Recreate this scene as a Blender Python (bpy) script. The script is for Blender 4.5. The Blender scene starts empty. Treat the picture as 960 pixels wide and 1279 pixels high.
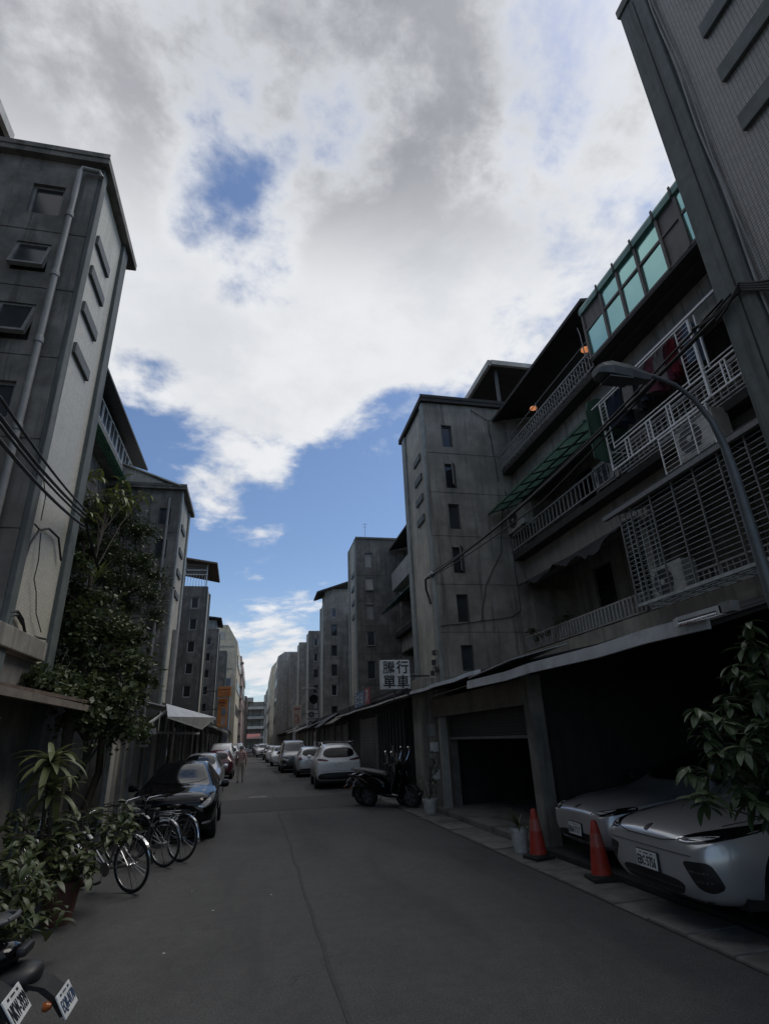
import bpy, bmesh, math, random
from mathutils import Vector, Matrix
from mathutils.bvhtree import BVHTree
random.seed(7)
SC = bpy.context.scene
COL = SC.collection
R = math.radians
UNIT_M = 1.163     # the layout below is written in units of 1.163 m; the last lines turn everything into metres
REAL = 1 / UNIT_M

# ------------------------------------------------------------------ camera
cam_d = bpy.data.cameras.new("camera")
cam_d.sensor_fit = 'VERTICAL'; cam_d.sensor_height = 24.0
cam_d.lens = 12.921; cam_d.clip_start = 0.05; cam_d.clip_end = 5000
cam = bpy.data.objects.new("camera", cam_d); COL.objects.link(cam)
cam.matrix_world = Matrix(((0.97660, -0.04457, -0.21038, 0), (-0.21143, -0.37770, -0.90147, 0),
                           (-0.03928, 0.92486, -0.37828, 1.8027), (0, 0, 0, 1)))
SC.camera = cam
SC.view_settings.view_transform = 'Standard'
SC.view_settings.look = 'None'
SC.view_settings.gamma = 1.0
SC.view_settings.exposure = EXPOSURE = 0.10
SC.cycles.max_bounces = 6
SC.cycles.diffuse_bounces = 3
SC.cycles.glossy_bounces = 3

# ------------------------------------------------------------------ node helper
class NT:
    def __init__(s, tree): s.t = tree; s.n = tree.nodes; s.l = tree.links
    def new(s, typ, ins=None, **attrs):
        nd = s.n.new(typ)
        for k, v in attrs.items(): setattr(nd, k, v)
        for k, v in (ins or {}).items():
            sock = nd.inputs[k]
            if isinstance(v, bpy.types.NodeSocket): s.l.new(v, sock)
            else: sock.default_value = v
        return nd
    def math(s, op, a, b=None, c=None, clamp=False):
        nd = s.n.new('ShaderNodeMath'); nd.operation = op; nd.use_clamp = clamp
        for i, v in enumerate((a, b, c)):
            if v is None: continue
            if isinstance(v, bpy.types.NodeSocket): s.l.new(v, nd.inputs[i])
            else: nd.inputs[i].default_value = v
        return nd.outputs[0]
    def vmath(s, op, a, b=None):
        nd = s.n.new('ShaderNodeVectorMath'); nd.operation = op
        for i, v in enumerate((a, b)):
            if v is None: continue
            if isinstance(v, bpy.types.NodeSocket): s.l.new(v, nd.inputs[i])
            else: nd.inputs[i].default_value = v
        return nd
    def rng(s, v, a, b, lo=0.0, hi=1.0, smooth=True):
        nd = s.n.new('ShaderNodeMapRange')
        nd.interpolation_type = 'SMOOTHSTEP' if smooth else 'LINEAR'
        s.l.new(v, nd.inputs[0])
        for i, x in enumerate((a, b, lo, hi)): nd.inputs[i + 1].default_value = x
        return nd.outputs[0]
    def mix(s, f, a, b, blend='MIX'):
        nd = s.n.new('ShaderNodeMix'); nd.data_type = 'RGBA'; nd.blend_type = blend
        for i, v in ((0, f), (6, a), (7, b)):
            if isinstance(v, bpy.types.NodeSocket): s.l.new(v, nd.inputs[i])
            elif i == 0: nd.inputs[0].default_value = v
            else: nd.inputs[i].default_value = (*v, 1) if len(v) == 3 else v
        return nd.outputs[2]
    def noise(s, vec, scale, detail=4, rough=.55, dist=0.0):
        nd = s.new('ShaderNodeTexNoise', {'Scale': scale, 'Detail': detail, 'Roughness': rough, 'Distortion': dist})
        if vec is not None: s.l.new(vec, nd.inputs['Vector'])
        return nd.outputs[0]

# ------------------------------------------------------------------ sky and sun
SUN_EL, SUN_AZ = R(60), R(72)
world = bpy.data.worlds.new("World"); SC.world = world; world.use_nodes = True
w = NT(world.node_tree); w.n.clear()
sky = w.new('ShaderNodeTexSky', sky_type='NISHITA', sun_disc=False, sun_elevation=SUN_EL, sun_rotation=SUN_AZ,
            altitude=50, air_density=1.0, dust_density=0.6, ozone_density=2.0)
tc = w.new('ShaderNodeTexCoord')
dirv = w.vmath('NORMALIZE', tc.outputs['Generated']).outputs[0]
sep = w.new('ShaderNodeSeparateXYZ', {0: dirv})
zc = w.math('ADD', w.math('MAXIMUM', sep.outputs[2], 0.0), 0.16)
pv = w.new('ShaderNodeCombineXYZ', {0: w.math('DIVIDE', sep.outputs[0], zc), 1: w.math('DIVIDE', sep.outputs[1], zc), 2: 3.7}).outputs[0]
big = w.noise(pv, 1.25, 9, .57, .2)
mid = w.noise(pv, 3.6, 8, .6, .2)
fin = w.noise(pv, 11.0, 6, .62, .3)
dens = w.math('ADD', w.math('MULTIPLY_ADD', big, 1.25, .5 - .5 * 1.25), w.math('MULTIPLY_ADD', mid, .95, -.475))
dens = w.math('ADD', dens, w.math('MULTIPLY_ADD', fin, .22, -.11))
# more open towards the horizon, thick overhead
dens = w.math('ADD', dens, w.rng(sep.outputs[2], .47, .63, -.20, .14))
# openings in the cloud deck (negative) and single clouds (positive), by direction in the sky
BLOBS = [((-.045, .665, .745), 5.5, -.21), ((.0, .72, .694), 4.5, -.19), ((-.11, .625, .773), 4.5, -.13), ((.435, .566, .70), 10, -.14),
         ((-.297, .514, .805), 9, .07), ((.303, .756, .58), 8, -.12), ((.15, .905, .406), 8, -.05), ((-.16, .875, .45), 8, -.15), ((.02, .90, .43), 4, -.10), ((-.03, .926, .377), 5.5, .26),
         ((-.06, .89, .455), 7, .20), ((.0, .983, .183), 5, .26), ((.01, .757, .642), 9, .10), ((-.142, .78, .609), 12, .10), ((.32, .69, .64), 8, .06),
         ((.161, .472, .867), 18, .12)]
for c, r_, wt in BLOBS:
    v = Vector(c).normalized()
    d_ = w.vmath('DOT_PRODUCT', dirv, tuple(v)).outputs['Value']
    dens = w.math('ADD', dens, w.rng(d_, math.cos(R(r_ * 1.5)), math.cos(R(r_ * .25)), 0.0, wt))
cover = w.rng(dens, .39, .66)
thick = w.rng(dens, .58, .90)
lump = w.noise(pv, 1.3, 5, .55, .2)
shade = w.math('MULTIPLY', w.rng(dens, .54, .80), w.rng(lump, .3, .7, .8, 1.0))
shade = w.math('MULTIPLY', shade, w.rng(sep.outputs[2], .67, .84, .06, 1.0))
cloud = w.mix(shade, (9.0, 9.15, 9.4), (3.2, 3.3, 3.7))
cloud = w.mix(1.0, cloud, w.mix(w.rng(mid, .33, .67), (.87, .88, .90), (1.05, 1.05, 1.05)), 'MULTIPLY')
skyc = w.mix(w.rng(sep.outputs[2], .0, .30, .42, .0), w.mix(1.0, sky.outputs[0], (1.25, 1.32, 1.42), 'MULTIPLY'), (5.6, 6.6, 7.4))
final = w.mix(cover, skyc, cloud)
bg = w.new('ShaderNodeBackground', {'Color': final, 'Strength': 0.085})
wo = w.new('ShaderNodeOutputWorld', {'Surface': bg.outputs[0]})

sun_d = bpy.data.lights.new("sun", 'SUN'); sun_d.energy = 1.25; sun_d.angle = R(28); sun_d.color = (1.0, .95, .87)
sun = bpy.data.objects.new("sun", sun_d); COL.objects.link(sun)
sdir = Vector((math.sin(SUN_AZ) * math.cos(SUN_EL), math.cos(SUN_AZ) * math.cos(SUN_EL), math.sin(SUN_EL)))
sun.rotation_euler = sdir.to_track_quat('Z', 'Y').to_euler(); sun.location = (0, 0, 60)

# ------------------------------------------------------------------ materials
MATS = {}
def mat(name, col, rough=.7, metal=0.0, col2=None, nscale=8.0, streak=0.0, bump=0.0, bscale=60.0, coat=0.0, coords='pos', dirt=0.0, spec=None, emit=None, estr=0.0):
    if name in MATS: return MATS[name]
    m = bpy.data.materials.new(name); m.use_nodes = True
    t = NT(m.node_tree); t.n.clear()
    b = t.new('ShaderNodeBsdfPrincipled', {'Roughness': rough, 'Metallic': metal})
    o = t.new('ShaderNodeOutputMaterial', {'Surface': b.outputs[0]})
    if spec is not None: b.inputs['Specular IOR Level'].default_value = spec
    if coat: b.inputs['Coat Weight'].default_value = coat; b.inputs['Coat Roughness'].default_value = .03
    if coords == 'pos': vec = t.new('ShaderNodeNewGeometry').outputs['Position']
    else: vec = t.new('ShaderNodeTexCoord').outputs['Object']
    c = None
    col2 = col2 or tuple(x * .72 for x in col)
    n = t.noise(vec, nscale, 6, .6)
    c = t.mix(t.rng(n, .3, .7), col2, col)
    if streak:
        sv = t.vmath('MULTIPLY', vec, (2.6, 2.6, .16)).outputs[0]
        s_ = t.noise(sv, 1.9, 8, .68, .15)
        c = t.mix(t.rng(s_, .49, .64, 0.0, streak), c, tuple(x * .36 for x in col))
        s2 = t.noise(vec, .45, 4, .6)
        c = t.mix(t.rng(s2, .45, .62, 0.0, streak * .7), c, tuple(x * .5 for x in col))
    if dirt:
        s3 = t.noise(vec, 1.1, 8, .7, .5)
        c = t.mix(t.rng(s3, .52, .66, 0.0, dirt), c, (.03, .028, .024))
    t.l.new(c, b.inputs['Base Color'])
    if bump:
        bn = t.new('ShaderNodeBump', {'Height': t.noise(vec, bscale, 5, .6), 'Strength': bump, 'Distance': .02})
        t.l.new(bn.outputs[0], b.inputs['Normal'])
    if emit:
        b.inputs['Emission Color'].default_value = (*emit, 1); b.inputs['Emission Strength'].default_value = estr
    MATS[name] = m
    return m

def mat_tile(name, col, grout, tw, th, axes='yz', streak=.4, rough=.45):
    m = bpy.data.materials.new(name); m.use_nodes = True
    t = NT(m.node_tree); t.n.clear()
    b = t.new('ShaderNodeBsdfPrincipled', {'Roughness': rough}); t.new('ShaderNodeOutputMaterial', {'Surface': b.outputs[0]})
    vec = t.new('ShaderNodeNewGeometry').outputs['Position']
    sp = t.new('ShaderNodeSeparateXYZ', {0: vec})
    cb = t.new('ShaderNodeCombineXYZ', {0: sp.outputs['xyz'.index(axes[0])], 1: sp.outputs['xyz'.index(axes[1])]})
    br = t.new('ShaderNodeTexBrick', {'Vector': cb.outputs[0], 'Color1': (*col, 1), 'Color2': (*[x * .8 for x in col], 1), 'Mortar': (*grout, 1),
                                      'Scale': 1.0, 'Mortar Size': th * .11, 'Mortar Smooth': .2, 'Brick Width': tw, 'Row Height': th}, offset=0.0)
    c = br.outputs[0]
    sv = t.vmath('MULTIPLY', vec, (2.0, 2.0, .13)).outputs[0]
    c = t.mix(t.rng(t.noise(sv, 1.5, 7, .65, .2), .5, .75, 0, streak), c, tuple(x * .3 for x in col))
    c = t.mix(t.rng(t.noise(vec, .7, 6, .65), .5, .75, 0, streak * .5), c, tuple(x * .45 for x in col))
    t.l.new(c, b.inputs['Base Color'])
    bn = t.new('ShaderNodeBump', {'Height': br.outputs[1], 'Strength': .35, 'Distance': .006}); bn.invert = True
    t.l.new(bn.outputs[0], b.inputs['Normal'])
    MATS[name] = m; return m

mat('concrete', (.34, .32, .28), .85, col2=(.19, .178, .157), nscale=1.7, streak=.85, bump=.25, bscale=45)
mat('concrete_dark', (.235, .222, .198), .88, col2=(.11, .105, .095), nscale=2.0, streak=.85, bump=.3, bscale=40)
mat('concrete_light', (.37, .365, .34), .85, col2=(.28, .275, .25), nscale=3, streak=.7, bump=.2, bscale=50)
mat('concrete_shaded', (.034, .033, .031), .9, nscale=3, streak=.6, bump=.2)  # deep shade put into the colour: near-black concrete for interiors and gaps
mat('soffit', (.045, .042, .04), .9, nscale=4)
mat('pilaster', (.12, .138, .132), .7, col2=(.085, .10, .095), nscale=5, streak=.75, bump=.15)
mat('pilaster_pale', (.31, .335, .32), .7, col2=(.22, .235, .225), nscale=5, streak=.7, bump=.15)
mat('fin', (.13, .145, .145), .7, nscale=6, streak=.3, bump=.15)
mat_tile('mosaic_grey', (.31, .298, .28), (.10, .097, .092), .048, .042)
mat_tile('mosaic_pale', (.58, .55, .46), (.39, .37, .31), .05, .05, streak=.5)
mat('render_pale', (.48, .455, .39), .8, col2=(.37, .35, .30), nscale=3, streak=.75, bump=.15)
mat('beige', (.66, .58, .43), .8, nscale=2, streak=.3)
mat('pinkish', (.52, .40, .35), .8, nscale=2, streak=.4)
mat('bluegrey', (.25, .28, .32), .7, nscale=2, streak=.3)
mat('asphalt', (.062, .061, .060), .88, col2=(.045, .0445, .044), nscale=1.3, bump=.5, bscale=160, dirt=.0)
mat('pavement', (.20, .195, .18), .9, col2=(.13, .125, .115), nscale=4, bump=.3, dirt=.55)
mat('gutter', (.17, .165, .15), .9, col2=(.10, .098, .09), nscale=5, bump=.3, dirt=.5)
mat('paint_white', (.62, .62, .60), .8, nscale=20, dirt=.7)
mat('glass_dark', (.03, .033, .037), .08, spec=.6, nscale=1, coords='obj')
mat('curtain', (.38, .36, .33), .6, nscale=2, streak=.3)
mat('glass_grey', (.05, .055, .06), .12, spec=.5, nscale=2)
mat('glass_car', (.006, .007, .008), .03, spec=.32, coords='obj')
mat('glass_mint', (.36, .62, .56), .16, metal=.75, nscale=.8, col2=(.30, .54, .49))
mat('panel_brown', (.15, .125, .11), .6, nscale=2, streak=.6)
mat('frame_white', (.55, .55, .53), .5, nscale=8, dirt=.4)
mat('frame_dark', (.05, .05, .048), .5)
mat('frame_grey', (.20, .20, .195), .5)
mat('white_bar', (.88, .88, .87), .4, nscale=10, dirt=.15)
mat('steel_bar', (.52, .55, .54), .4, metal=.3, nscale=6)
mat('rail_old', (.30, .30, .29), .6, nscale=9, dirt=.5)
mat('iron', (.05, .052, .055), .6, metal=.3)
mat('lamp_grey', (.11, .12, .125), .5, metal=.3, nscale=6)
mat('green_frame', (.03, .07, .05), .6)
mat('green_trim', (.13, .28, .235), .5, nscale=4, streak=.5)
mat('tin_white', (.55, .56, .57), .45, metal=.2, nscale=2, dirt=.35, coords='obj')
mat('tin_pale', (.50, .48, .44), .6, nscale=3, streak=.5)
mat('tin_rust', (.15, .105, .075), .85, nscale=6, col2=(.08, .055, .042), dirt=.4)
mat('tin_brown', (.20, .17, .14), .8, nscale=4, dirt=.4)
mat('dark_tin', (.06, .06, .062), .7, nscale=3, streak=.4)
mat('pipe_pale', (.27, .27, .26), .5, nscale=3, streak=.4)
mat('pipe_white', (.48, .48, .47), .5, nscale=3, streak=.4)
mat('cable', (.012, .012, .012), .6)
mat('ac_white', (.52, .51, .47), .5, nscale=6, dirt=.35)
mat('ac_dark', (.05, .05, .05), .6)
mat('shutter', (.16, .155, .15), .55, nscale=5, streak=.5)
mat('shutter_dark', (.05, .05, .052), .55, nscale=5, streak=.5)
mat('black_void', (.012, .012, .013), .95)
mat('sign_white', (.70, .70, .70), .4, nscale=4, dirt=.12)
mat('sign_black', (.012, .012, .012), .5)
mat('sign_blue', (.05, .13, .26), .5)
mat('sign_red', (.30, .05, .07), .5)
mat('sign_orange', (.66, .25, .05), .5, nscale=4)
mat('sign_peach', (.45, .36, .28), .5, nscale=4)
mat('sign_redtext', (.28, .06, .05), .5)
mat('cone_red', (.36, .035, .02), .55, nscale=14, dirt=.2, coords='obj')
mat('cone_band', (.34, .09, .07), .4, nscale=14, dirt=.3, coords='obj')
mat('rubber', (.014, .014, .014), .75, coords='obj')
mat('plate_white', (.68, .70, .70), .4, coords='obj', nscale=10)
mat('plate_text', (.012, .014, .02), .5)
mat('plate_text_blue', (.03, .06, .13), .5)
mat('chrome', (.75, .75, .76), .14, metal=1.0, coords='obj')
mat('alloy', (.36, .36, .37), .3, metal=.9, coords='obj')
mat('paint_black', (.004, .004, .005), .06, coords='obj', spec=.28)
mat('paint_silver', (.50, .505, .515), .3, metal=.5, coat=.8, coords='obj', col2=(.48, .485, .495))
mat('paint_white_car', (.66, .67, .68), .35, coat=.7, coords='obj', col2=(.62, .63, .64))
mat('paint_silverblue', (.34, .36, .40), .35, metal=.5, coat=.7, coords='obj')
mat('paint_wine', (.09, .012, .02), .3, coat=.8, coords='obj')
mat('paint_navy', (.02, .024, .034), .3, coat=.8, coords='obj')
mat('plastic_black', (.015, .015, .016), .5, coords='obj')
mat('plastic_grey', (.09, .09, .095), .45, coords='obj')
mat('lamp_lens', (.75, .76, .77), .1, metal=.3, coords='obj')
mat('lamp_red', (.07, .008, .008), .2, coords='obj')
mat('lamp_orange', (.34, .09, .018), .25, coords='obj')
mat('terracotta', (.11, .045, .032), .8, coords='obj', dirt=.4)
mat('pot_white', (.52, .52, .50), .6, coords='obj', dirt=.35)
mat('soil', (.03, .022, .016), .95)
mat('bark', (.075, .06, .045), .9, nscale=12, bump=.5, bscale=30)
mat('stem_green', (.10, .12, .05), .7)
def mat_leaf(name, c1, c2, rough=.45):
    m = bpy.data.materials.new(name); m.use_nodes = True
    t = NT(m.node_tree); t.n.clear()
    b = t.new('ShaderNodeBsdfPrincipled', {'Roughness': rough})
    vec = t.new('ShaderNodeNewGeometry')
    oi = t.new('ShaderNodeObjectInfo')
    f = t.math('ADD', t.math('MULTIPLY', vec.outputs['Random Per Island'], .6), t.math('MULTIPLY', oi.outputs['Random'], .4))
    c = t.mix(f, c1, c2)
    t.l.new(c, b.inputs['Base Color'])
    tr = t.new('ShaderNodeBsdfTranslucent', {'Color': c})
    mx = t.new('ShaderNodeMixShader', {0: .22, 1: b.outputs[0], 2: tr.outputs[0]})
    t.new('ShaderNodeOutputMaterial', {'Surface': mx.outputs[0]})
    MATS[name] = m; return m
mat_leaf('leaf_mid', (.038, .057, .02), (.082, .102, .038))
mat_leaf('leaf_dark', (.028, .045, .018), (.055, .075, .028))
mat_leaf('leaf_vine', (.042, .064, .025), (.098, .124, .05), .5)
mat_leaf('leaf_yellow', (.10, .13, .03), (.16, .18, .055))
mat_leaf('leaf_dracaena', (.08, .102, .038), (.155, .17, .07))
mat_leaf('leaf_gloss', (.03, .053, .024), (.06, .092, .038), .38)
def mat_sheet(name, col):   # translucent plastic roofing sheet
    m = bpy.data.materials.new(name); m.use_nodes = True; t = NT(m.node_tree); t.n.clear()
    vec = t.new('ShaderNodeNewGeometry').outputs['Position']
    c = t.mix(t.rng(t.noise(vec, 2.0, 6, .65), .35, .7), col, tuple(x * .55 for x in col))
    b = t.new('ShaderNodeBsdfPrincipled', {'Roughness': .35, 'Base Color': c}); tr = t.new('ShaderNodeBsdfTranslucent', {'Color': c})
    t.new('ShaderNodeOutputMaterial', {'Surface': t.new('ShaderNodeMixShader', {0: .55, 1: b.outputs[0], 2: tr.outputs[0]}).outputs[0]}); MATS[name] = m
mat_sheet('green_sheet', (.12, .225, .165))
mat('skin', (.42, .26, .18), .6, coords='obj')
mat('hair_grey', (.22, .215, .21), .7, coords='obj')
mat('trouser', (.42, .37, .29), .85, coords='obj', nscale=20)
mat('shoe', (.02, .02, .02), .6, coords='obj')
for nm, c in (('cloth_navy', (.035, .05, .085)), ('cloth_grey', (.20, .19, .19)), ('cloth_red', (.26, .03, .045)), ('cloth_black', (.03, .03, .035)),
              ('cloth_pale', (.36, .34, .33)), ('cloth_maroon', (.14, .04, .06)), ('cloth_blue', (.09, .13, .21)), ('tarp', (.03, .03, .032))):
    mat(nm, c, .9, nscale=20)
def mat_plaid():
    m = bpy.data.materials.new('plaid'); m.use_nodes = True
    t = NT(m.node_tree); t.n.clear()
    b = t.new('ShaderNodeBsdfPrincipled', {'Roughness': .85}); t.new('ShaderNodeOutputMaterial', {'Surface': b.outputs[0]})
    vec = t.new('ShaderNodeTexCoord').outputs['Object']
    sp = t.new('ShaderNodeSeparateXYZ', {0: vec})
    def band(s_, fr): return t.math('GREATER_THAN', t.math('FRACT', t.math('MULTIPLY', s_, fr)), .62)
    f = t.math('MULTIPLY', t.math('ADD', band(sp.outputs[0], 11.), band(sp.outputs[2], 10.)), .5)
    t.l.new(t.mix(f, (.40, .15, .14), (.58, .50, .48)), b.inputs['Base Color'])
    MATS['plaid'] = m
mat_plaid()
mat('warm_lamp', (.8, .4, .2), .5, emit=(1.0, .36, .14), estr=.45)
mat('tube_white', (.8, .8, .8), .3)

# ------------------------------------------------------------------ mesh builder
class MB:
    def __init__(s): s.v = []; s.f = []; s.m = []; s.mi = 0
    def add(s, vs, fs):
        o = len(s.v); s.v.extend([tuple(x) for x in vs])
        for f in fs: s.f.append(tuple(o + i for i in f)); s.m.append(s.mi)
        return s
    def box(s, x0, x1, y0, y1, z0, z1):
        return s.add([(x0, y0, z0), (x1, y0, z0), (x1, y1, z0), (x0, y1, z0), (x0, y0, z1), (x1, y0, z1), (x1, y1, z1), (x0, y1, z1)],
                     [(0, 3, 2, 1), (4, 5, 6, 7), (0, 1, 5, 4), (1, 2, 6, 5), (2, 3, 7, 6), (3, 0, 4, 7)])
    def hexa(s, b, t):   # four bottom points, four top points
        return s.add(list(b) + list(t), [(0, 3, 2, 1), (4, 5, 6, 7), (0, 1, 5, 4), (1, 2, 6, 5), (2, 3, 7, 6), (3, 0, 4, 7)])
    def bar(s, a, b, w, h=None, up=(0, 0, 1)):
        a = Vector(a); b = Vector(b); d = (b - a).normalized(); h = h or w
        u = Vector(up)
        if abs(d.dot(u)) > .98: u = Vector((1, 0, 0))
        sx = d.cross(u).normalized() * w / 2; sy = sx.cross(d).normalized() * h / 2
        return s.hexa([a - sx - sy, a + sx - sy, a + sx + sy, a - sx + sy], [b - sx - sy, b + sx - sy, b + sx + sy, b - sx + sy])
    def sheet(s, pts, th, n=None):   # thick polygon
        P = [Vector(p) for p in pts]
        n = Vector(n) if n else (P[1] - P[0]).cross(P[2] - P[0]).normalized()
        k = len(P)
        return s.add(P + [p + n * th for p in P], [tuple(range(k - 1, -1, -1)), tuple(range(k, 2 * k))] + [(i, (i + 1) % k, k + (i + 1) % k, k + i) for i in range(k)])
    def prism(s, poly, axis, a0, a1):   # 2-D polygon swept along one axis
        def P(u, v, a): return {'x': (a, u, v), 'y': (u, a, v), 'z': (u, v, a)}[axis]
        k = len(poly)
        return s.add([P(u, v, a0) for u, v in poly] + [P(u, v, a1) for u, v in poly],
                     [tuple(range(k)), tuple(range(2 * k - 1, k - 1, -1))] + [(i, k + i, k + (i + 1) % k, (i + 1) % k) for i in range(k)])
    def tube(s, pts, r, n=8, cap=True):
        P = [Vector(p) for p in pts]; rs = r if isinstance(r, (list, tuple)) else [r] * len(P)
        rings = []; pu = None
        for i, p in enumerate(P):
            d = (P[min(i + 1, len(P) - 1)] - P[max(i - 1, 0)]).normalized()
            u = pu if pu is not None else (Vector((0, 0, 1)) if abs(d.z) < .9 else Vector((1, 0, 0)))
            a = d.cross(u)
            if a.length < 1e-4: a = d.cross(Vector((0, 1, 0)))
            a.normalize(); b = a.cross(d).normalized(); pu = b
            rings.append([p + (a * math.cos(2 * math.pi * k / n) + b * math.sin(2 * math.pi * k / n)) * rs[i] for k in range(n)])
        o = len(rings)
        fs = [(i * n + k, i * n + (k + 1) % n, (i + 1) * n + (k + 1) % n, (i + 1) * n + k) for i in range(o - 1) for k in range(n)]
        if cap: fs += [tuple(range(n - 1, -1, -1)), tuple((o - 1) * n + k for k in range(n))]
        return s.add([v for r_ in rings for v in r_], fs)
    def lathe(s, prof, n=16, c=(0, 0, 0), axis='z', cap=True):   # (radius, height)
        def P(r, h, k):
            a = 2 * math.pi * k / n; x, y = r * math.cos(a), r * math.sin(a)
            q = {'z': (x, y, h), 'x': (h, x, y), 'y': (y, h, x)}[axis]
            return (q[0] + c[0], q[1] + c[1], q[2] + c[2])
        m = len(prof)
        fs = [(i * n + k, i * n + (k + 1) % n, (i + 1) * n + (k + 1) % n, (i + 1) * n + k) for i in range(m - 1) for k in range(n)]
        if cap: fs += [tuple(range(n - 1, -1, -1)), tuple((m - 1) * n + k for k in range(n))]
        return s.add([P(r, h, k) for r, h in prof for k in range(n)], fs)
    def panel(s, axis, at, depth, u0, u1, v0, v1, holes, back=True):
        """wall face across an axis at 'at' with openings (u0,u1,v0,v1,depth): reveals and a back for each; depth is signed inwards"""
        def P(u, v, a): return (u, a, v) if axis == 'y' else (a, u, v)
        us = sorted({u0, u1, *[h[0] for h in holes], *[h[1] for h in holes]}); us = [u for u in us if u0 <= u <= u1]
        vs = sorted({v0, v1, *[h[2] for h in holes], *[h[3] for h in holes]}); vs = [v for v in vs if v0 <= v <= v1]
        for i in range(len(us) - 1):
            for j in range(len(vs) - 1):
                cu, cv = (us[i] + us[i + 1]) / 2, (vs[j] + vs[j + 1]) / 2
                if any(h[0] < cu < h[1] and h[2] < cv < h[3] for h in holes): continue
                s.add([P(us[i], vs[j], at), P(us[i + 1], vs[j], at), P(us[i + 1], vs[j + 1], at), P(us[i], vs[j + 1], at)], [(0, 1, 2, 3)])
        for h in holes:
            a, b, c, d = h[:4]; q = h[4] if len(h) > 4 else depth
            q0 = [P(a, c, at), P(b, c, at), P(b, d, at), P(a, d, at)]; q1 = [P(a, c, at + q), P(b, c, at + q), P(b, d, at + q), P(a, d, at + q)]
            s.add(q0 + q1, [(i, (i + 1) % 4, 4 + (i + 1) % 4, 4 + i) for i in range(4)] + ([(4, 5, 6, 7)] if back else []))
        return s
    def mesh(s, name, mats, off=(0, 0, 0), smooth=False, bevel=0.0, norm=True):
        me = bpy.data.meshes.new(name)
        o = Vector(off)
        me.from_pydata([tuple(Vector(v) - o) for v in s.v], [], s.f)
        for m in ([mats] if isinstance(mats, str) else mats): me.materials.append(MATS[m])
        if any(s.m): me.polygons.foreach_set('material_index', s.m)
        if norm or bevel:
            bm = bmesh.new(); bm.from_mesh(me)
            if bevel:
                bmesh.ops.remove_doubles(bm, verts=bm.verts, dist=1e-5)
                ed = [e for e in bm.edges if len(e.link_faces) == 2 and e.calc_face_angle(0) > .5]
                bmesh.ops.bevel(bm, geom=ed, offset=bevel, segments=2, affect='EDGES', profile=.6, clamp_overlap=True)
            bmesh.ops.recalc_face_normals(bm, faces=bm.faces)
            bm.to_mesh(me); bm.free()
        if smooth: me.polygons.foreach_set('use_smooth', [True] * len(me.polygons))
        me.update(); return me
    def obj(s, name, mats, parent=None, smooth=False, bevel=0.0, world=True, norm=True):
        off = root_loc(parent) if (parent and world) else (0, 0, 0)
        o = bpy.data.objects.new(name, s.mesh(name, mats, off, smooth, bevel, norm))
        COL.objects.link(o)
        if parent: o.parent = parent
        if smooth and smooth != 'all':
            md = None
            try: o.data.set_sharp_from_angle(angle=R(38))
            except Exception: pass
        return o

def root_loc(o):
    l = Vector((0, 0, 0))
    while o is not None: l = l + o.location; o = o.parent
    return l
def tag(o, label=None, cat=None, group=None, kind=None):
    if label: o['label'] = label
    if cat: o['category'] = cat
    if group: o['group'] = group
    if kind: o['kind'] = kind
    return o
def thing(name, label, cat, loc=(0, 0, 0), rz=0.0, group=None):
    o = bpy.data.objects.new(name, None); COL.objects.link(o); o.empty_display_size = .2
    o.location = loc; o.rotation_euler = (0, 0, rz)
    return tag(o, label, cat, group)
def kids(o): return [c for c in bpy.data.objects if c.parent == o]
def copy_tree(o, parent=None, children=None):
    c = o.copy(); COL.objects.link(c); c.parent = parent
    for ch in list(o.children): copy_tree(ch, c)
    return c
def place(me, name, parent, loc, rot=None, scale=None):
    o = bpy.data.objects.new(name, me); COL.objects.link(o); o.parent = parent; o.location = loc
    if rot is not None: o.rotation_euler = rot
    if scale is not None: o.scale = scale
    return o
UNIT = {}
def unit_box(m):
    if m not in UNIT: UNIT[m] = MB().box(-.5, .5, -.5, .5, -.5, .5).mesh('bar', m)
    return UNIT[m]
def stick(name, m, parent, a, b, w_, h_=None):
    """a straight bar from a to b (world coordinates) as an object of its own, sharing one mesh per material"""
    a = Vector(a); b = Vector(b); d = b - a
    o = bpy.data.objects.new(name, unit_box(m)); COL.objects.link(o); o.parent = parent
    o.location = (a + b) / 2 - root_loc(parent)
    o.rotation_euler = d.to_track_quat('Z', 'Y').to_euler(); o.scale = (w_, h_ or w_, d.length)
    return o
def text_mesh(body, size, m, depth=.004, bold=0.0, space=1.0):
    c = bpy.data.curves.new('lettering', 'FONT'); c.body = body; c.size = size; c.extrude = depth; c.offset = bold
    c.align_x = 'CENTER'; c.align_y = 'CENTER'; c.resolution_u = 2; c.space_character = space
    o = bpy.data.objects.new('lettering', c); COL.objects.link(o)
    dg = bpy.context.evaluated_depsgraph_get(); dg.update()
    me = bpy.data.meshes.new_from_object(o.evaluated_get(dg), depsgraph=dg)
    bpy.data.objects.remove(o); bpy.data.curves.remove(c)
    me.materials.clear(); me.materials.append(MATS[m]); return me
def basis(x, z, loc):   # matrix from a reading direction and an outward normal
    x = Vector(x).normalized(); z = Vector(z).normalized(); y = z.cross(x)
    M = Matrix((x, y, z)).transposed().to_4x4(); M.translation = loc; return M

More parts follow.
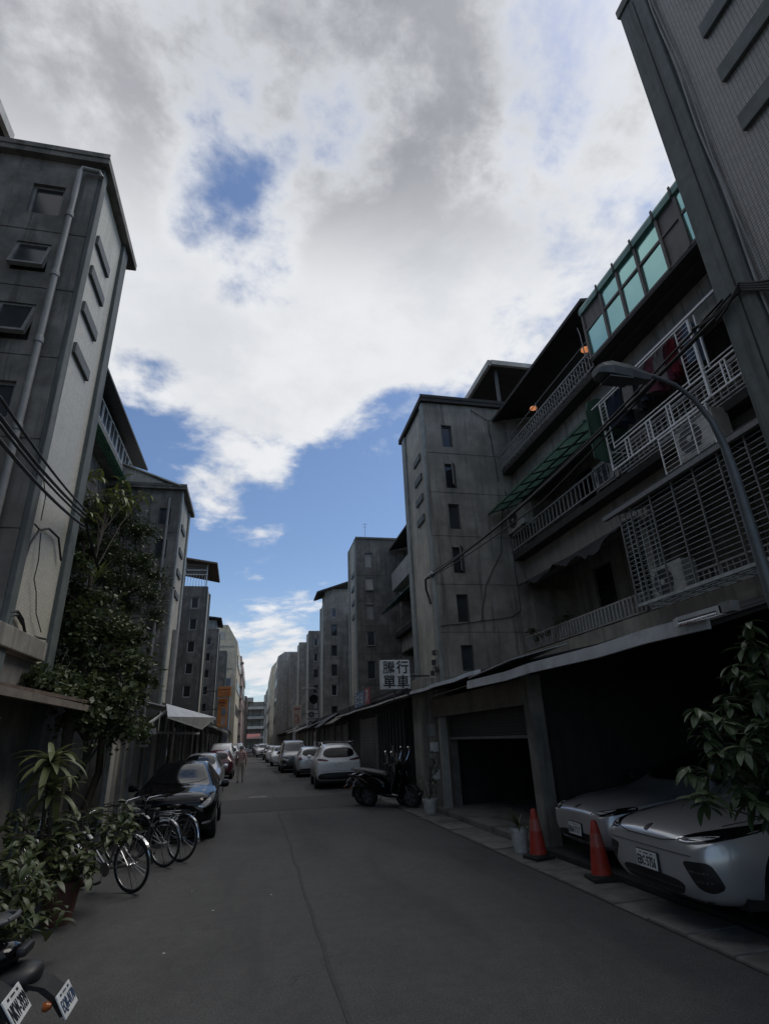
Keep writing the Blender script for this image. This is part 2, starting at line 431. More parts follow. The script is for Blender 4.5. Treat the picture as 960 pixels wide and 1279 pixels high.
# windows: local frame, x across, z up, facing -y
WIN = {}
def window_template(kind, W, H, frame, pane, t=.045, mull=0, tilt=0.0):
    k = (kind, W, H)
    if k in WIN: return WIN[k]
    fr = MB()
    fr.box(-W / 2, -W / 2 + t, 0, .07, 0, H).box(W / 2 - t, W / 2, 0, .07, 0, H).box(-W / 2 + t, W / 2 - t, 0, .07, 0, t).box(-W / 2 + t, W / 2 - t, 0, .07, H - t, H)
    for i in range(mull):
        x = -W / 2 + W * (i + 1) / (mull + 1); fr.box(x - t / 2, x + t / 2, .005, .065, t, H - t)
    WIN[k] = (fr.mesh('window', frame), MB().box(-W / 2 + t, W / 2 - t, .03, .045, t, H - t).mesh('pane', pane), MB().box(-W / 2 - .04, W / 2 + .04, -.05, .06, -.05, -.003).mesh('sill', 'concrete_dark'))
    return WIN[k]
def window(root, tpl, pos, rz=0.0, sill=False, tilt=0.0):
    v = Vector(pos)
    if tilt:   # top-hung casement standing open: the foot swings outwards
        Hh = max(q.co.z for q in tpl[0].vertices); v = v + Vector((0, -math.sin(tilt) * Hh - .03, Hh * (1 - math.cos(tilt))))
    o = place(tpl[0], 'window', root, v - root_loc(root), (-tilt, 0, rz))
    pn = place(tpl[1], 'pane', o, (0, 0, 0)); k = random.random()
    if k < .42: pn.material_slots[0].link = 'OBJECT'; pn.material_slots[0].material = MATS['curtain' if k < .13 else 'glass_grey']
    if sill: place(tpl[2], 'sill', root, Vector(pos) - root_loc(root), (0, 0, rz))
    return o

# ------------------------------------------------------------------ setting
def ground_material():
    m = MATS['asphalt']; t = NT(m.node_tree)
    b = [n for n in t.n if n.type == 'BSDF_PRINCIPLED'][0]
    vec = t.new('ShaderNodeNewGeometry').outputs['Position']
    old = b.inputs['Base Color'].links[0].from_socket
    grit = t.noise(vec, 90, 3, .7)
    c = t.mix(t.rng(grit, .42, .72), old, (.15, .147, .142))
    pits = t.noise(vec, 55, 2, .6)
    c = t.mix(t.rng(pits, .52, .66, 0, .6), c, (.02, .02, .02))
    c = t.mix(t.rng(t.noise(vec, 6.5, 5, .7), .4, .66, 0, .35), c, (.04, .0395, .039))
    lane = t.vmath('MULTIPLY', vec, (1.3, .22, 1)).outputs[0]
    c = t.mix(t.rng(t.noise(lane, .9, 5, .6, .4), .45, .7, 0, .55), c, (.034, .034, .034))
    c = t.mix(t.rng(t.noise(vec, .33, 8, .72, .6), .56, .66, 0, .5), c, (.036, .035, .034))
    vor = t.new('ShaderNodeTexVoronoi', {'Vector': vec, 'Scale': .55}, feature='DISTANCE_TO_EDGE')
    wob = t.vmath('ADD', vec, t.vmath('MULTIPLY', t.new('ShaderNodeTexNoise', {'Vector': vec, 'Scale': 2.2, 'Detail': 5.0}).outputs[1], (.5, .5, .5)).outputs[0]).outputs[0]
    t.l.new(wob, vor.inputs['Vector'])
    crack = t.rng(vor.outputs['Distance'], .001, .006, .5, 0.0)
    crack = t.math('MULTIPLY', crack, t.rng(t.noise(vec, .25, 3), .53, .6))
    c = t.mix(crack, c, (.018, .018, .018))
    t.l.new(c, b.inputs['Base Color'])
ground_material()
tag(MB().add([(-400, -60, -.03), (400, -60, -.03), (400, 900, -.03), (-400, 900, -.03)], [(0, 1, 2, 3)]).obj('ground', 'pavement'), kind='structure')
road = tag(MB().add([(-4.2, -20, 0), (3.36, -20, 0), (3.36, 165, 0), (-4.2, 165, 0)], [(0, 1, 2, 3)]).obj('road', 'asphalt'), kind='structure')
mat('asphalt_patch', (.05, .049, .048), .9, nscale=9, bump=.5, bscale=120)
mat('seam', (.049, .0485, .048), .88)
# repair patches, a long seam, a manhole and paint flecks belong to the road
def flat(name, pts, m, z, parent=road):
    return MB().add([(x, y, z) for x, y in pts], [tuple(range(len(pts)))]).obj(name, m, parent)
flat('asphalt_patch', [(-.9, 15.5), (3.3, 15.1), (3.3, 18.6), (-.9, 19.0)], 'asphalt_patch', .004)
flat('asphalt_patch', [(1.2, 26), (3.3, 26), (3.3, 40), (1.0, 40)], 'asphalt_patch', .004)
def seam(pts, w_=.016, z=.005):
    L_ = [(x - w_, y) for x, y in pts]; R_ = [(x + w_, y) for x, y in reversed(pts)]
    mb = MB()
    for i in range(len(pts) - 1):
        (a, b), (c, d) = pts[i], pts[i + 1]
        mb.add([(a - w_, b, z), (a + w_, b, z), (c + w_, d, z), (c - w_, d, z)], [(0, 1, 2, 3)])
    return mb.obj('seam', 'seam', road)
sp = [(.62 + random.uniform(-.02, .02), y * .5) for y in range(4, 70)]
seam(sp)
seam([(x, 15.2 - .02 * x + random.uniform(-.012, .012)) for x in (-.9, 0, .9, 1.8, 2.7, 3.3)], .01)
MB().lathe([(.30, -.01), (.30, .008), (.26, .012)], 20, (.15, 19.5, 0)).obj('manhole_cover', 'pavement', road)
fl = MB()
for _ in range(15):
    x, y = random.uniform(-1.2, 3.2), random.uniform(2.5, 24)
    s_ = random.uniform(.006, .016); a = random.random() * 3
    fl.add([(x + s_ * math.cos(a + k * 1.57) * random.uniform(.5, 1.5), y + s_ * math.sin(a + k * 1.57) * random.uniform(.5, 1.5), .006) for k in range(4)], [(0, 1, 2, 3)])
tag(fl.obj('litter', 'paint_white'), 'scraps of litter on the asphalt road', kind='stuff')
ml = []
for x, y, w_, l_ in ((2.7, 13.9, .12, .05), (2.35, 13.2, .07, .05), (.1, 41, .9, .12), (1.0, 41.4, .7, .12), (-.9, 40.2, .7, .12), (.2, 50, 1.4, .2)):
    flat('paint_mark', [(x, y), (x + w_, y + .01), (x + w_ * .95, y + l_), (x + .02, y + l_ * .9)], 'gutter' if y < 20 else 'paint_white', .005)

# right-hand side: gutter slabs and raised pavement
gut = tag(MB().box(3.36, 3.92, -6, 60, -.05, .004).obj('gutter', 'concrete_shaded'), kind='structure')
slab_me = [MB().box(-.255, .255, -.235, .235, -.03, .022).mesh('gutter_cover', m, bevel=.012) for m in ('gutter', 'pavement')]
y = 2.0; k = 0
while y < 34:
    o = place(random.choice(slab_me + slab_me[:1]), 'gutter_cover', gut, (3.63 + random.uniform(-.012, .012), y, random.uniform(-.006, .008)), (random.uniform(-.012, .012), random.uniform(-.012, .012), random.uniform(-.02, .02)))
    y += .485; k += 1
pav = MB(); pav.box(3.94, 9.0, 8.45, 13.2, -.05, .10)
tag(pav.obj('pavement', 'pavement', bevel=.015), kind='structure')
tag(MB().box(3.94, 9.0, -6, 8.4, -.05, .055).obj('garage_floor', 'concrete_shaded'), kind='structure')
tag(MB().box(3.94, 9.0, 13.25, 60, -.05, .03).obj('path', 'pavement'), kind='structure')
tag(MB().box(-9, -2.3, 4.0, 60, -.05, .008).obj('yard', 'concrete_shaded'), kind='structure')

# ------------------------------------------------------------------ stair towers
def tower(label, side, xf, xb, y0, y1, zt, wx, wins, joints, wall_m='concrete', face_m='render_pale', pil_m='pilaster', bars=(), by=None, kinds=None,
          roof=None, roof_m='soffit', pil_w=(.26, .26), group='stair towers along the street', win_m=('frame_dark', 'glass_dark'), sill=True, barh=.2, tilt=None, pipe=None):
    s = side; t = thing('stair_tower', label, 'stair tower', ((xf + xb) / 2, y0, 0), group=group)
    u0, u1 = min(xf, xb), max(xf, xb)
    holes = [(wx[0], wx[1], a, b, .17) for a, b in wins] + [(u0, u1, j - .012, j + .012, .014) for j in joints]
    mb = MB(); mb.panel('y', y0, .1, u0, u1, 0, zt, holes)
    mb.add([(xf, y0, 0), (xf, y1, 0), (xf, y1, zt), (xf, y0, zt)], [(0, 1, 2, 3)])
    mb.add([(xb, y0, 0), (xb, y1, 0), (xb, y1, zt), (xb, y0, zt)], [(0, 3, 2, 1)])
    mb.add([(u0, y1, 0), (u1, y1, 0), (u1, y1, zt), (u0, y1, zt)], [(0, 3, 2, 1)])
    mb.add([(u0, y0, zt), (u1, y0, zt), (u1, y1, zt), (u0, y1, zt)], [(0, 1, 2, 3)])
    mb.obj('wall', wall_m, t, norm=False)
    q = lambda a, b: (min(a, b), max(a, b))
    a, b = q(xf - s * .012, xf - s * .0005)
    MB().box(a, b, y0 + pil_w[0], y1 - pil_w[1], 2.7, zt - .01).obj('street_face', face_m, t)
    a, b = q(xf - s * .075, xf - s * .0005)
    MB().box(a, b, y0 + .004, y0 + pil_w[0], 0.0, zt - .005).obj('pilaster', pil_m, t, bevel=.012)
    MB().box(a, b, y1 - pil_w[1], y1 + .06, 0.0, zt - .005).obj('pilaster', pil_m, t, bevel=.012)
    if bars:
        a, b = q(xf - s * .062, xf - s * .013)
        me = MB().box(a - xf, b - xf, -(by[1] - by[0]) / 2, (by[1] - by[0]) / 2, -barh / 2, barh / 2).mesh('fin', 'fin', bevel=.01)
        for z in bars: place(me, 'fin', t, Vector((xf, (by[0] + by[1]) / 2, z)) - t.location)
    H = {}
    for i, (z0, z1) in enumerate(wins):
        tp = window_template((win_m, i in (kinds or ())), round(wx[1] - wx[0], 2), round(z1 - z0, 2), win_m[0] if i not in (kinds or ()) else 'frame_white', win_m[1])
        window(t, tp, ((wx[0] + wx[1]) / 2, y0 + .06, z0), 0, sill, tilt=(tilt or {}).get(i, 0))
    if roof:
        o1, o2, o3, th = roof  # overhang at front (street), near, far, thickness
        a, b = q(xf - s * o1, xb)
        MB().box(a, b, y0 - o2, y1 + o3, zt + .004, zt + th).obj('roof', roof_m, t, bevel=.008)
        MB().box(a - .0, b, y0 - o2 - .02, y0 - o2 - .002, zt + th - .05, zt + th + .05).obj('roof_edge', roof_m, t)
    if pipe: pipe(t)
    return t

def ws(z, n, dz, h): return [(z - i * dz - h, z - i * dz) for i in range(n)]

# right row
tR1 = tower('grey mosaic tiled stair tower with dark raised bars, nearest on the right', 1, 4.55, 8.0, 1.0, 3.55, 10.62, (5.2, 5.6), ws(9.9, 6, 1.3, .75), [], face_m='mosaic_grey', pil_m='pilaster',
            bars=[9.45 - .77 * i for i in range(4)], by=(1.6, 2.78), roof=(.1, .05, .08, .16), roof_m='concrete_dark', pil_w=(.3, .34), barh=.22)
# groove down the near-right pilaster and cables clipped on it
c1 = MB().tube([(4.50, 3.17 + .015 * math.sin(i * 1.3), 10.4 - i * .45) for i in range(20)], .011, 6)
c1.tube([(4.505, 3.13 + .02 * math.sin(i * .9 + 1), 10.4 - i * .45) for i in range(20)], .008, 6)
c1.obj('cable_clipped', 'pipe_pale', tR1)
MB().box(4.468, 4.474, 3.36, 3.372, 2.0, 10.5).obj('groove', 'concrete_shaded', tR1)

winR2 = [(9.32, 10.05), (8.0, 8.77), (6.76, 7.51), (5.51, 6.24), (4.21, 4.94), (3.0, 3.63)]
tR2 = tower('grey concrete stair tower beside the balcony block with laundry cage', 1, 4.45, 8.35, 13.4, 15.75, 10.78, (4.95, 5.27), winR2, [9.1, 7.85, 6.55, 5.2, 3.95, 2.85], pil_m='pilaster_pale',
            bars=[9.27, 8.62, 7.97, 7.33], by=(13.98, 14.66), roof=(.12, .1, .28, .17), pil_w=(.22, .3), tilt={1: .0})
# open casements on that tower
for zz, ang in ((8.02, -.9), (5.53, -.75)):
    cs = MB(); cs.box(0, .03, -.02, .0, 0, .70).box(.27, .30, -.02, 0, 0, .70).box(.03, .27, -.02, 0, 0, .03).box(.03, .27, -.02, 0, .67, .70)
    o = cs.obj('casement', 'frame_grey', tR2, world=False); o.location = Vector((5.27, 13.38, zz)) - tR2.location; o.rotation_euler = (0, 0, math.pi + .9)
    p_ = MB().box(.03, .27, -.014, -.008, .03, .67).obj('pane', 'glass_dark', o, world=False)
wr = MB()
for pts in ([(5.93, 13.37, 10.63), (6.45, 13.37, 10.32), (6.48, 13.37, 9.36), (6.55, 13.37, 8.29)], [(6.45, 13.37, 10.32), (6.9, 13.37, 10.45)], [(6.71, 13.37, 7.98), (6.7, 13.37, 4.5), (6.4, 13.37, 4.33), (5.6, 13.37, 4.24), (4.46, 13.37, 4.1)], [(6.55, 13.37, 7.5), (6.35, 13.37, 6.1), (5.8, 13.37, 5.2), (5.55, 13.37, 4.2)]):
    q_ = [Vector(a).lerp(Vector(b), k / 6) + Vector((random.uniform(-.015, .015), 0, random.uniform(-.01, .01))) for a, b in zip(pts, pts[1:]) for k in range(6)] + [Vector(pts[-1])]
    wr.tube(q_, .011, 5)
wr.obj('wall_wire', 'cable', tR2)
winR3 = [(9.39, 10.17), (8.21, 8.89), (6.8, 7.53), (5.55, 6.26), (4.06, 4.89)]
tR3 = tower('streaked dark grey stair tower with flat parapet behind the shop sign', 1, 4.5, 8.35, 25.95, 28.1, 10.9, (4.93, 5.34), winR3, [9.0, 7.7, 6.5, 5.2, 3.8], wall_m='concrete_dark', pil_m='pilaster_pale', win_m=('frame_grey', 'glass_grey'),
            bars=[9.2, 8.5, 7.8, 7.1], by=(26.4, 27.2), roof=(.03, .03, .03, .05), roof_m='concrete_dark', tilt={1: .18, 3: .12})
MB().tube([(5.1, 26.5, 10.9), (5.1, 26.5, 11.98)], .009, 5).tube([(4.95, 26.5, 11.9), (5.25, 26.5, 11.95)], .007, 5).tube([(5.0, 26.5, 11.75), (5.2, 26.5, 11.78)], .007, 5).obj('antenna', 'iron', tR3)
winR4 = [(9.85, 10.5), (8.51, 9.32), (7.09, 7.83), (5.71, 6.49), (4.37, 5.13), (2.96, 3.7)]
tR4 = tower('mid grey stair tower with lean-to roof shed above', 1, 4.5, 8.3, 40.15, 42.3, 10.9, (5.05, 5.45), winR4, [9.5, 8.2, 6.9, 5.5, 4.1], wall_m='concrete', pil_m='pilaster_pale', kinds=(0, 4), win_m=('frame_dark', 'glass_dark'))
MB().box(4.6, 7.2, 40.3, 42.2, 10.9, 12.0).obj('roof_shed', 'concrete', tR4)
MB().sheet([(4.0, 39.9, 11.6), (7.4, 39.9, 12.8), (7.4, 42.6, 12.8), (4.0, 42.6, 11.6)], .12).obj('shed_roof', 'soffit', tR4)
winR5 = [(9.85, 10.6), (8.44, 9.18), (7.0, 7.7), (5.6, 6.3), (4.2, 4.9)]
tR5 = tower('far grey stair tower with two pale windows at the top', 1, 4.6, 8.3, 53.5, 55.7, 11.3, (5.05, 5.45), winR5, [9.5, 8.0, 6.6], wall_m='concrete_dark', pil_m='pilaster_pale', kinds=(0, 1))
tR6 = tower('far windowless grey stair tower behind the twin air conditioners', 1, 4.3, 6.6, 62.0, 64.5, 11.6, (5.05, 5.4), [], [9, 7.5], wall_m='concrete_dark', pil_m='pilaster_pale')

# left row
winL1 = [(9.62, 10.28), (8.41, 8.99), (7.11, 7.78), (5.8, 6.4), (4.5, 5.1)]
def pipeL1(t):
    m = MB(); m.tube([(-3.30, 7.28, 10.55), (-3.30, 7.28, 2.6)], .05, 10)
    m.tube([(-3.30, 7.28, 10.55), (-3.27, 7.29, 10.66), (-3.02, 7.32, 10.66), (-2.98, 7.33, 10.56)], .042, 8)
    m.obj('drain_pipe', 'pipe_pale', t, smooth=True)
    me = MB().lathe([(.06, -.05), (.063, -.04), (.063, .04), (.06, .05)], 12).mesh('pipe_collar', 'pipe_pale')
    for z in (9.55, 8.3, 7.05, 5.6): place(me, 'pipe_collar', t, Vector((-3.30, 7.28, z)) - t.location)
tL1 = tower('dark grey stair tower with pale tiled street face, nearest on the left', -1, -3.05, -7.0, 7.4, 9.25, 10.85, (-3.99, -3.5), winL1, [9.25, 8.1, 6.85, 5.5, 4.2], wall_m='concrete_dark', face_m='mosaic_pale', pil_m='pilaster',
            bars=[9.62, 8.95, 8.18, 7.36], by=(7.78, 8.55), roof=(.16, .12, .42, .16), roof_m='concrete_dark', pil_w=(.2, .24), tilt={1: .30, 2: .32}, pipe=pipeL1, win_m=('frame_grey', 'glass_grey'))
winL2 = [(8.91, 9.54), (7.65, 8.35), (6.4, 7.1), (5.1, 5.8)]
def pipeL2(t):
    MB().tube([(-3.42, 19.5, 9.9), (-3.42, 19.5, .5)], .05, 8).obj('drain_pipe', 'pipe_pale', t, smooth=True)
    MB().tube([(-2.98, 21.0, 5.4), (-2.98, 21.0, .2)], .13, 10).obj('drain_pipe', 'pipe_pale', t, smooth=True)
tL2 = tower('dark stair tower with white drain pipe behind the leafy vine', -1, -3.05, -7.0, 19.6, 22.0, 10.25, (-3.73, -3.34), winL2, [8.6, 7.3, 6.0, 4.7], wall_m='concrete_dark', pil_m='pilaster_pale', win_m=('frame_dark', 'glass_grey'),
            bars=[9.1, 8.2, 7.4, 6.6], by=(20.3, 21.2), roof=(.2, .15, .3, .15), roof_m='concrete_dark', pipe=pipeL2)
shed = MB()
for i in range(15):   # corrugated sheet standing on that roof
    x = -5.1 + i * .125; h = 11.12 - .058 * i
    shed.box(x, x + .062, 19.45, 19.48, 10.42, h).box(x + .062, x + .125, 19.47, 19.50, 10.42, h)
shed.obj('tin_screen', 'tin_pale', tL2)
MB().sheet([(-5.2, 19.35, 11.12), (-3.1, 19.35, 10.35), (-3.1, 22.2, 10.35), (-5.2, 22.2, 11.12)], .05).obj('screen_roof', 'tin_pale', tL2)
winL3 = [(8.58, 9.21), (7.39, 8.04), (6.19, 6.83), (5.06, 5.65), (3.89, 4.5)]
tL3 = tower('dark narrow stair tower with white framed windows under a rooftop terrace', -1, -3.05, -5.2, 31.8, 33.8, 9.85, (-3.82, -3.41), winL3, [], wall_m='concrete_dark', pil_m='pilaster', kinds=range(5))
tr = MB()
for i in range(12): tr.box(-4.9 + i * .155, -4.88 + i * .155, 31.8, 31.84, 9.86, 10.5)
tr.box(-5.0, -3.05, 31.79, 31.85, 10.5, 10.56)
for x in (-3.12, -4.3, -5.1): tr.box(x, x + .06, 31.8, 31.86, 9.86, 11.3)
tr.box(-5.0, -3.1, 31.8, 31.86, 10.75, 10.82)
tr.obj('terrace_frame', 'frame_white', tL3)
me = MB().box(-.95, .95, 0, .02, 0, .16).mesh('louvre', 'tin_brown')
for i in range(3): place(me, 'louvre', tL3, Vector((-4.05, 31.9, 10.62 + i * .2)) - tL3.location, (.5, 0, 0))
MB().sheet([(-5.2, 31.4, 11.45), (-2.55, 31.4, 11.05), (-2.55, 34.2, 10.7), (-5.2, 34.2, 11.2)], .1).obj('terrace_roof', 'tin_rust', tL3)
winL4 = [(8.3, 8.88), (7.15, 7.78), (5.98, 6.6), (4.83, 5.44), (3.7, 4.3)]
tL4 = tower('dark narrow stair tower farther along with white framed windows', -1, -3.05, -5.2, 42.8, 44.8, 9.5, (-3.83, -3.45), winL4, [], wall_m='concrete_dark', pil_m='pilaster', kinds=range(5))
MB().box(-5.2, -3.2, 43.0, 44.6, 9.5, 10.2).obj('roof_shed', 'concrete_light', tL4)
MB().sheet([(-5.3, 42.6, 10.5), (-2.85, 42.6, 10.2), (-2.85, 45.2, 10.0), (-5.3, 45.2, 10.3)], .1).obj('shed_roof', 'soffit', tL4)
tL5 = tower('farthest dark stair tower before the beige building', -1, -2.75, -5.0, 49.5, 51.0, 8.9, (-3.6, -3.3), ws(8.3, 4, 1.2, .6), [], wall_m='concrete_dark', pil_m='pilaster', kinds=range(4))

# ------------------------------------------------------------------ apartment blocks between the towers
FL = [3.42, 6.05, 8.66]        # floor levels
def block(label, side, xw, y0, y1, eave=10.3, back='concrete_dark', bands=((5.22, 6.05), (7.68, 8.66)), detail=True, wall_m='concrete', deep=6.0, roof_y0=None):
    s = side; q = lambda a, b: (min(a, b), max(a, b))
    t = thing('apartment_block', label, 'apartment block', (xw + s * 3, y0, 0), group='apartment blocks along the street')
    for z0, z1 in bands:
        a, b = q(xw + s * .3, xw + s * .5); MB().box(a, b, y0 + .01, y1 - .01, z0, z1).obj('facade_band', wall_m, t)
    a, b = q(xw, xw + s * 1.5)
    for z in FL:
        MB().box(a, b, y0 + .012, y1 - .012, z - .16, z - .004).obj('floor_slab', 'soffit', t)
    xb = xw + s * 1.5; ym = (y0 + y1) / 2
    holes = []
    for z in FL:
        for c in ((y0 + ym) / 2, (ym + y1) / 2):
            holes += [(c - 1.4, c - .2, z + .75, z + 1.8, .12), (c + .4, c + 1.2, z + .02, z + 1.9, .1)]
    mb = MB(); mb.panel('x', xb, s * .12, y0, y1, 3.3, eave + .25, holes)
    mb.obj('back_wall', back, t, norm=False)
    for i, h in enumerate(holes):
        W, Hh = h[1] - h[0], h[3] - h[2]
        tp = window_template('flat%d' % (i % 2), round(W, 2), round(Hh, 2), 'frame_grey', 'glass_dark', mull=1 if i % 2 == 0 else 0)
        window(t, tp, (xb + s * .02, (h[0] + h[1]) / 2, h[2]), s * -math.pi / 2)
    a, b = q(xw + s * .3, xb - s * .002)
    for y in (y0 + .11, ym, y1 - .11):
        for z in FL: MB().box(a + .002, b, y - .1, y + .1, z, z + 1.62).obj('party_wall', wall_m, t)
    a, b = q(xb + s * .12, xb + s * deep)
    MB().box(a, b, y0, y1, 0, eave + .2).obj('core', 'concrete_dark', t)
    a, b = q(xw - s * .1, xb + s * deep)
    ry = y0 + .02 if roof_y0 is None else roof_y0
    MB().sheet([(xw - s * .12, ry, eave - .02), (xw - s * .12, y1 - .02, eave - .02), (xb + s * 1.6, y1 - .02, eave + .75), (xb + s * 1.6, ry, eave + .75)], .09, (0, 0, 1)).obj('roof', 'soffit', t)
    return t
def railing(t, side, x, y0, y1, z0, z1, m='rail_old', pitch=.14, n=None, name='railing', w_=.022):
    r = MB().box(x - .02, x + .02, y0, y1, z1 - .035, z1).box(x - .02, x + .02, y0, y1, z0, z0 + .03).obj(name, m, t)
    me = MB().box(-w_ / 2, w_ / 2, -w_ / 2, w_ / 2, 0, z1 - z0 - .067).mesh('baluster', m)
    n = int((y1 - y0) / pitch)
    base = root_loc(t)
    for i in range(n + 1): place(me, 'baluster', r, Vector((x, y0 + (y1 - y0) * i / n, z0 + .031)) - base)
    return r

bR1 = block('grey balcony block with laundry, mint glazed top floor and green awning', 1, 6.7, 3.6, 13.38, back='concrete_light', roof_y0=8.30)
MB().sheet([(6.75, 3.62, 10.02), (6.75, 8.28, 10.02), (9.0, 8.28, 10.12), (9.0, 3.62, 10.12)], .06, (0, 0, 1)).obj('roof', 'dark_tin', bR1)
b0 = bR1.location
# top floor, near half: mint glass enclosure
ge = thing('balcony_enclosure', 'mint green glazed balcony enclosure on the top floor at right', 'balcony enclosure', (6.5, 3.62, 8.66))
MB().box(6.46, 7.2, 3.62, 8.24, 8.58, 8.66).obj('base', 'soffit', ge)
MB().prism([(6.42, 9.80), (6.42, 9.92), (6.47, 10.02), (6.58, 10.07), (7.0, 10.12), (7.0, 9.80)], 'y', 3.60, 8.26).obj('fascia', 'green_trim', ge)
for y in (7.56, 6.99, 6.43, 5.81, 5.34, 4.7): MB().box(6.405, 6.425, y - .02, y + .02, 9.8, 10.0).obj('fascia_strap', 'frame_dark', ge)
ys = [8.22, 7.56, 6.99, 6.43, 5.81, 5.34, 4.7, 4.1, 3.64]
for y in ys: MB().box(6.45, 6.53, y - .03, y + .03, 8.66, 9.80).obj('mullion', 'panel_brown', ge)
for i in range(len(ys) - 1):
    a, b = ys[i + 1] + .03, ys[i] - .03
    MB().box(6.46, 6.52, a, b, 9.33, 9.38).obj('transom', 'panel_brown', ge)
    MB().box(6.46, 6.52, a, b, 8.66, 8.70).obj('transom', 'panel_brown', ge)
    for z0_, z1_, br_ in ((8.70, 9.33, i == 4), (9.38, 9.80, i in (0, 4))):   # old panes never sit quite flush
        c_ = Vector((6.49, (a + b) / 2, (z0_ + z1_) / 2)); pn_ = MB().box(-.006, .006, -(b - a) / 2, (b - a) / 2, -(z1_ - z0_) / 2, (z1_ - z0_) / 2).obj('pane', 'panel_brown' if br_ else 'glass_mint', ge, world=False)
        pn_.location = c_ - ge.location; pn_.rotation_euler = (0, random.uniform(-.035, .035), random.uniform(-.025, .025))
MB().box(6.53, 7.0, 8.20, 8.24, 8.66, 9.8).obj('side_panel', 'panel_brown', ge)
# railings
railing(bR1, 1, 6.7, 8.5, 13.28, 8.70, 9.14, pitch=.115)
r4 = MB()
for i in range(30): r4.bar((6.70, 8.5 + i * .16, 8.9), (6.70, 8.5 + i * .16 + .2, 9.1), .012)
r4.obj('scrollwork', 'rail_old', bR1)
MB().tube([(6.70, 8.5, 9.42), (6.70, 13.2, 9.36)], .012, 6).tube([(6.7, 8.7, 9.14), (6.7, 8.72, 9.75), (6.8, 8.9, 10.1)], .012, 6).tube([(6.7, 11, 9.14), (6.7, 11, 9.42)], .012, 6).obj('drying_rail', 'rail_old', bR1)
grid = MB()
for i in range(22): grid.bar((6.45, 8.6 + i * .21, 8.60), (6.95, 8.6 + i * .21, 8.60), .014)
for x in (6.46, 6.62, 6.78): grid.bar((x, 8.55, 8.60), (x, 13.2, 8.60), .014)
grid.obj('plant_shelf', 'rail_old', bR1)
railing(bR1, 1, 6.7, 8.6, 13.3, 6.14, 6.58, m='rail_old', pitch=.17)
railing(bR1, 1, 6.7, 8.5, 13.25, 3.44, 3.80, m='rail_old', pitch=.12, w_=.05)
railing(bR1, 1, 6.72, 3.7, 8.4, 3.44, 3.80, m='rail_old', pitch=.12)
railing(bR1, 1, 6.72, 3.7, 8.4, 6.10, 6.6, m='rail_old', pitch=.14)
MB().box(6.42, 6.62, 3.62, 13.3, 3.08, 3.34).obj('edge_beam', 'concrete', bR1)
MB().box(6.62, 8.0, 3.62, 13.3, 3.10, 3.25).obj('edge_soffit', 'soffit', bR1)
# brown tarpaulin roller screen in the second-floor gap, torn edge
tp_ = thing('torn_awning', 'ragged dark awning drooping over the shaded second floor balcony', 'awning', (6.7, 11, 5.1))
mb = MB(); n = 26
drop = [0, .02, .05, .04, .10, .22, .26, .20, .24, .14, .06, .09, .16, .12, .05, .02, .06, .08, .05, .12, .16, .10, .05, .08, .03, .0, .02]
pts = [(6.62 + .05 * math.sin(i * .8), 8.5 + 4.8 * i / n, 5.17 - drop[i] * 1.3 - random.uniform(0, .03)) for i in range(n + 1)]
for i in range(n):
    (x, y, z), (x2, y2, z2) = pts[i], pts[i + 1]
    mb.add([(x, y, z), (x2, y2, z2), (6.98, y2, 5.30), (6.98, y, 5.30), (x, y, z + .012), (x2, y2, z2 + .012), (6.98, y2, 5.312), (6.98, y, 5.312)], [(0, 1, 2, 3), (4, 7, 6, 5), (0, 4, 5, 1)])
mb.obj('sheet', 'tarp', tp_)
# green lean-to awning over the third floor
ga = thing('green_awning', 'translucent green corrugated awning on a steel frame over third floor balcony', 'awning', (6.5, 8.1, 7.3))
for i in range(8):
    ya, yb = 8.35 + 4.95 * i / 8 + .01, 8.35 + 4.95 * (i + 1) / 8 - .01; z_ = .006 * (i % 2)
    MB().add([(6.08, ya, 7.245 + z_), (6.08, yb, 7.245 + z_), (6.98, yb, 7.565 + z_), (6.98, ya, 7.565 + z_)], [(0, 1, 2, 3)]).obj('sheet', 'green_sheet', ga)
for i in range(9):
    y = 8.4 + i * .61; MB().bar((6.08, y, 7.215), (6.98, y, 7.535), .03).obj('rafter', 'green_frame', ga)
for x, z in ((6.08, 7.2), (6.52, 7.355), (6.96, 7.51)): MB().bar((x, 8.35, z - .02), (x, 13.3, z - .02), .03).obj('purlin', 'green_frame', ga)
# green side sheet closing the near end
gs = thing('green_screen', 'upright green plastic sheet with rounded top beside the laundry cage', 'screen', (6.5, 8.3, 6.2))
MB().prism([(6.12, 6.35), (6.95, 6.15), (6.95, 7.62), (6.72, 7.74), (6.42, 7.74), (6.2, 7.62), (6.12, 7.35)], 'y', 8.30, 8.32).obj('sheet', 'green_sheet', gs)
for x0, z0, x1, z1 in ((6.12, 6.35, 6.12, 7.4), (6.95, 6.15, 6.95, 7.6), (6.12, 6.9, 6.95, 6.85)): MB().bar((x0, 8.285, z0), (x1, 8.285, z1), .03).obj('frame', 'green_frame', gs)

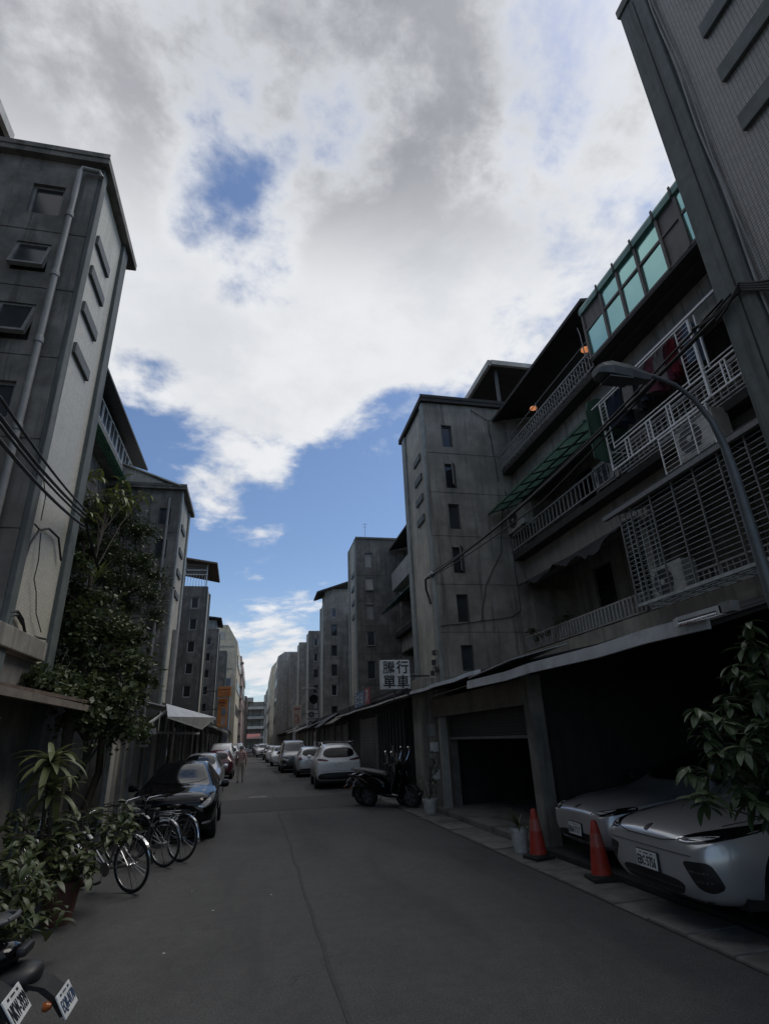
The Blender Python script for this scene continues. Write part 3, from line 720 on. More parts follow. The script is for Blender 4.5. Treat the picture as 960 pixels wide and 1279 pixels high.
# air conditioners
def aircon(loc, rz, label, group='air conditioner units on the walls', W=.8, H=.56, D=.3, bracket=True):
    a = thing('air_conditioner', label, 'air conditioner', loc, rz, group)
    MB().box(-W / 2, W / 2, 0, D, 0, H).obj('casing', 'ac_white', a, bevel=.02, world=False)
    MB().lathe([(.23, -.012), (.23, .0), (.2, .004)], 20, (-.1, 0, H / 2), axis='y').obj('fan_grille', 'ac_dark', a, world=False)
    MB().lathe([(.05, -.03), (.05, -.012)], 10, (-.1, 0, H / 2), axis='y').obj('fan_hub', 'ac_white', a, world=False)
    g = MB()
    for k in range(6): g.box(-.31, .11, -.02, -.014, H / 2 - .2 + k * .08, H / 2 - .19 + k * .08)
    g.obj('guard', 'frame_grey', a, world=False)
    if bracket: MB().box(-W / 2 + .08, -W / 2 + .12, -.02, D + .05, -.05, -.003).box(W / 2 - .12, W / 2 - .08, -.02, D + .05, -.05, -.003).obj('bracket', 'frame_dark', a, world=False)
    return a
aircon((6.62, 12.85, 6.62), -math.pi / 2, 'boxy cream air conditioner where the green awning meets the tower', W=1.0, H=.6)
aircon((6.85, 9.05, 6.20), -math.pi / 2, 'white air conditioner standing behind the railing beside the green sheet')
aircon((6.62, 7.75, 3.52), -math.pi / 2, 'white air conditioner inside the large steel bar cage', bracket=False, W=.75)
aircon((6.45, 6.25, 5.42), -math.pi / 2, 'air conditioner in the hanging white box below the laundry cage', bracket=False)
aircon((4.2, 45.0, 3.12), 0, 'upper of two white air conditioners stacked on far wall', W=.85)
aircon((4.2, 45.0, 2.46), 0, 'lower of two white air conditioners stacked on far wall', W=.85)
ex = thing('exhaust_fan', 'round dark exhaust vent above the twin air conditioners', 'vent', (4.3, 45.1, 4.5))
MB().lathe([(.36, -.05), (.36, .25), (.30, .25), (.30, -.02)], 18, (4.25, 45.0, 4.5), axis='y', cap=False).obj('ring', 'pipe_pale', ex)
MB().lathe([(.30, .1), (.30, .12)], 18, (4.25, 45.0, 4.5), axis='y').obj('fan', 'black_void', ex)
MB().tube([(4.75, 45, .2), (4.75, 45, 4.9), (4.4, 45, 5.3), (3.4, 45, 5.3)], .05, 8).obj('duct', 'pipe_pale', ex)

# white laundry cage, third floor near half
cg = thing('laundry_cage', 'white painted balcony cage with clothes drying inside', 'balcony cage', (6.4, 5.0, 6.05))
def S(a, b, w_=.03, m='white_bar', nm='bar', par=None): return stick(nm, m, par or cg, a, b, w_ * .60)
X3 = 6.4
for z, y0, y1, w_ in ((6.06, 5.0, 8.21, .05), (6.46, 5.0, 8.05, .04), (6.54, 5.0, 8.03, .025), (7.50, 5.73, 8.21, .035)): S((X3, y0, z), (X3, y1, z), w_, nm='frame_rail')
for y, z0, z1, w_ in ((8.21, 6.06, 7.55, .045), (8.04, 6.46, 7.5, .03), (6.03, 6.46, 7.48, .03), (5.73, 6.06, 7.5, .07), (5.60, 6.50, 7.48, .04), (5.0, 6.06, 6.54, .045)): S((X3, y, z0), (X3, y, z1), w_, nm='frame_post')
for y in (7.72, 7.62, 7.12, 7.02, 6.60, 6.52, 5.42, 5.34): S((X3, y, 6.06), (X3, y, 6.46), .035, nm='frame_post')
for k in range(1, 5):
    z = 6.06 + k * .08; S((X3, 5.0, z), (X3, 8.21, z), .012)
for k in range(1, 12):
    z = 6.54 + k * .08; S((X3, 8.04, z), (X3, 8.21, z), .012); S((X3, 5.73, z), (X3, 6.03, z), .012)
# canopy bars
S((6.2, 4.6, 7.36), (6.2, 8.2, 7.38), .03, nm='frame_rail'); S((6.9, 4.6, 8.03), (6.9, 8.2, 8.06), .03, nm='frame_rail')
for k in range(1, 5):
    S((6.2 + .14 * k, 4.6, 7.38 + .135 * k), (6.2 + .14 * k, 8.2, 7.38 + .135 * k), .014)
for y in (8.2, 7.3, 6.4, 5.5, 4.65): S((6.2, y, 7.37), (6.9, y, 8.05), .02)
# hanging box under the cage
for z, w_ in ((5.30, .04), (6.0, .04)): S((X3, 5.86, z), (X3, 6.95, z), w_, nm='frame_rail')
for y in (6.95, 6.6, 6.22, 5.86): S((X3, y, 5.30), (X3, y, 6.04), .03, nm='frame_post')
for k in range(1, 9): S((X3, 5.86, 5.30 + k * .08), (X3, 6.95, 5.30 + k * .08), .012)
for y in (5.86, 6.95): S((X3, y, 5.3), (6.95, y, 5.3), .03, nm='frame_rail')
for k in range(1, 5): S((X3 + k * .11, 5.86, 5.3), (X3 + k * .11, 6.95, 5.3), .012)
# floor of the cage and return at the far end
for k in range(0, 6): S((X3 + k * .1, 5.0, 6.05), (X3 + k * .1, 8.2, 6.05), .014)
for z in (6.46, 7.5): S((X3, 8.21, z), (7.0, 8.21, z), .03, nm='frame_rail')
for y in (5.0,): S((X3, y, 6.06), (7.0, y, 6.06), .035, nm='frame_rail'); S((X3, y, 6.5), (7.0, y, 6.5), .035, nm='frame_rail')
# clothes
MB().tube([(6.55, 4.6, 7.68), (6.55, 8.2, 7.69)], .014, 6).obj('hanging_rod', 'rail_old', cg)
def garment(y, m, h, w_, label, flare=.05):
    g = thing('hanging_garment', label, 'clothing', (6.55, y, 7.64), random.uniform(-.5, .5), 'clothes drying in the white cage')
    mb = MB(); n = 7; rows = 7
    def P(i, j, sgn):
        u = i / (n - 1) - .5; v = j / (rows - 1)
        wid = w_ * (.55 + .45 * min(1, v * 4)) * (1 + flare * v)
        th = .035 + .02 * math.sin(i * 2.2 + v * 2)
        return (u * wid, sgn * th * (1 - abs(u) * 1.3) + .02 * math.sin(i * 1.7 + j * .4), -.06 - v * h * 1.15 + .04 * abs(u) * (-1 if j == 0 else random.uniform(0, .6)))
    for sgn in (-1, 1):
        G = [[P(i, j, sgn) for i in range(n)] for j in range(rows)]
        o = len(mb.v); mb.v += [p for r_ in G for p in r_]
        for j in range(rows - 1):
            for i in range(n - 1): mb.f.append((o + j * n + i, o + j * n + i + 1, o + (j + 1) * n + i + 1, o + (j + 1) * n + i)); mb.m.append(0)
    mb.obj('cloth', m, g, smooth=True, world=False)
    MB().tube([(-w_ * .3, 0, -.07), (0, 0, 0), (w_ * .3, 0, -.07)], .008, 5).tube([(0, 0, 0), (.0, 0, .04), (.02, 0, .05)], .006, 5).obj('hanger', 'plastic_grey', g, world=False)
for a in ((7.95, 'cloth_navy', .62, .36, 'navy blue garment hanging at the far end of the white cage'), (7.72, 'cloth_navy', .66, .38, 'dark navy trousers drying second from the far end of the rod'), (7.42, 'cloth_pale', .58, .36, 'pale grey top hanging beside the navy trousers'), (7.2, 'cloth_black', .7, .34, 'black garment hanging between two pale tops'),
          (6.98, 'cloth_grey', .55, .36, 'grey top hanging at the middle of the drying rod'), (6.75, 'cloth_maroon', .62, .36, 'maroon top hanging next to the pale shirt'), (6.5, 'cloth_pale', .6, .34, 'pale shirt hanging between maroon and red garments'), (6.27, 'cloth_red', .62, .30, 'bright red garment hanging in the white cage'),
          (6.08, 'cloth_maroon', .6, .30, 'dark maroon garment just behind the bright red one'), (5.88, 'cloth_blue', .66, .28, 'blue garment hanging at the near end of the rod'), (7.58, 'cloth_black', .5, .24, 'small black garment between the navy trousers and pale grey top'), (7.08, 'cloth_navy', .6, .26, 'narrow navy garment beside the grey top'), (6.87, 'cloth_black', .5, .24, 'small dark garment tucked beside the maroon top'), (6.62, 'cloth_grey', .5, .24, 'small grey garment left of the pale shirt'), (6.4, 'cloth_maroon', .66, .24, 'narrow maroon garment touching the red one')): garment(*a)

# large steel cage, second floor near half
c2 = thing('window_cage', 'large grey steel bar cage enclosing the second floor balcony', 'window cage', (6.1, 4.0, 3.4))
X2 = 6.1
def S2(a, b, w_=.0075, m='steel_bar', nm='bar'): return stick(nm, m, c2, a, b, w_)
for y in (7.92, 7.62, 7.1, 6.58, 6.12, 5.64, 5.17, 4.7, 4.2): S2((X2 - .012, y, 3.40), (X2 - .012, y, 5.05), .022, m='frame_grey', nm='frame_post')
S2((X2, 4.0, 3.40), (X2, 7.92, 3.40), .05, nm='frame_rail')
S2((X2 - .05, 3.7, 5.07), (X2 - .05, 8.3, 5.07), .075, m='frame_grey', nm='frame_rail')
for k in range(1, 20): z = 3.42 + k * .082; S2((X2, 4.0, z), (X2, 7.92, z))
for k in range(0, 5):
    x = X2 + .12 * (k + 1); S2((x, 7.92, 3.40), (x, 7.92, 5.2), .016)
for k in range(1, 20): z = 3.42 + k * .082; S2((X2, 7.92, z), (6.72, 7.92, z))
for k in range(6): S2((X2 + k * .11, 4.0, 3.39), (X2 + k * .11, 7.92, 3.39), .014)
for k in range(13): S2((X2, 4.1 + k * .31, 3.385), (6.7, 4.1 + k * .31, 3.385), .02)
S2((X2, 7.92, 5.05), (6.95, 7.92, 5.3), .04, nm='frame_rail')
MB().sheet([(6.02, 3.7, 5.115), (6.02, 8.3, 5.115), (6.98, 8.3, 5.36), (6.98, 3.7, 5.36)], .02, (0, 0, 1)).obj('cover', 'dark_tin', c2)

# small warm lamps under the top eave
for i, (x, y, z, lb) in enumerate(((7.0, 11.63, 9.70, 'small orange lit lamp under the dark eave, farther along'), (7.0, 9.04, 9.62, 'small orange lit lamp beside the mint enclosure'))):
    l = thing('wall_lamp', lb, 'lamp', (x, y, z))
    MB().lathe([(.02, .05), (.09, .02), (.10, -.02), (.05, -.05)], 14, (x, y, z)).obj('bulb', 'warm_lamp', l)
    MB().tube([(x, y, z + .05), (x + .2, y, z + .18), (x + .9, y, z + .2)], .012, 6).obj('bracket', 'frame_dark', l)

# rooftop canopy behind the tower roof
rc = thing('rooftop_canopy', 'dark flat rooftop canopy with pale edge above the tower', 'canopy', (8, 14, 11.2))
MB().box(6.7, 11, 13.2, 16.8, 12.25, 12.37).obj('roof', 'soffit', rc)
MB().box(6.6, 6.7, 13.15, 16.85, 12.22, 12.42).obj('edge', 'tin_pale', rc)
MB().box(6.7, 11, 13.1, 13.2, 12.24, 12.40).obj('edge', 'tin_pale', rc)
for x, y in ((6.9, 13.4), (10.5, 13.4), (6.9, 16.6), (10.5, 16.6)): MB().box(x, x + .08, y - .04, y + .04, 10.5, 12.25).obj('post', 'frame_dark', rc)

lc = thing('rooftop_canopy', 'dark rooftop canopy corner above the nearest left tower', 'canopy', (-7, 5, 12.8))
MB().box(-9.5, -5.36, 1.5, 8.64, 12.86, 13.0).obj('roof', 'soffit', lc); MB().box(-5.36, -5.27, 1.45, 8.72, 12.84, 13.07).obj('edge', 'tin_pale', lc); MB().box(-9.5, -5.36, 8.64, 8.72, 12.84, 13.07).obj('edge', 'tin_pale', lc)
for x, y in ((-5.6, 8.5), (-9, 8.5), (-5.6, 2), (-9, 2)): MB().box(x, x + .08, y - .04, y + .04, 10.9, 12.86).obj('post', 'frame_dark', lc)
# the other blocks
bR2 = block('dark recessed balcony block behind the shop sign', 1, 6.3, 15.8, 25.9, eave=10.3)
for z in (6.12, 3.46): railing(bR2, 1, 6.3, 16.2, 25.5, z, z + .5, pitch=.2)
MB().box(6.0, 6.7, 20.5, 24.8, 7.9, 8.75).obj('bay', 'concrete_light', bR2)
ga2 = thing('green_canopy', 'dark green canopy frame on the recessed block behind the shop sign', 'awning', (6.0, 20, 7))
MB().sheet([(5.5, 18, 6.9), (5.5, 25, 6.9), (6.58, 25, 7.6), (6.58, 18, 7.6)], .03, (0, 0, 1)).obj('sheet', 'green_sheet', ga2)
for k in range(8): MB().bar((5.5, 18 + k, 6.86), (6.58, 18 + k, 7.55), .04).obj('rafter', 'green_frame', ga2)
bR3 = block('grey balcony block between the far towers on the right', 1, 6.5, 28.2, 40.1)
bR4 = block('most distant balcony block among the right hand towers', 1, 6.5, 42.4, 53.4)
bL0 = block('dark block at the left edge of the street', -1, -5.3, -2.0, 7.3, eave=12.4)
bL1 = block('left balcony block behind the leafy vine', -1, -5.3, 9.4, 19.5, eave=12.0)
for i in range(9):
    y = 12.5 + i * .95
    fr = MB().box(-5.16, -5.10, y, y + .9, 10.95, 11.0).box(-5.16, -5.10, y, y + .9, 11.62, 11.68).box(-5.16, -5.10, y, y + .04, 11, 11.62).box(-5.16, -5.10, y + .86, y + .9, 11, 11.62).box(-5.15, -5.11, y + .43, y + .47, 11, 11.62).obj('window', 'frame_white', bL1)
    MB().box(-5.14, -5.12, y + .04, y + .86, 11, 11.62).obj('pane', 'glass_grey', fr)
MB().box(-5.6, -5.08, 9.5, 21.2, 10.5, 10.94).obj('facade_band', 'concrete_dark', bL1)
MB().sheet([(-4.7, 9.5, 11.85), (-4.7, 21.4, 11.85), (-6.5, 21.4, 12.4), (-6.5, 9.5, 12.4)], .08, (0, 0, 1)).obj('roof_edge', 'dark_tin', bL1)
MB().box(-5.66, -5.56, 9.5, 19.4, 8.66, 10.5).obj('facade_band', 'concrete_dark', bL1)
gl = thing('green_awning', 'dark green slatted awning high behind the leafy vine at left', 'awning', (-5, 15, 9.6))
for k in range(7): MB().bar((-5.1 + k * .12, 12, 10.35 - k * .16), (-5.1 + k * .12, 20, 10.35 - k * .16), .10, .02).obj('slat', 'green_sheet', gl)
for k in range(9): MB().bar((-5.1, 12 + k, 10.30), (-4.38, 12 + k, 9.34), .035).obj('rafter', 'green_frame', gl)
bL2 = block('left balcony block between the second and third towers', -1, -5.2, 22.1, 31.7)
bL3 = block('left balcony block hidden beyond the terrace tower', -1, -5.2, 33.9, 42.7)

# ------------------------------------------------------------------ far buildings
def slab_building(label, poly, y0, y1, m, face, rows, cat='building', winm='glass_dark', band=None, top=None):
    """prism with its outline (x,z) swept along the street, with rows of windows on its street face"""
    b = thing('building', label, cat, (sum(p[0] for p in poly) / len(poly), y0, 0), group='far buildings along the street')
    MB().prism(poly, 'y', y0, y1).obj('wall', m, b)
    xf, s, ys, zs = face
    me1 = MB().box(-.04, .04, -.55, .55, 0, .95).mesh('window', 'frame_grey'); me2 = MB().box(-.05, .05, -.48, .48, .06, .88).mesh('pane', winm)
    for z in zs:
        for y in ys:
            o = place(me1, 'window', b, Vector((xf, y, z)) - b.location); place(me2, 'pane', o, (0, 0, 0))
    return b
bg = slab_building('tall beige building with chamfered roof edge on the left', [(-7, 0), (-1.85, 0), (-2.0, 10.35), (-2.95, 11.95), (-7, 11.95)], 54, 66, 'beige', (-1.93, -1, [56 + 2 * i for i in range(5)], [4 + 2.2 * i for i in range(3)]), 3)
for z in (5.9, 7.9, 9.9): MB().box(-4.6, -2.3, 53.96, 53.995, z, z + .1).obj('string_course', 'concrete_light', bg)
MB().box(-5.2, -3.2, 53.97, 53.995, 10.6, 11.3).obj('vent_panel', 'tin_pale', bg)
bb = slab_building('narrow blue grey annex in front of the beige building', [(-4.2, 0), (-2.3, 0), (-2.3, 6.9), (-4.2, 6.9)], 52, 53.6, 'bluegrey', (-2.3, -1, [], []), 0)
for k in range(8): MB().box(-4.1 + k * .23, -4.04 + k * .23, 51.96, 51.99, 2.5, 6.8).obj('rib', 'bluegrey', bb)
pk = slab_building('pinkish building with dark balcony ledges on the left, far off', [(-6, 0), (-1.55, 0), (-2.0, 11.3), (-6, 11.3)], 70, 90, 'pinkish', (-1.8, -1, [72 + 3 * i for i in range(6)], [3 + 2.0 * i for i in range(4)]), 3)
for k in range(7): MB().box(-3.0, -1.72, 69.5, 69.99, 2.2 + k * 1.35, 2.42 + k * 1.35).obj('ledge', 'tin_brown', pk)
slab_building('low reddish building past the pink one', [(-6, 0), (-1.6, 0), (-1.6, 8.6), (-6, 8.6)], 96, 118, 'panel_brown', (-1.6, -1, [98 + 3 * i for i in range(6)], [3, 5.4]), 3)
slab_building('tall grey beige block on the right with sloping top, far off', [(2.6, 0), (8, 0), (8, 13.2), (3.5, 13.2), (2.6, 12.6)], 80, 92, 'concrete_light', (2.6, 1, [81.5 + 2.2 * i for i in range(5)], [4 + 2.4 * i for i in range(4)]), 3)
slab_building('dark grey end wall in front of the far beige block', [(4.0, 0), (8, 0), (8, 12.2), (4.0, 12.2)], 74, 79.5, 'concrete_dark', (4.0, 1, [76], [5, 7.5]), 3)
slab_building('long beige grey block on the right near the street end', [(2.2, 0), (8, 0), (8, 14.5), (3, 14.5), (2.2, 13.5)], 100, 128, 'beige', (2.2, 1, [103 + 4 * i for i in range(6)], [4 + 2.6 * i for i in range(4)]), 3)
slab_building('lowest pale block on the right before the street end', [(1.9, 0), (8, 0), (8, 13.5), (2.6, 13.5), (1.9, 12)], 132, 150, 'concrete_light', (1.9, 1, [134 + 3 * i for i in range(5)], [4 + 2.6 * i for i in range(3)]), 3)
en = thing('building', 'terraced apartment building closing the end of the street', 'building', (0, 168, 0), group='far buildings along the street')
MB().box(-14, 14, 172, 184, 0, 12.5).obj('wall', 'concrete', en)
for k in range(4):
    MB().box(-12, 12, 168.5 + .4 * k, 172, 2.6 + k * 2.6, 3.3 + k * 2.6).obj('balcony', 'tin_pale' if k % 2 else 'concrete_light', en)
for k in range(7): MB().box(-11.8 + k * 3.3, -11.4 + k * 3.3, 171.0, 172, 0, 12.4).obj('column', 'concrete', en)
MB().box(-4, -1, 170, 174, 12.5, 13.6).obj('roof_hut', 'concrete_light', en); MB().box(2, 6, 170, 174, 12.5, 14.2).obj('roof_hut', 'concrete_light', en)
sr = thing('shop_awning', 'faded red shop awning at the far end of the street', 'awning', (-1, 150, 0))
MB().sheet([(-2.6, 148, 2.6), (1.2, 148, 2.6), (1.2, 151, 3.6), (-2.6, 151, 3.6)], .06, (0, 0, 1)).obj('sheet', 'sign_redtext', sr)
for x in (-2.5, 1.1): MB().box(x - .05, x + .05, 148.1, 148.2, 0, 2.6).obj('post', 'frame_grey', sr)

# ------------------------------------------------------------------ ground floor, right
gf = thing('garage_front', 'open dark garage bays with a pale roller bar and concrete column', 'garage', (6, 3, 0))
MB().box(4.02, 4.24, 8.12, 8.36, 0, 2.36).obj('column', 'concrete_dark', gf, bevel=.015)
MB().box(4.05, 4.2, 12.72, 12.9, .1, 2.0).obj('door_jamb', 'concrete_light', gf)
MB().box(4.0, 4.06, 8.37, 13.2, 1.93, 2.32).obj('fascia_board', 'tin_brown', gf, bevel=.01)
MB().box(4.24, 4.30, 8.37, 12.72, 1.45, 1.50).obj('shutter_bar', 'frame_grey', gf)
me = MB().box(0, .02, -2.16, 2.16, -.022, .022).mesh('slat', 'shutter_dark')
for k in range(10): place(me, 'slat', gf, Vector((4.26, 10.55, 1.53 + k * .048)) - gf.location)
MB().box(8.0, 8.2, -4, 13.3, 0, 3.1).obj('rear_wall', 'concrete_shaded', gf)
MB().prism([(4.3, 0), (8.0, 0), (8.0, 3.05), (6.5, 3.0), (4.3, 2.44)], 'y', 8.30, 8.38).obj('dividing_wall', 'concrete_shaded', gf)
MB().box(4.6, 8.0, -4.1, -4.0, 0, 3.1).obj('side_wall', 'concrete_shaded', gf)
MB().prism([(4.52, 0), (8.0, 0), (8.0, 3.05), (6.3, 2.93), (4.52, 2.6)], 'y', 13.29, 13.37).obj('side_wall', 'concrete_shaded', gf)  # dark sheet added over the tower wall, bay shade put into its colour
MB().box(4.3, 8.2, -4, 3.6, 2.95, 3.1).obj('ceiling', 'concrete_shaded', gf)
MB().box(4.35, 4.5, 12.95, 13.38, .1, 2.5).obj('door_panel', 'concrete_dark', gf)
pier = thing('wall_pier', 'grey concrete pier at the foot of the stair tower behind scooters', 'pier', (4.1, 13.5, 0))
MB().box(3.84, 4.44, 13.42, 14.3, 0, 2.86).obj('shaft', 'concrete', pier, bevel=.01)
for k, (z, h_) in enumerate(((1.55, .25), (1.2, .2), (.9, .26), (.62, .2))):
    MB().box(3.92 + .06 * (k % 2), 4.12 + .06 * (k % 2), 13.405, 13.415, z, z + h_).obj('notice', 'sign_white' if k % 2 else 'concrete_light', pier)
mt = thing('meter_cluster', 'tangle of small pipes and meters on the tower wall', 'meters', (4.4, 13.7, 2.9))
m = MB()
for k in range(14):
    y, z = random.uniform(13.45, 13.95), random.uniform(2.85, 3.55); l_ = random.uniform(.06, .2)
    m.tube([(4.36, y, z), (4.33, y + random.uniform(-.05, .05), z + l_ / 2), (4.36, y + random.uniform(-.1, .1), z + l_)], .014, 5)
m.obj('pipes', 'rail_old', mt)
for y, z in ((13.5, 3.0), (13.7, 3.2), (13.6, 3.42), (13.85, 2.95)): MB().box(4.27, 4.37, y, y + .1, z, z + .12).obj('meter', 'ac_dark', mt, bevel=.01)

def awning(label, y0, y1, x0, z0, x1, z1, m='dark_tin', fascia=None, fh=.11, wav=True, posts=()):
    a = thing('awning', label, 'awning', ((x0 + x1) / 2, y0, z0))
    mb = MB(); n = max(4, int((y1 - y0) / .12))
    for i in range(n):
        ya, yb = y0 + (y1 - y0) * i / n, y0 + (y1 - y0) * (i + 1) / n; d = .018 if (wav and i % 2) else 0
        mb.sheet([(x0, ya, z0 + d), (x0, yb, z0 + d), (x1, yb, z1 + d), (x1, ya, z1 + d)], .012, (0, 0, 1))
    mb.obj('sheet', m, a)
    if fascia:
        fx = x0 - .03 if x1 > x0 else x0 + .03
        f = MB(); k = 7
        P = [(y0 + (y1 - y0) * i / k, z0 + .012 * math.sin(i * 2.1)) for i in range(k + 1)]
        for i in range(k):
            f.hexa([(fx - .02, P[i][0], P[i][1] - fh * .5), (fx + .02, P[i][0], P[i][1] - fh * .5), (fx + .02, P[i + 1][0], P[i + 1][1] - fh * .5), (fx - .02, P[i + 1][0], P[i + 1][1] - fh * .5)],
                   [(fx - .005, P[i][0], P[i][1] + fh * .5), (fx + .03, P[i][0], P[i][1] + fh * .5), (fx + .03, P[i + 1][0], P[i + 1][1] + fh * .5), (fx - .005, P[i + 1][0], P[i + 1][1] + fh * .5)])
        f.obj('edge_strip', fascia, a)
    for k in range(int((y1 - y0) / 1.4) + 1):
        y = y0 + .1 + k * 1.4
        if y < y1: MB().bar((x0, y, z0 - .03), (x1, y, z1 - .03), .035).obj('rafter', 'frame_dark', a)
    for x, y in posts: MB().box(x - .03, x + .03, y - .03, y + .03, 0, z0).obj('post', 'frame_grey', a)
    return a
awning('long sloping garage awning with a pale edge over the silver cars', 3.85, 9.5, 3.6, 2.33, 6.45, 3.06, fascia='tin_white', fh=.13)
awning('pale edged awning over the roller shutter beside the tower', 8.9, 13.4, 3.6, 2.50, 6.3, 3.0, fascia='tin_white', fh=.07)
fl_ = thing('bent_sheet', 'loose bent tin sheet sticking out between two awnings', 'tin sheet', (3.6, 8.4, 2.5))
MB().sheet([(3.5, 7.5, 2.50), (3.56, 9.4, 2.44), (4.6, 9.6, 2.68), (4.5, 7.6, 2.74)], .015, (0, 0, 1)).obj('sheet', 'tin_white', fl_)
MB().sheet([(3.85, 9.6, 2.40), (3.85, 12.6, 2.36), (4.8, 12.6, 2.58), (4.8, 9.6, 2.6)], .015, (0, 0, 1)).obj('sheet', 'tin_pale', fl_)
tb = thing('tube_light', 'unlit fluorescent tube fitting at the near end of garage awning', 'lamp', (3.52, 3.9, 2.36))
MB().box(3.50, 3.56, 3.62, 4.12, 2.375, 2.41).obj('housing', 'tin_white', tb); MB().tube([(3.51, 3.66, 2.35), (3.51, 4.1, 2.35)], .018, 10).obj('tube', 'chrome', tb)
MB().box(3.49, 3.53, 3.60, 3.65, 2.33, 2.40).box(3.49, 3.53, 4.10, 4.14, 2.33, 2.40).obj('end_cap', 'frame_white', tb)
MB().box(3.49, 3.57, 3.5, 3.62, 2.34, 2.42).obj('bracket', 'frame_grey', tb)

sh = thing('shopfront', 'low dark shopfront with grey roller shutter and barred window', 'shopfront', (4.5, 15.8, 0))
MB().box(4.1, 4.25, 15.78, 25.9, 0, 2.9).obj('wall', 'concrete_shaded', sh)
me = MB().box(0, .03, -1.55, 1.55, -.05, .05).mesh('slat', 'shutter')
for k in range(20): place(me, 'slat', sh, Vector((4.05, 21.45, .12 + k * .108)) - sh.location)
MB().box(4.03, 4.09, 19.8, 19.9, .05, 2.3).obj('shutter_guide', 'frame_grey', sh); MB().box(4.03, 4.09, 23.0, 23.1, .05, 2.3).obj('shutter_guide', 'frame_grey', sh)
me = MB().box(-.025, .025, -.05, .05, 0, 2.1).mesh('bar', 'iron')
for k in range(9): place(me, 'bar', sh, Vector((4.02, 15.95 + k * .43, .2)) - sh.location)
MB().box(4.04, 4.09, 15.9, 19.6, .25, 2.2).obj('window', 'glass_dark', sh)
for y, z, w_ in ((16.6, .9, .6), (17.4, 1.1, .5), (18.2, .8, .5), (17.0, .6, .8)): MB().box(4.035, 4.039, y, y + w_, z, z + .22).obj('bright_sticker', 'concrete_light', sh)
awning('dark low shop canopy running below the bicycle shop sign', 13.4, 26.2, 3.5, 2.46, 4.4, 2.75, m='dark_tin', fascia='tin_pale', fh=.04)
rolls = thing('rolled_awning', 'dark rolled up canvas awning above the barred window', 'awning roll', (3.7, 14.6, 2.6))
MB().tube([(3.75, 14.4, 2.62), (3.75, 16.2, 2.62), (3.75, 19.6, 2.60)], .09, 12).obj('roll', 'tarp', rolls)
MB().box(3.62, 3.9, 14.3, 19.7, 2.50, 2.53).obj('tray', 'tin_pale', rolls)

# the bicycle shop sign
sg = thing('shop_sign', 'white box sign with four black characters', 'sign', (3.5, 14.6, 2.69))
MB().box(3.11, 3.89, 14.5, 14.72, 2.69, 3.43).obj('casing', 'sign_white', sg, bevel=.02)
for ch, x, z in (('騰', 3.325, 3.245), ('行', 3.685, 3.245), ('單', 3.325, 2.88), ('車', 3.685, 2.88)):
    o = bpy.data.objects.new('character', text_mesh(ch, .345, 'sign_black', .003, .0018 if ch == '騰' else .0045)); COL.objects.link(o); o.parent = sg
    # centre the glyph on its own bounds
    bb_ = [Vector(c) for c in o.bound_box]; cx = (bb_[0].x + bb_[6].x) / 2; cy = (bb_[0].y + bb_[6].y) / 2
    o.matrix_local = basis((1, 0, 0), (0, -1, 0), Vector((x, 14.494, z)) - sg.location) @ Matrix.Translation((-cx, -cy, 0))
MB().box(3.45, 3.5, 14.6, 14.66, 2.46, 2.69).box(3.8, 4.5, 14.6, 14.64, 3.0, 3.04).obj('bracket', 'frame_dark', sg)
bs = thing('shop_banner', 'blue and red shop banner with white marks on the low canopy', 'banner', (3.5, 18, 2.55))
MB().box(3.46, 3.50, 18.9, 20.85, 2.56, 3.05).obj('blue_panel', 'sign_blue', bs); MB().box(3.46, 3.50, 18.05, 18.88, 2.56, 3.07).obj('red_panel', 'sign_red', bs)
m = MB()
for k in range(5): m.box(3.452, 3.459, 20.45, 20.7, 2.60 + k * .09, 2.645 + k * .09)
for y, z, a, b in ((19.9, 2.62, .06, .36), (20.1, 2.7, .25, .05), (20.05, 2.88, .3, .04), (19.2, 2.62, .05, .36), (19.3, 2.8, .3, .05), (19.25, 2.68, .35, .04), (19.45, 2.6, .05, .38), (18.3, 2.64, .05, .3), (18.45, 2.7, .05, .3), (18.2, 2.8, .4, .04), (18.25, 2.95, .34, .04), (18.6, 2.62, .05, .2)):
    m.box(3.452, 3.459, y, y + a, z, z + b)
m.obj('white_marks', 'sign_white', bs)
MB().box(3.50, 3.53, 18.05, 20.85, 2.5, 2.56).obj('rail', 'frame_dark', bs)
rs = thing('hanging_sign', 'peach coloured vertical sign with red marks beside the air conditioners', 'sign', (2.8, 42, 2.6))
MB().box(2.5, 3.13, 42, 42.18, 2.6, 3.92).obj('casing', 'sign_peach', rs, bevel=.02)
m = MB()
for x, z, a, b in ((2.62, 3.62, .4, .10), (2.66, 3.1, .05, .3), (2.72, 3.2, .22, .05), (2.85, 2.95, .06, .3), (2.7, 2.9, .28, .05), (2.66, 2.75, .32, .06), (2.95, 2.8, .05, .3)): m.box(x, x + a, 41.993, 41.999, z, z + b)
m.obj('red_marks', 'sign_redtext', rs); MB().box(3.13, 4.4, 42.05, 42.1, 3.3, 3.35).obj('bracket', 'frame_dark', rs)
os_ = thing('hanging_sign', 'small orange horizontal sign high on the left', 'sign', (-1.9, 36, 4.2))
MB().box(-2.30, -1.55, 36, 36.2, 4.19, 4.77).obj('casing', 'sign_orange', os_, bevel=.015)
MB().box(-2.24, -1.62, 35.993, 35.999, 4.56, 4.62).box(-2.24, -1.62, 35.993, 35.999, 4.40, 4.43).box(-2.1, -1.62, 35.993, 35.999, 4.27, 4.31).obj('dark_lines', 'sign_redtext', os_)
MB().box(-3.3, -2.3, 36.06, 36.12, 4.5, 4.55).obj('bracket', 'frame_dark', os_)
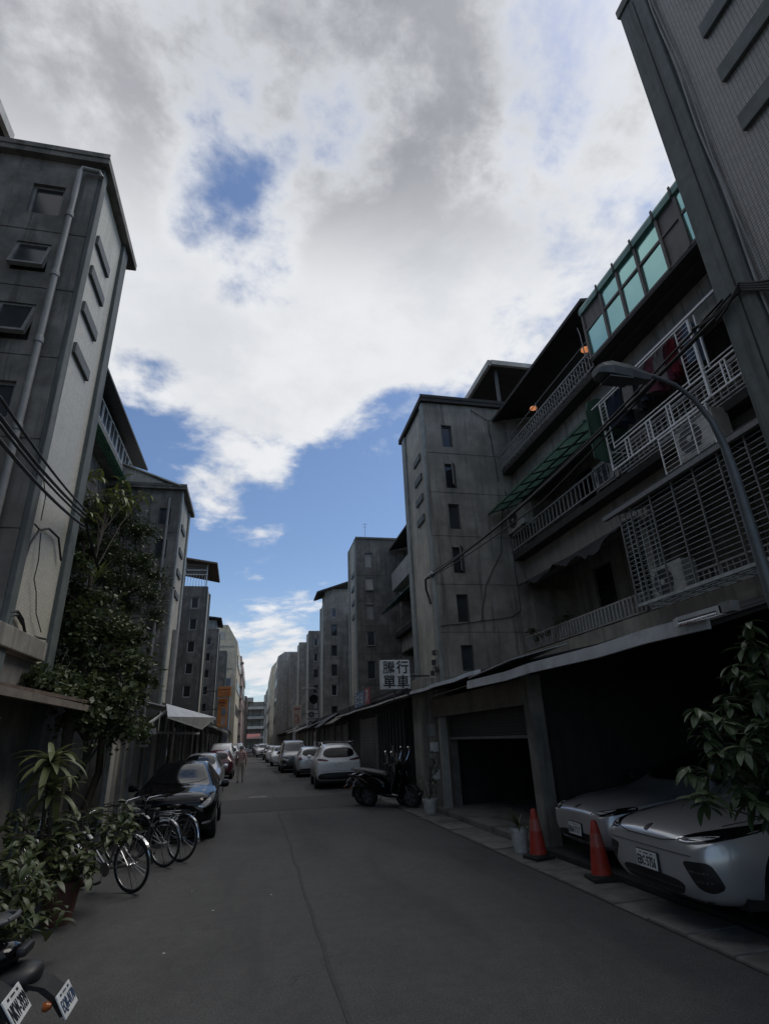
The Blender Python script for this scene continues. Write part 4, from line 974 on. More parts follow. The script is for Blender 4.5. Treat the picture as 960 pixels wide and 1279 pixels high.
o2 = thing('hanging_sign', 'tall orange vertical sign with pale blue panel on the left', 'sign', (-2, 36.4, 2.6))
MB().box(-2.28, -1.72, 36.5, 36.7, 2.5, 4.12).obj('casing', 'sign_orange', o2, bevel=.015)
MB().box(-2.05, -1.8, 36.49, 36.499, 3.15, 3.6).obj('blue_panel', 'bluegrey', o2); MB().box(-2.05, -1.8, 36.49, 36.499, 2.6, 3.05).obj('pink_panel', 'pinkish', o2)
MB().box(-2.2, -1.85, 36.49, 36.499, 3.85, 3.92).box(-2.15, -1.9, 36.49, 36.499, 3.7, 3.75).obj('dark_lines', 'sign_redtext', o2)
MB().box(-3.3, -2.28, 36.56, 36.62, 3.5, 3.55).obj('bracket', 'frame_dark', o2)

# more shopfronts and canopies receding on both sides
def shops(side, x, y0, y1, label, cx, cz, seed):
    rnd = random.Random(seed); s = side
    t = thing('shopfront', label, 'shopfront', (x, y0, 0), group='low shopfronts along the street')
    q = lambda a, b: (min(a, b), max(a, b))
    a, b = q(x, x + s * .15); MB().box(a, b, y0, y1, 0, 2.9).obj('wall', 'concrete_shaded', t)
    y = y0 + .4
    while y < y1 - 1.6:
        w_ = rnd.uniform(1.1, 2.4); k = rnd.choice(['door', 'shutter', 'window', 'door'])
        a, b = q(x - s * .05, x - s * .003)
        MB().box(a, b, y, y + w_, .03 if k != 'window' else .9, 2.2).obj(k, {'door': 'concrete_dark', 'shutter': 'shutter', 'window': 'glass_grey'}[k], t, bevel=.01)
        a, b = q(x - s * .08, x - s * .003)
        MB().box(a, b, y - .1, y - .01, 0, 2.3).obj('frame', 'frame_grey', t)
        y += w_ + rnd.uniform(.3, 1.0)
    n = int((y1 - y0) / 4.5) + 1
    for i in range(n):
        ya = y0 + (y1 - y0) * i / n; yb = y0 + (y1 - y0) * (i + 1) / n - .15; dz = rnd.uniform(-.1, .15); dx = rnd.uniform(-.15, .2)
        MB().sheet([(cx + dx * s, ya, cz + dz), (cx + dx * s, yb, cz + dz), (x + s * .1, yb, cz + .45 + dz), (x + s * .1, ya, cz + .45 + dz)], .04, (0, 0, 1)).obj('canopy', rnd.choice(['dark_tin', 'tin_pale', 'dark_tin', 'tin_brown']), t)
    return t
shops(1, 4.1, 26.2, 40, 'row of low dark shopfronts under the third right tower', 3.3, 2.3, 3)
shops(1, 4.1, 40.2, 62, 'farther low shopfronts below the twin air conditioners', 3.0, 2.3, 5)
shops(1, 3.6, 62.2, 100, 'distant low shopfronts on the right side', 2.6, 2.4, 7)
shops(-1, -3.0, 19.8, 34, 'low dark shopfronts along the left side past the white awning', -1.9, 2.15, 9)
shops(-1, -2.9, 34.2, 52, 'farther low shopfronts on the left below orange signs', -2.1, 2.3, 11)
shops(-1, -2.4, 52.2, 95, 'distant low shopfronts on the left side', -1.9, 2.4, 13)

# ------------------------------------------------------------------ ground floor, left
lt = thing('lean_to', 'dark timber lean-to with a rusty tin roof edge at the left', 'lean-to', (-3.5, 5, 0))
MB().sheet([(-2.35, 3.0, 2.10), (-2.35, 9.3, 2.17), (-5.2, 9.3, 2.62), (-5.2, 3.0, 2.55)], .04, (0, 0, 1)).obj('roof', 'tin_rust', lt)
MB().box(-2.40, -2.33, 3.0, 9.3, 2.06, 2.14).obj('roof_edge', 'tin_brown', lt)
MB().box(-5.2, -5.1, 2.5, 9.4, 0, 2.5).obj('rear_wall', 'concrete_shaded', lt)
MB().box(-5.1, -3.05, 9.3, 9.4, 0, 2.55).obj('side_wall', 'concrete_shaded', lt)
for y in (3.2, 6.2, 9.1): MB().box(-2.62, -2.52, y, y + .1, 0, 2.2).obj('post', 'bark', lt)
for k in range(3): MB().box(-3.9, -3.88, 5.0 + k * 1.3, 6.2 + k * 1.3, .2, 2.0).obj('board', 'concrete_shaded', lt)
MB().bar((-3.3, 7.2, 1.95), (-3.0, 7.9, 1.95), .02).obj('tube', 'sign_white', lt)
lg = thing('concrete_canopy', 'thick concrete ledge jutting from the nearest left tower', 'ledge', (-3.4, 7, 2.7))
MB().box(-4.6, -2.93, 6.2, 8.78, 2.72, 2.98).obj('slab', 'concrete', lg, bevel=.015)
MB().box(-4.6, -3.1, 6.3, 8.6, 2.62, 2.715).obj('soffit', 'soffit', lg)
pn = thing('tin_fence', 'weathered pale corrugated panels behind the vine and black sedan', 'fence', (-2.4, 12, 0))
for k in range(16):
    y = 11.6 + k * .36; c = MB()
    for j in range(3): c.box(-2.62 if j % 2 else -2.60, -2.585, y + j * .115, y + j * .115 + .113, .1, 1.95 + .08 * ((k * 7) % 3))
    c.obj('panel', 'tin_pale' if k % 3 else 'concrete_dark', pn)
for y in (11.55, 13.6, 15.6, 17.4): MB().box(-2.58, -2.5, y, y + .06, 0, 2.2).obj('post', 'rail_old', pn)
wa = thing('white_awning', 'white topped tin awning tilted up above the parked black sedan', 'awning', (-2, 14, 2))
MB().sheet([(-1.67, 12.0, 2.06), (-1.44, 17.0, 1.95), (-1.26, 19.6, 2.33), (-1.95, 13.6, 2.40)], .03, (0, 0, 1)).obj('sheet', 'pipe_white', wa)
MB().sheet([(-1.95, 13.6, 2.36), (-1.26, 19.6, 2.29), (-3.0, 19.6, 2.6), (-3.0, 12.4, 2.6)], .03, (0, 0, 1)).obj('sheet', 'tin_white', wa)
MB().bar((-2.6, 12.2, 1.85), (-1.5, 16.8, 1.85), .05).bar((-2.3, 12.6, 1.85), (-1.9, 13.6, 2.3), .04).bar((-2.0, 14.2, 1.85), (-1.9, 13.6, 2.3), .04).obj('truss', 'frame_white', wa)
MB().box(-2.4, -1.85, 11.9, 11.94, 1.78, 1.88).obj('end_board', 'frame_white', wa)
for x, y in ((-2.5, 12.4), (-2.4, 16.5), (-2.3, 19.4)): MB().box(x, x + .06, y, y + .06, 0, 2.35).obj('post', 'frame_grey', wa)
nb = thing('number_sign', 'small pale wall sign beneath the white awning', 'sign', (-2.1, 12, 1.5))
MB().box(-2.12, -1.97, 12.0, 12.02, 1.56, 1.86).obj('board', 'pipe_pale', nb)
MB().box(-2.09, -2.0, 11.993, 11.999, 1.61, 1.63).box(-2.09, -2.0, 11.993, 11.999, 1.69, 1.71).box(-2.09, -2.06, 11.993, 11.999, 1.63, 1.69).box(-2.09, -2.0, 11.993, 11.999, 1.79, 1.81).obj('mark', 'sign_black', nb)

# ------------------------------------------------------------------ street lamp
sl = thing('street_lamp', 'grey street lamp with curved arm and flat cobra head', 'street lamp', (3.62, 3.25, 0))
MB().tube([(3.62, 3.25, 0), (3.62, 3.25, 1.2), (3.62, 3.25, 3.4), (3.61, 3.25, 3.62), (3.56, 3.25, 3.86), (3.45, 3.25, 4.06), (3.30, 3.25, 4.19), (3.12, 3.25, 4.25), (3.0, 3.25, 4.255)],
          [.056, .05, .038, .032, .025, .02, .018, .018, .018], 14).obj('pole', 'lamp_grey', sl, smooth=True)
MB().lathe([(.16, 0), (.16, .03), (.10, .05), (.09, .3)], 14, (3.62, 3.25, 0)).obj('base_plate', 'lamp_grey', sl)
def ring(x, hw, zb, zt): return [(x, 3.25 - hw, (zb + zt) / 2), (x, 3.25 - hw * .8, zt - .01), (x, 3.25, zt), (x, 3.25 + hw * .8, zt - .01), (x, 3.25 + hw, (zb + zt) / 2), (x, 3.25 + hw * .8, zb), (x, 3.25 - hw * .8, zb)]
hd = MB(); st = [(3.06, .036, 4.20, 4.265), (2.98, .055, 4.18, 4.28), (2.85, .085, 4.175, 4.30), (2.68, .10, 4.18, 4.31), (2.60, .088, 4.19, 4.29), (2.565, .05, 4.205, 4.27)]
vs = [p_ for a in st for p_ in ring(*a)]
hd.add(vs, [(i * 7 + k, i * 7 + (k + 1) % 7, (i + 1) * 7 + (k + 1) % 7, (i + 1) * 7 + k) for i in range(5) for k in range(7)] + [tuple(range(7)), tuple(range(41, 34, -1))])
hd.obj('lamp_head', 'lamp_grey', sl)
MB().box(2.64, 2.86, 3.18, 3.32, 4.158, 4.176).obj('lens', 'glass_grey', sl, bevel=.006)

# ------------------------------------------------------------------ overhead cables
def cable(label, pts, r, m='cable', sag=0.0, n=14):
    P = [Vector(p_) for p_ in pts]; out = []
    for i in range(len(P) - 1):
        for k in range(n):
            u = k / n; p_ = P[i].lerp(P[i + 1], u); p_.z -= sag * 4 * u * (1 - u); out.append(p_)
    out.append(P[-1])
    return tag(MB().tube(out, r, 6).obj('cable', m), label, 'cable', 'overhead cables')
cable('thick black cable sagging from the right tower towards the mosaic tower', [(4.36, 13.75, 5.5), (4.40, 3.62, 5.38)], .022, sag=.22)
cable('second black cable just above the thick one on the right', [(4.36, 13.7, 5.58), (4.42, 3.5, 5.52)], .014, sag=.30)
cable('thin cable hanging lowest beside the thick one on the right', [(4.36, 13.8, 5.46), (4.38, 7.5, 5.0), (4.42, 3.4, 5.5)], .012, sag=.06)
it = thing('cable_clamp', 'dark looped cable clamp on the right tower face', 'cable clamp', (4.36, 13.8, 5.4))
MB().tube([(4.36, 13.75, 5.5), (4.30, 13.9, 5.45), (4.33, 14.0, 5.2), (4.38, 13.98, 5.0), (4.39, 13.9, 4.8)], .03, 8).obj('loop', 'cable', it)
MB().lathe([(.03, -.06), (.045, -.02), (.045, .02), (.03, .06)], 10, (4.33, 13.62, 5.50), axis='y').lathe([(.03, -.06), (.045, -.02), (.045, .02), (.03, .06)], 10, (4.33, 13.4, 5.49), axis='y').obj('insulator', 'frame_white', it)
for i in range(4):
    cable('%s of four short wires bunched on the mosaic tower corner' % ('farthest', 'second', 'third', 'nearest')[i], [(4.40, 3.62 + .1 * i, 5.34 + .05 * i), (4.44, 3.3, 5.55 - .03 * i), (4.46, 2.9 - .1 * i, 5.25 - .12 * i), (4.49, 1.1, 5.2 - .1 * i), (4.49, -6, 5.0 - .1 * i)], .014, sag=.03, n=5)
zs = ((4.62, 5.12, 'topmost'), (4.44, 5.05, 'second'), (4.35, 4.98, 'third'), (4.2, 4.86, 'lowest'))
for i, (za, zb, wd) in enumerate(zs):
    cable('%s of four black cables crossing the left tower' % wd, [(-2.0 - .04 * i, 1.0, za - .55), (-2.46 + .02 * i, 5, za), (-2.82, 9.0, zb)], .016 + .004 * (i % 2), sag=.06)
cable('black cable dropping from the left tower into the vine', [(-2.82, 9.0, 5.0), (-2.7, 10.4, 4.2)], .022, sag=.08)
def facecable(label, yz, r, x=-2.99): return cable(label, [(x, y, z) for y, z in yz], r, n=3)
tw = []
facecable('black cable arching over the tiled face of the left tower', [(8.84, 4.22), (8.57, 4.49), (8.15, 4.48), (7.84, 4.34), (7.64, 4.07), (7.52, 3.60), (7.45, 3.18), (7.43, 3.03)], .016)
facecable('short black cable at the corner of the left tower', [(7.84, 4.35), (7.66, 4.36), (7.42, 4.26)], .012)
facecable('thin wire hanging down the corner of the left tower', [(7.35, 5.33), (7.42, 4.89), (7.61, 4.34)], .007)
facecable('thin wire hanging beside the corner wire on the left tower', [(7.56, 5.08), (7.82, 4.83), (7.83, 4.48)], .007)
facecable('long thin wire wandering down the pale tiles of the left tower', [(7.91, 4.33), (8.02, 3.97), (8.0, 3.7), (8.16, 3.56), (8.3, 3.3), (8.61, 3.10)], .007)
facecable('coil of black cable near the ledge of the left tower', [(7.47, 3.14), (7.70, 3.2), (7.9, 3.14), (8.06, 3.00), (7.98, 2.88), (7.75, 2.84), (7.60, 2.86), (7.46, 2.95), (7.5, 3.1), (7.72, 3.16), (7.95, 3.08)], .02)
facecable('short black cable end above the concrete ledge', [(8.09, 2.95), (8.38, 3.0), (8.81, 3.04)], .016)

# ------------------------------------------------------------------ traffic cones and pots
def cone(loc, label, rz=0.0, tip=True):
    c = thing('traffic_cone', label, 'traffic cone', loc, rz, 'traffic cones by the garage')
    MB().box(-.185, .185, -.185, .185, 0, .045).lathe([(.165, .045), (.15, .07)], 20).obj('base', 'rubber', c, bevel=.01, world=False)
    MB().lathe([(.138, .07), (.098, .40)], 22).obj('body', 'cone_red', c, smooth=True, world=False)
    MB().lathe([(.0985, .40), (.0715, .56)], 22).obj('band', 'cone_band', c, smooth=True, world=False)
    MB().lathe([(.071, .56), (.04, .70), (.03, .715), (.012, .70)], 22).obj('tip', 'cone_red', c, smooth=True, world=False)
    c.scale = (.80,) * 3
    return c
cone((3.66, 7.72, .02), 'red traffic cone beside the concrete garage column', .2)
cone((3.77, 6.44, .02), 'red traffic cone standing between the two silver cars', -.15)

def leaf_me(name, m, L, W, n=5, bend=.5, fold=.25, tipw=1.0, shape='oval'):
    vs, fs = [], []
    for i in range(n + 1):
        u = i / n
        w_ = {'oval': math.sin(math.pi * min(1, u * .93 + .05)) ** .8, 'strap': min(1, u * 5 + .35) * (1 - u ** 4) ** .8 + .02, 'lance': math.sin(math.pi * (u * .9 + .06)) ** 1.2}[shape] * W / 2
        a = bend * u
        y = L * math.sin(a) / bend if bend else L * u; z = -L * (1 - math.cos(a)) / bend if bend else 0
        vs += [(-w_, y, z + w_ * fold), (0, y, z), (w_, y, z + w_ * fold)]
    for i in range(n):
        for k in range(2): fs.append((3 * i + k, 3 * i + k + 1, 3 * i + k + 4, 3 * i + k + 3))
    me = MB().add(vs, fs).mesh(name, m, norm=False); me.polygons.foreach_set('use_smooth', [True] * len(me.polygons)); return me
LEAVES = {}
def put_leaf(me, root, pos, az, el, roll=0, s=1.0):
    M = Matrix.Rotation(az, 4, 'Z') @ Matrix.Rotation(el, 4, 'X') @ Matrix.Rotation(roll, 4, 'Y')
    LEAVES.setdefault(root, []).append((Vector(pos).length, me, Matrix.Translation(Vector(pos) - root_loc(root)) @ M @ Matrix.Scale(s, 4)))
def grow_leaves():   # up to 290 leaves of a plant are objects of their own (the nearest ones), the rest one joined part
    for root, L_ in LEAVES.items():
        L_.sort(key=lambda q: q[0])
        for d, me, M in L_[:290]:
            o = bpy.data.objects.new('leaf', me); COL.objects.link(o); o.parent = root; o.matrix_local = M
        if len(L_) > 290:
            mb = MB()
            for d, me, M in L_[290:]: mb.add([M @ v.co for v in me.vertices], [tuple(f.vertices) for f in me.polygons])
            tag(mb.obj('foliage', L_[0][1].materials[0].name, root, world=False, norm=False), kind='stuff')
def stem_to(mb, a, b, r0, r1, sag=.05):
    a, b = Vector(a), Vector(b); m1 = a.lerp(b, .5) + Vector((random.uniform(-.04, .04), random.uniform(-.04, .04), sag))
    mb.tube([a, a.lerp(m1, .6), m1, b], [r0, r0 * .9, (r0 + r1) / 2, r1], 6)
def pot(root, x, y, z, r, h, m, rim=True):
    mb = MB(); mb.lathe([(r * .72, z), (r * .98, z + h * .84), (r * 1.08, z + h * .84), (r * 1.08, z + h), (r * .95, z + h), (r * .9, z + h * .88)], 20, (x, y, 0))
    mb.obj('pot', m, root, smooth=True); MB().lathe([(r * .93, z + h * .87), (.01, z + h * .9)], 18, (x, y, 0)).obj('soil', 'soil', root)

# large glossy shrub at the right edge
RSH = [(3.60, 3.60, 2.13), (3.60, 3.50, 2.04), (3.54, 3.70, 1.88), (3.36, 3.40, 1.72), (3.02, 3.60, 1.55), (3.09, 3.50, 1.58), (3.00, 3.50, 1.39), (3.45, 3.70, 1.56), (3.36, 3.40, 1.57), (3.17, 3.60, 1.25), (2.80, 3.50, 1.08), (3.00, 3.40, 1.16), (3.24, 3.50, 1.11), (3.18, 3.30, 1.27), (3.71, 3.60, 1.83), (3.01, 3.30, 1.40), (3.03, 3.70, 1.24), (3.11, 3.30, 1.00), (3.40, 3.60, 1.43), (3.35, 3.70, 1.73), (3.81, 3.80, 1.56), (3.5, 3.1, 1.7), (3.6, 3.2, 1.3), (3.7, 3.4, 1.1), (3.45, 3.0, 1.2), (3.3, 3.05, .95), (3.55, 3.5, 1.0), (3.8, 3.5, 2.0), (3.5, 3.35, 1.5), (3.6, 3.45, 1.75), (3.45, 3.4, 1.35), (3.3, 3.4, 1.5), (3.25, 3.35, 1.25), (3.2, 3.3, 1.1), (3.35, 3.3, 1.2), (3.6, 3.3, 1.55), (3.15, 3.45, 1.4), (3.45, 3.5, 1.9)]
RSH = [(x + .06, y, z) for x, y, z in RSH]
rs_ = thing('broadleaf_shrub', 'glossy broadleaf shrub overhanging the headlight of the silver car', 'shrub', (3.98, 3.50, 0))
pot(rs_, 3.98, 3.50, 0, .22, .40, 'terracotta')
GL = [leaf_me('leaf', 'leaf_gloss', l_, w_, 6, b, .22, shape='oval') for l_, w_, b in ((.155, .05, .6), (.18, .058, .8), (.12, .046, .4), (.17, .05, 1.0))]
mb = MB(); trunk_pts = [(3.98, 3.50, .34), (3.93, 3.50, .7), (3.82, 3.48, 1.1), (3.72, 3.49, 1.6), (3.64, 3.52, 2.0)]
mb.tube(trunk_pts, [.022, .02, .017, .012, .008], 7)
for x, y, z in RSH:
    base = min(trunk_pts, key=lambda p_: abs(p_[2] - (z - .25))); stem_to(mb, base, (x, y, z), .009, .004, .03)
mb.obj('stem', 'bark', rs_)
for x, y, z in RSH + [(x + random.uniform(-.13, .13), y + random.uniform(-.13, .13), z + random.uniform(-.12, .12)) for x, y, z in RSH]:
    n = random.randint(8, 12); a0 = random.random() * 6
    for k in range(n):
        put_leaf(random.choice(GL), rs_, (x, y, z + random.uniform(-.03, .02)), a0 + k * 2.4, random.uniform(-.75, .6) - .05, random.uniform(-.3, .3), random.uniform(.75, 1.2))

# dracaena at the left
dr = thing('dracaena', 'dracaena with pale strap leaves in two tiers by the dark lean-to', 'plant', (-2.05, 7.05, 0))
pot(dr, -2.05, 7.05, 0, .18, .34, 'plastic_grey')
DL = [leaf_me('leaf', 'leaf_dracaena', l_, .072, 7, b, .3, shape='strap') for l_, b in ((.46, 1.3), (.42, 1.0), (.50, 1.5), (.36, .7))]
mb = MB(); mb.tube([(-2.05, 7.05, .3), (-2.08, 7.04, .8), (-2.10, 7.0, 1.42)], [.022, .02, .016], 7).tube([(-2.06, 7.05, .5), (-2.0, 6.98, .8), (-2.02, 6.95, 1.14)], [.018, .015, .012], 7).obj('stem', 'bark', dr)
for (x, y, z), n in (((-2.10, 7.0, 1.44), 30), ((-2.02, 6.95, 1.16), 22)):
    for k in range(n): put_leaf(random.choice(DL), dr, (x, y, z + .10 * k / n - .05), k * 2.399, .95 - 1.1 * (1 - k / n) + random.uniform(-.15, .15), 0, random.uniform(.75, 1.05))
# potted leafy bush and foreground bush
SHA = [(-2.21, 6.60, 1.06), (-2.09, 6.80, 0.99), (-1.93, 6.90, 0.94), (-1.76, 7.00, 0.84), (-1.66, 7.30, 0.96), (-1.49, 7.50, 0.89), (-1.62, 7.00, 0.69), (-1.48, 7.20, 0.73), (-1.75, 6.80, 0.69), (-1.92, 6.70, 0.82), (-2.07, 6.50, 0.86), (-1.40, 7.40, 0.74), (-1.60, 6.90, 0.50), (-1.84, 7.10, 0.99), (-2.19, 6.40, 0.98), (-1.55, 7.35, .82), (-1.35, 7.5, .85), (-1.42, 7.6, .98), (-1.3, 7.3, .8), (-1.85, 6.85, .8), (-2.0, 6.9, .7)]
SHB = [(-1.89, 5.60, 0.77), (-1.80, 5.70, 0.72), (-1.73, 5.90, 0.62), (-1.80, 5.50, 0.65), (-1.71, 5.70, 0.55), (-1.65, 5.90, 0.47), (-1.72, 5.40, 0.53), (-1.60, 5.60, 0.43), (-1.54, 5.80, 0.35), (-1.73, 5.30, 0.48), (-1.66, 6.00, 0.57), (-1.62, 5.40, 0.42), (-1.97, 5.70, 0.84), (-1.75, 6.00, 0.72), (-1.92, 5.90, 0.84), (-1.95, 5.4, .7), (-2.0, 5.6, .6), (-1.85, 5.2, .55), (-1.6, 5.75, .55), (-1.7, 5.55, .75)]
OV = [leaf_me('leaf', 'leaf_mid', l_, w_, 5, b, .2, shape='oval') for l_, w_, b in ((.125, .06, .6), (.11, .052, .9), (.145, .066, .5))]
LN = [leaf_me('leaf', 'leaf_mid', l_, w_, 5, b, .2, shape='lance') for l_, w_, b in ((.13, .042, .8), (.11, .038, .6), (.145, .046, 1.0))]
def bush(name, label, base, tips, leaves, potm, pr, ph, per=(14, 19), el=(-.6, .5), spread=.07):
    b = thing(name, label, 'plant', base)
    pot(b, base[0], base[1], 0, pr, ph, potm)
    mb = MB()
    for x, y, z in tips: stem_to(mb, (base[0] + random.uniform(-.05, .05), base[1] + random.uniform(-.05, .05), ph * .85), (x, y, z), .011, .004, .08)
    mb.obj('stem', 'bark', b)
    for x, y, z in tips:
        a0 = random.random() * 6
        for k in range(random.randint(*per)):
            put_leaf(random.choice(leaves), b, (x + random.uniform(-spread, spread), y + random.uniform(-spread, spread), z + random.uniform(-spread, spread)), a0 + k * 2.4, random.uniform(*el), random.uniform(-.4, .4), random.uniform(.7, 1.15))
    return b
SHA = [(x, y, z - .07) for x, y, z in SHA] + [(-1.70, 6.74, .50), (-1.60, 6.84, .46), (-1.86, 6.70, .48), (-1.58, 6.95, .55)]; SHB = [(x, y, z - .06) for x, y, z in SHB]
bush('leafy_bush', 'leafy oval leaved bush in a terracotta pot before the bicycles', (-1.80, 7.0, 0), SHA, OV, 'terracotta', .17, .36)
bush('leafy_bush', 'lower narrow leaved bush beside the parked scooters at left', (-1.88, 5.75, 0), SHB, LN, 'plastic_grey', .2, .25, per=(16, 22), spread=.10)
# white pots on the right
wp = thing('potted_plant', 'dark spiky plant in a white bucket next to the red cone', 'potted plant', (3.64, 8.2, 0))
pot(wp, 3.64, 8.2, .02, .125, .30, 'pot_white')
SD = [leaf_me('leaf', 'leaf_dark', l_, .03, 5, b, .3, shape='strap') for l_, b in ((.34, 1.0), (.28, 1.4))]
for k in range(22): put_leaf(random.choice(SD), wp, (3.64, 8.2, .32), k * 2.4, random.uniform(.35, 1.35), 0, random.uniform(.7, 1.1))
w2 = thing('potted_plant', 'tall sparse plant in a white pot below the concrete pier', 'potted plant', (3.70, 12.75, 0))
pot(w2, 3.70, 12.75, .02, .15, .28, 'pot_white'); mb = MB(); tips = []
for k in range(9):
    t_ = (3.70 + random.uniform(-.2, .18), 12.75 + random.uniform(-.2, .2), random.uniform(.6, 1.35)); tips.append(t_); stem_to(mb, (3.70, 12.75, .27), t_, .009, .004)
mb.obj('stem', 'bark', w2)
LD = [leaf_me('leaf', 'leaf_dark', l_, w_, 4, b, .2, shape='lance') for l_, w_, b in ((.13, .04, .7), (.11, .05, .9))]
for x, y, z in tips:
    for k in range(7): put_leaf(random.choice(LD), w2, (x, y, z - k * .05), k * 2.4, random.uniform(-.5, .4), 0, random.uniform(.8, 1.2))

# trees and climbing vine against the left tower: crowns of many small leaves on real limbs
def leaf_cloud(clumps, n_per, size, shape=(1.0, 1.0, .8), leafL=2.0, droop=.3, seed=1, shell=.55):
    rnd = random.Random(seed); V_, F_ = [], []
    for x, y, z, r in clumps:
        N = int(n_per * (r / .5) ** 2)
        # each clump is a handful of arching twigs with leaves along them, so that the outline is uneven and gaps stay open
        T = max(5, int(16 * (r / .5)))
        tw_ = []
        for _ in range(T):
            a = rnd.random() * 6.283; e = rnd.gauss(.25, .55); l_ = r * rnd.uniform(.6, 1.4)
            tw_.append((Vector((math.cos(a) * math.cos(e) * shape[0], math.sin(a) * math.cos(e) * shape[1], math.sin(e) * shape[2])) * l_, l_ * rnd.uniform(.1, .5)))
        for k in range(N):
            d0, dr_ = tw_[k % T]; u = rnd.random() ** .75; j = r * (.06 + .09 * u)
            px = x + d0.x * u + rnd.gauss(0, j); py = y + d0.y * u + rnd.gauss(0, j); pz = z + d0.z * u - dr_ * u * u + rnd.gauss(0, j)
            a = rnd.random() * 6.283; e = rnd.gauss(-droop, .5); s_ = size * rnd.choice((.55, .8, 1.0, 1.15, 1.5))
            d = Vector((math.cos(a) * math.cos(e), math.sin(a) * math.cos(e), math.sin(e))); w_ = d.cross(Vector((rnd.gauss(0, .5), rnd.gauss(0, .5), 1))).normalized() * s_ / leafL / 2
            p0 = Vector((px, py, pz)); o = len(V_)
            mid = p0 + d * s_ * .5 + Vector((0, 0, s_ * .06))
            V_ += [p0, mid + w_, p0 + d * s_, mid - w_]; F_.append((o, o + 1, o + 2, o + 3))
    me = bpy.data.meshes.new('crown'); me.from_pydata([tuple(v) for v in V_], [], F_); return me
def crown(root, name, clumps, m, **kw):
    me = leaf_cloud(clumps, **kw); me.materials.append(MATS[m])
    me.transform(Matrix.Translation(-root_loc(root)))
    o = bpy.data.objects.new(name, me); COL.objects.link(o); o.parent = root; return o
def limbs(root, base, clumps, r0, m='bark', seed=2):
    rnd = random.Random(seed); mb = MB(); top = Vector(base) + Vector((.05, 0, (sum(c[2] for c in clumps) / len(clumps) - base[2]) * .8))
    n = 7; tp = [Vector(base).lerp(top, i / n) + Vector((rnd.uniform(-.08, .08), rnd.uniform(-.08, .08), 0)) * (i > 0) for i in range(n + 1)]
    mb.tube(tp, [r0 * (1 - .6 * i / n) for i in range(n + 1)], 8); mb.obj('trunk', m, root)
    lm = MB()
    for x, y, z, r in clumps:
        b = min(tp, key=lambda p_: (p_ - Vector((x, y, z - .7))).length); e = Vector((x, y, z)); k = b.lerp(e, .5) + Vector((rnd.uniform(-.15, .15), rnd.uniform(-.15, .15), .12))
        lm.tube([b, k, e], [r0 * .32, r0 * .2, r0 * .1], 6)
        for _ in range(5):
            q = e + Vector((rnd.gauss(0, r * .6), rnd.gauss(0, r * .6), rnd.gauss(.1, r * .5))); lm.tube([k.lerp(e, .6), e.lerp(q, .5) + Vector((0, 0, .05)), q], [r0 * .1, r0 * .07, .004], 4)
    lm.obj('limb', m, root)
CROWN1 = [(-3.10, 11.50, 6.09, 0.55), (-2.81, 12.00, 6.12, 0.60), (-2.45, 12.00, 5.85, 0.50), (-2.68, 11.50, 5.23, 0.60), (-2.30, 12.00, 5.23, 0.50), (-2.16, 12.30, 4.96, 0.40), (-2.69, 11.20, 4.64, 0.50), (-2.31, 11.60, 4.51, 0.50), (-2.06, 12.00, 4.45, 0.40), (-1.97, 12.20, 4.07, 0.30), (-2.99, 11.00, 5.06, 0.40), (-2.84, 12.20, 6.6, 0.35), (-2.38, 11.80, 4.15, 0.40), (-3.3, 11.9, 5.6, .5), (-3.2, 11.6, 4.9, .5)]
CROWN2 = [(-2.87, 10.00, 4.02, 0.50), (-2.56, 10.00, 3.61, 0.50), (-2.77, 9.80, 3.31, 0.50), (-2.32, 10.20, 3.38, 0.55), (-2.87, 9.60, 2.78, 0.40), (-2.54, 9.80, 2.93, 0.55), (-2.09, 10.00, 2.82, 0.55), (-1.85, 10.40, 2.87, 0.50), (-2.67, 9.50, 2.42, 0.40), (-2.30, 9.60, 2.42, 0.50), (-1.92, 9.80, 2.30, 0.55), (-1.69, 10.20, 2.33, 0.45), (-1.66, 10.60, 2.62, 0.40), (-2.03, 9.60, 2.06, 0.45), (-1.74, 10.00, 1.95, 0.45), (-2.28, 9.50, 2.01, 0.35), (-2.88, 9.40, 2.53, 0.35), (-3.02, 9.20, 2.44, 0.30), (-1.67, 10.40, 1.84, 0.35), (-2.96, 10.00, 4.58, 0.35), (-2.95, 10.20, 5.10, 0.30), (-2.58, 10.40, 4.05, 0.40), (-2.15, 10.60, 3.45, 0.45), (-1.83, 10.80, 3.34, 0.35), (-2.89, 9.80, 3.70, 0.35), (-2.45, 9.2, 2.42, .42), (-2.6, 8.9, 2.45, .38), (-2.3, 9.35, 2.25, .42), (-2.8, 8.6, 2.5, .30), (-2.2, 9.2, 2.05, .35), (-2.35, 8.7, 2.3, .28)]
SPRAY = [(-3.09, 10.50, 6.52), (-2.88, 11.00, 6.38), (-3.03, 10.30, 5.93), (-2.67, 11.50, 6.38), (-2.51, 11.80, 6.65), (-2.87, 10.60, 5.82), (-3.22, 10.20, 6.20), (-2.86, 11.40, 6.79), (-3.0, 10.1, 5.5), (-2.7, 10.8, 6.1)]
CROWN1 = [(x - .22, y, z, r * .95) for x, y, z, r in CROWN1]; CROWN2 = [(x - .2 - .12 * (x > -2.1), y, z, r * .95) for x, y, z, r in CROWN2]; SPRAY = [(x - .1, y, z) for x, y, z in SPRAY]
t1 = thing('slender_tree', 'dark fine leaved tree between the two left stair towers', 'tree', (-2.75, 11.6, 0))
limbs(t1, (-2.75, 11.6, 0), CROWN1, .075); crown(t1, 'crown', CROWN1, 'leaf_dark', n_per=2300, size=.06, leafL=2.6, seed=4)
t2 = thing('climbing_vine', 'dense climbing vine spilling over the lean-to roof', 'vine', (-2.6, 9.9, 0))
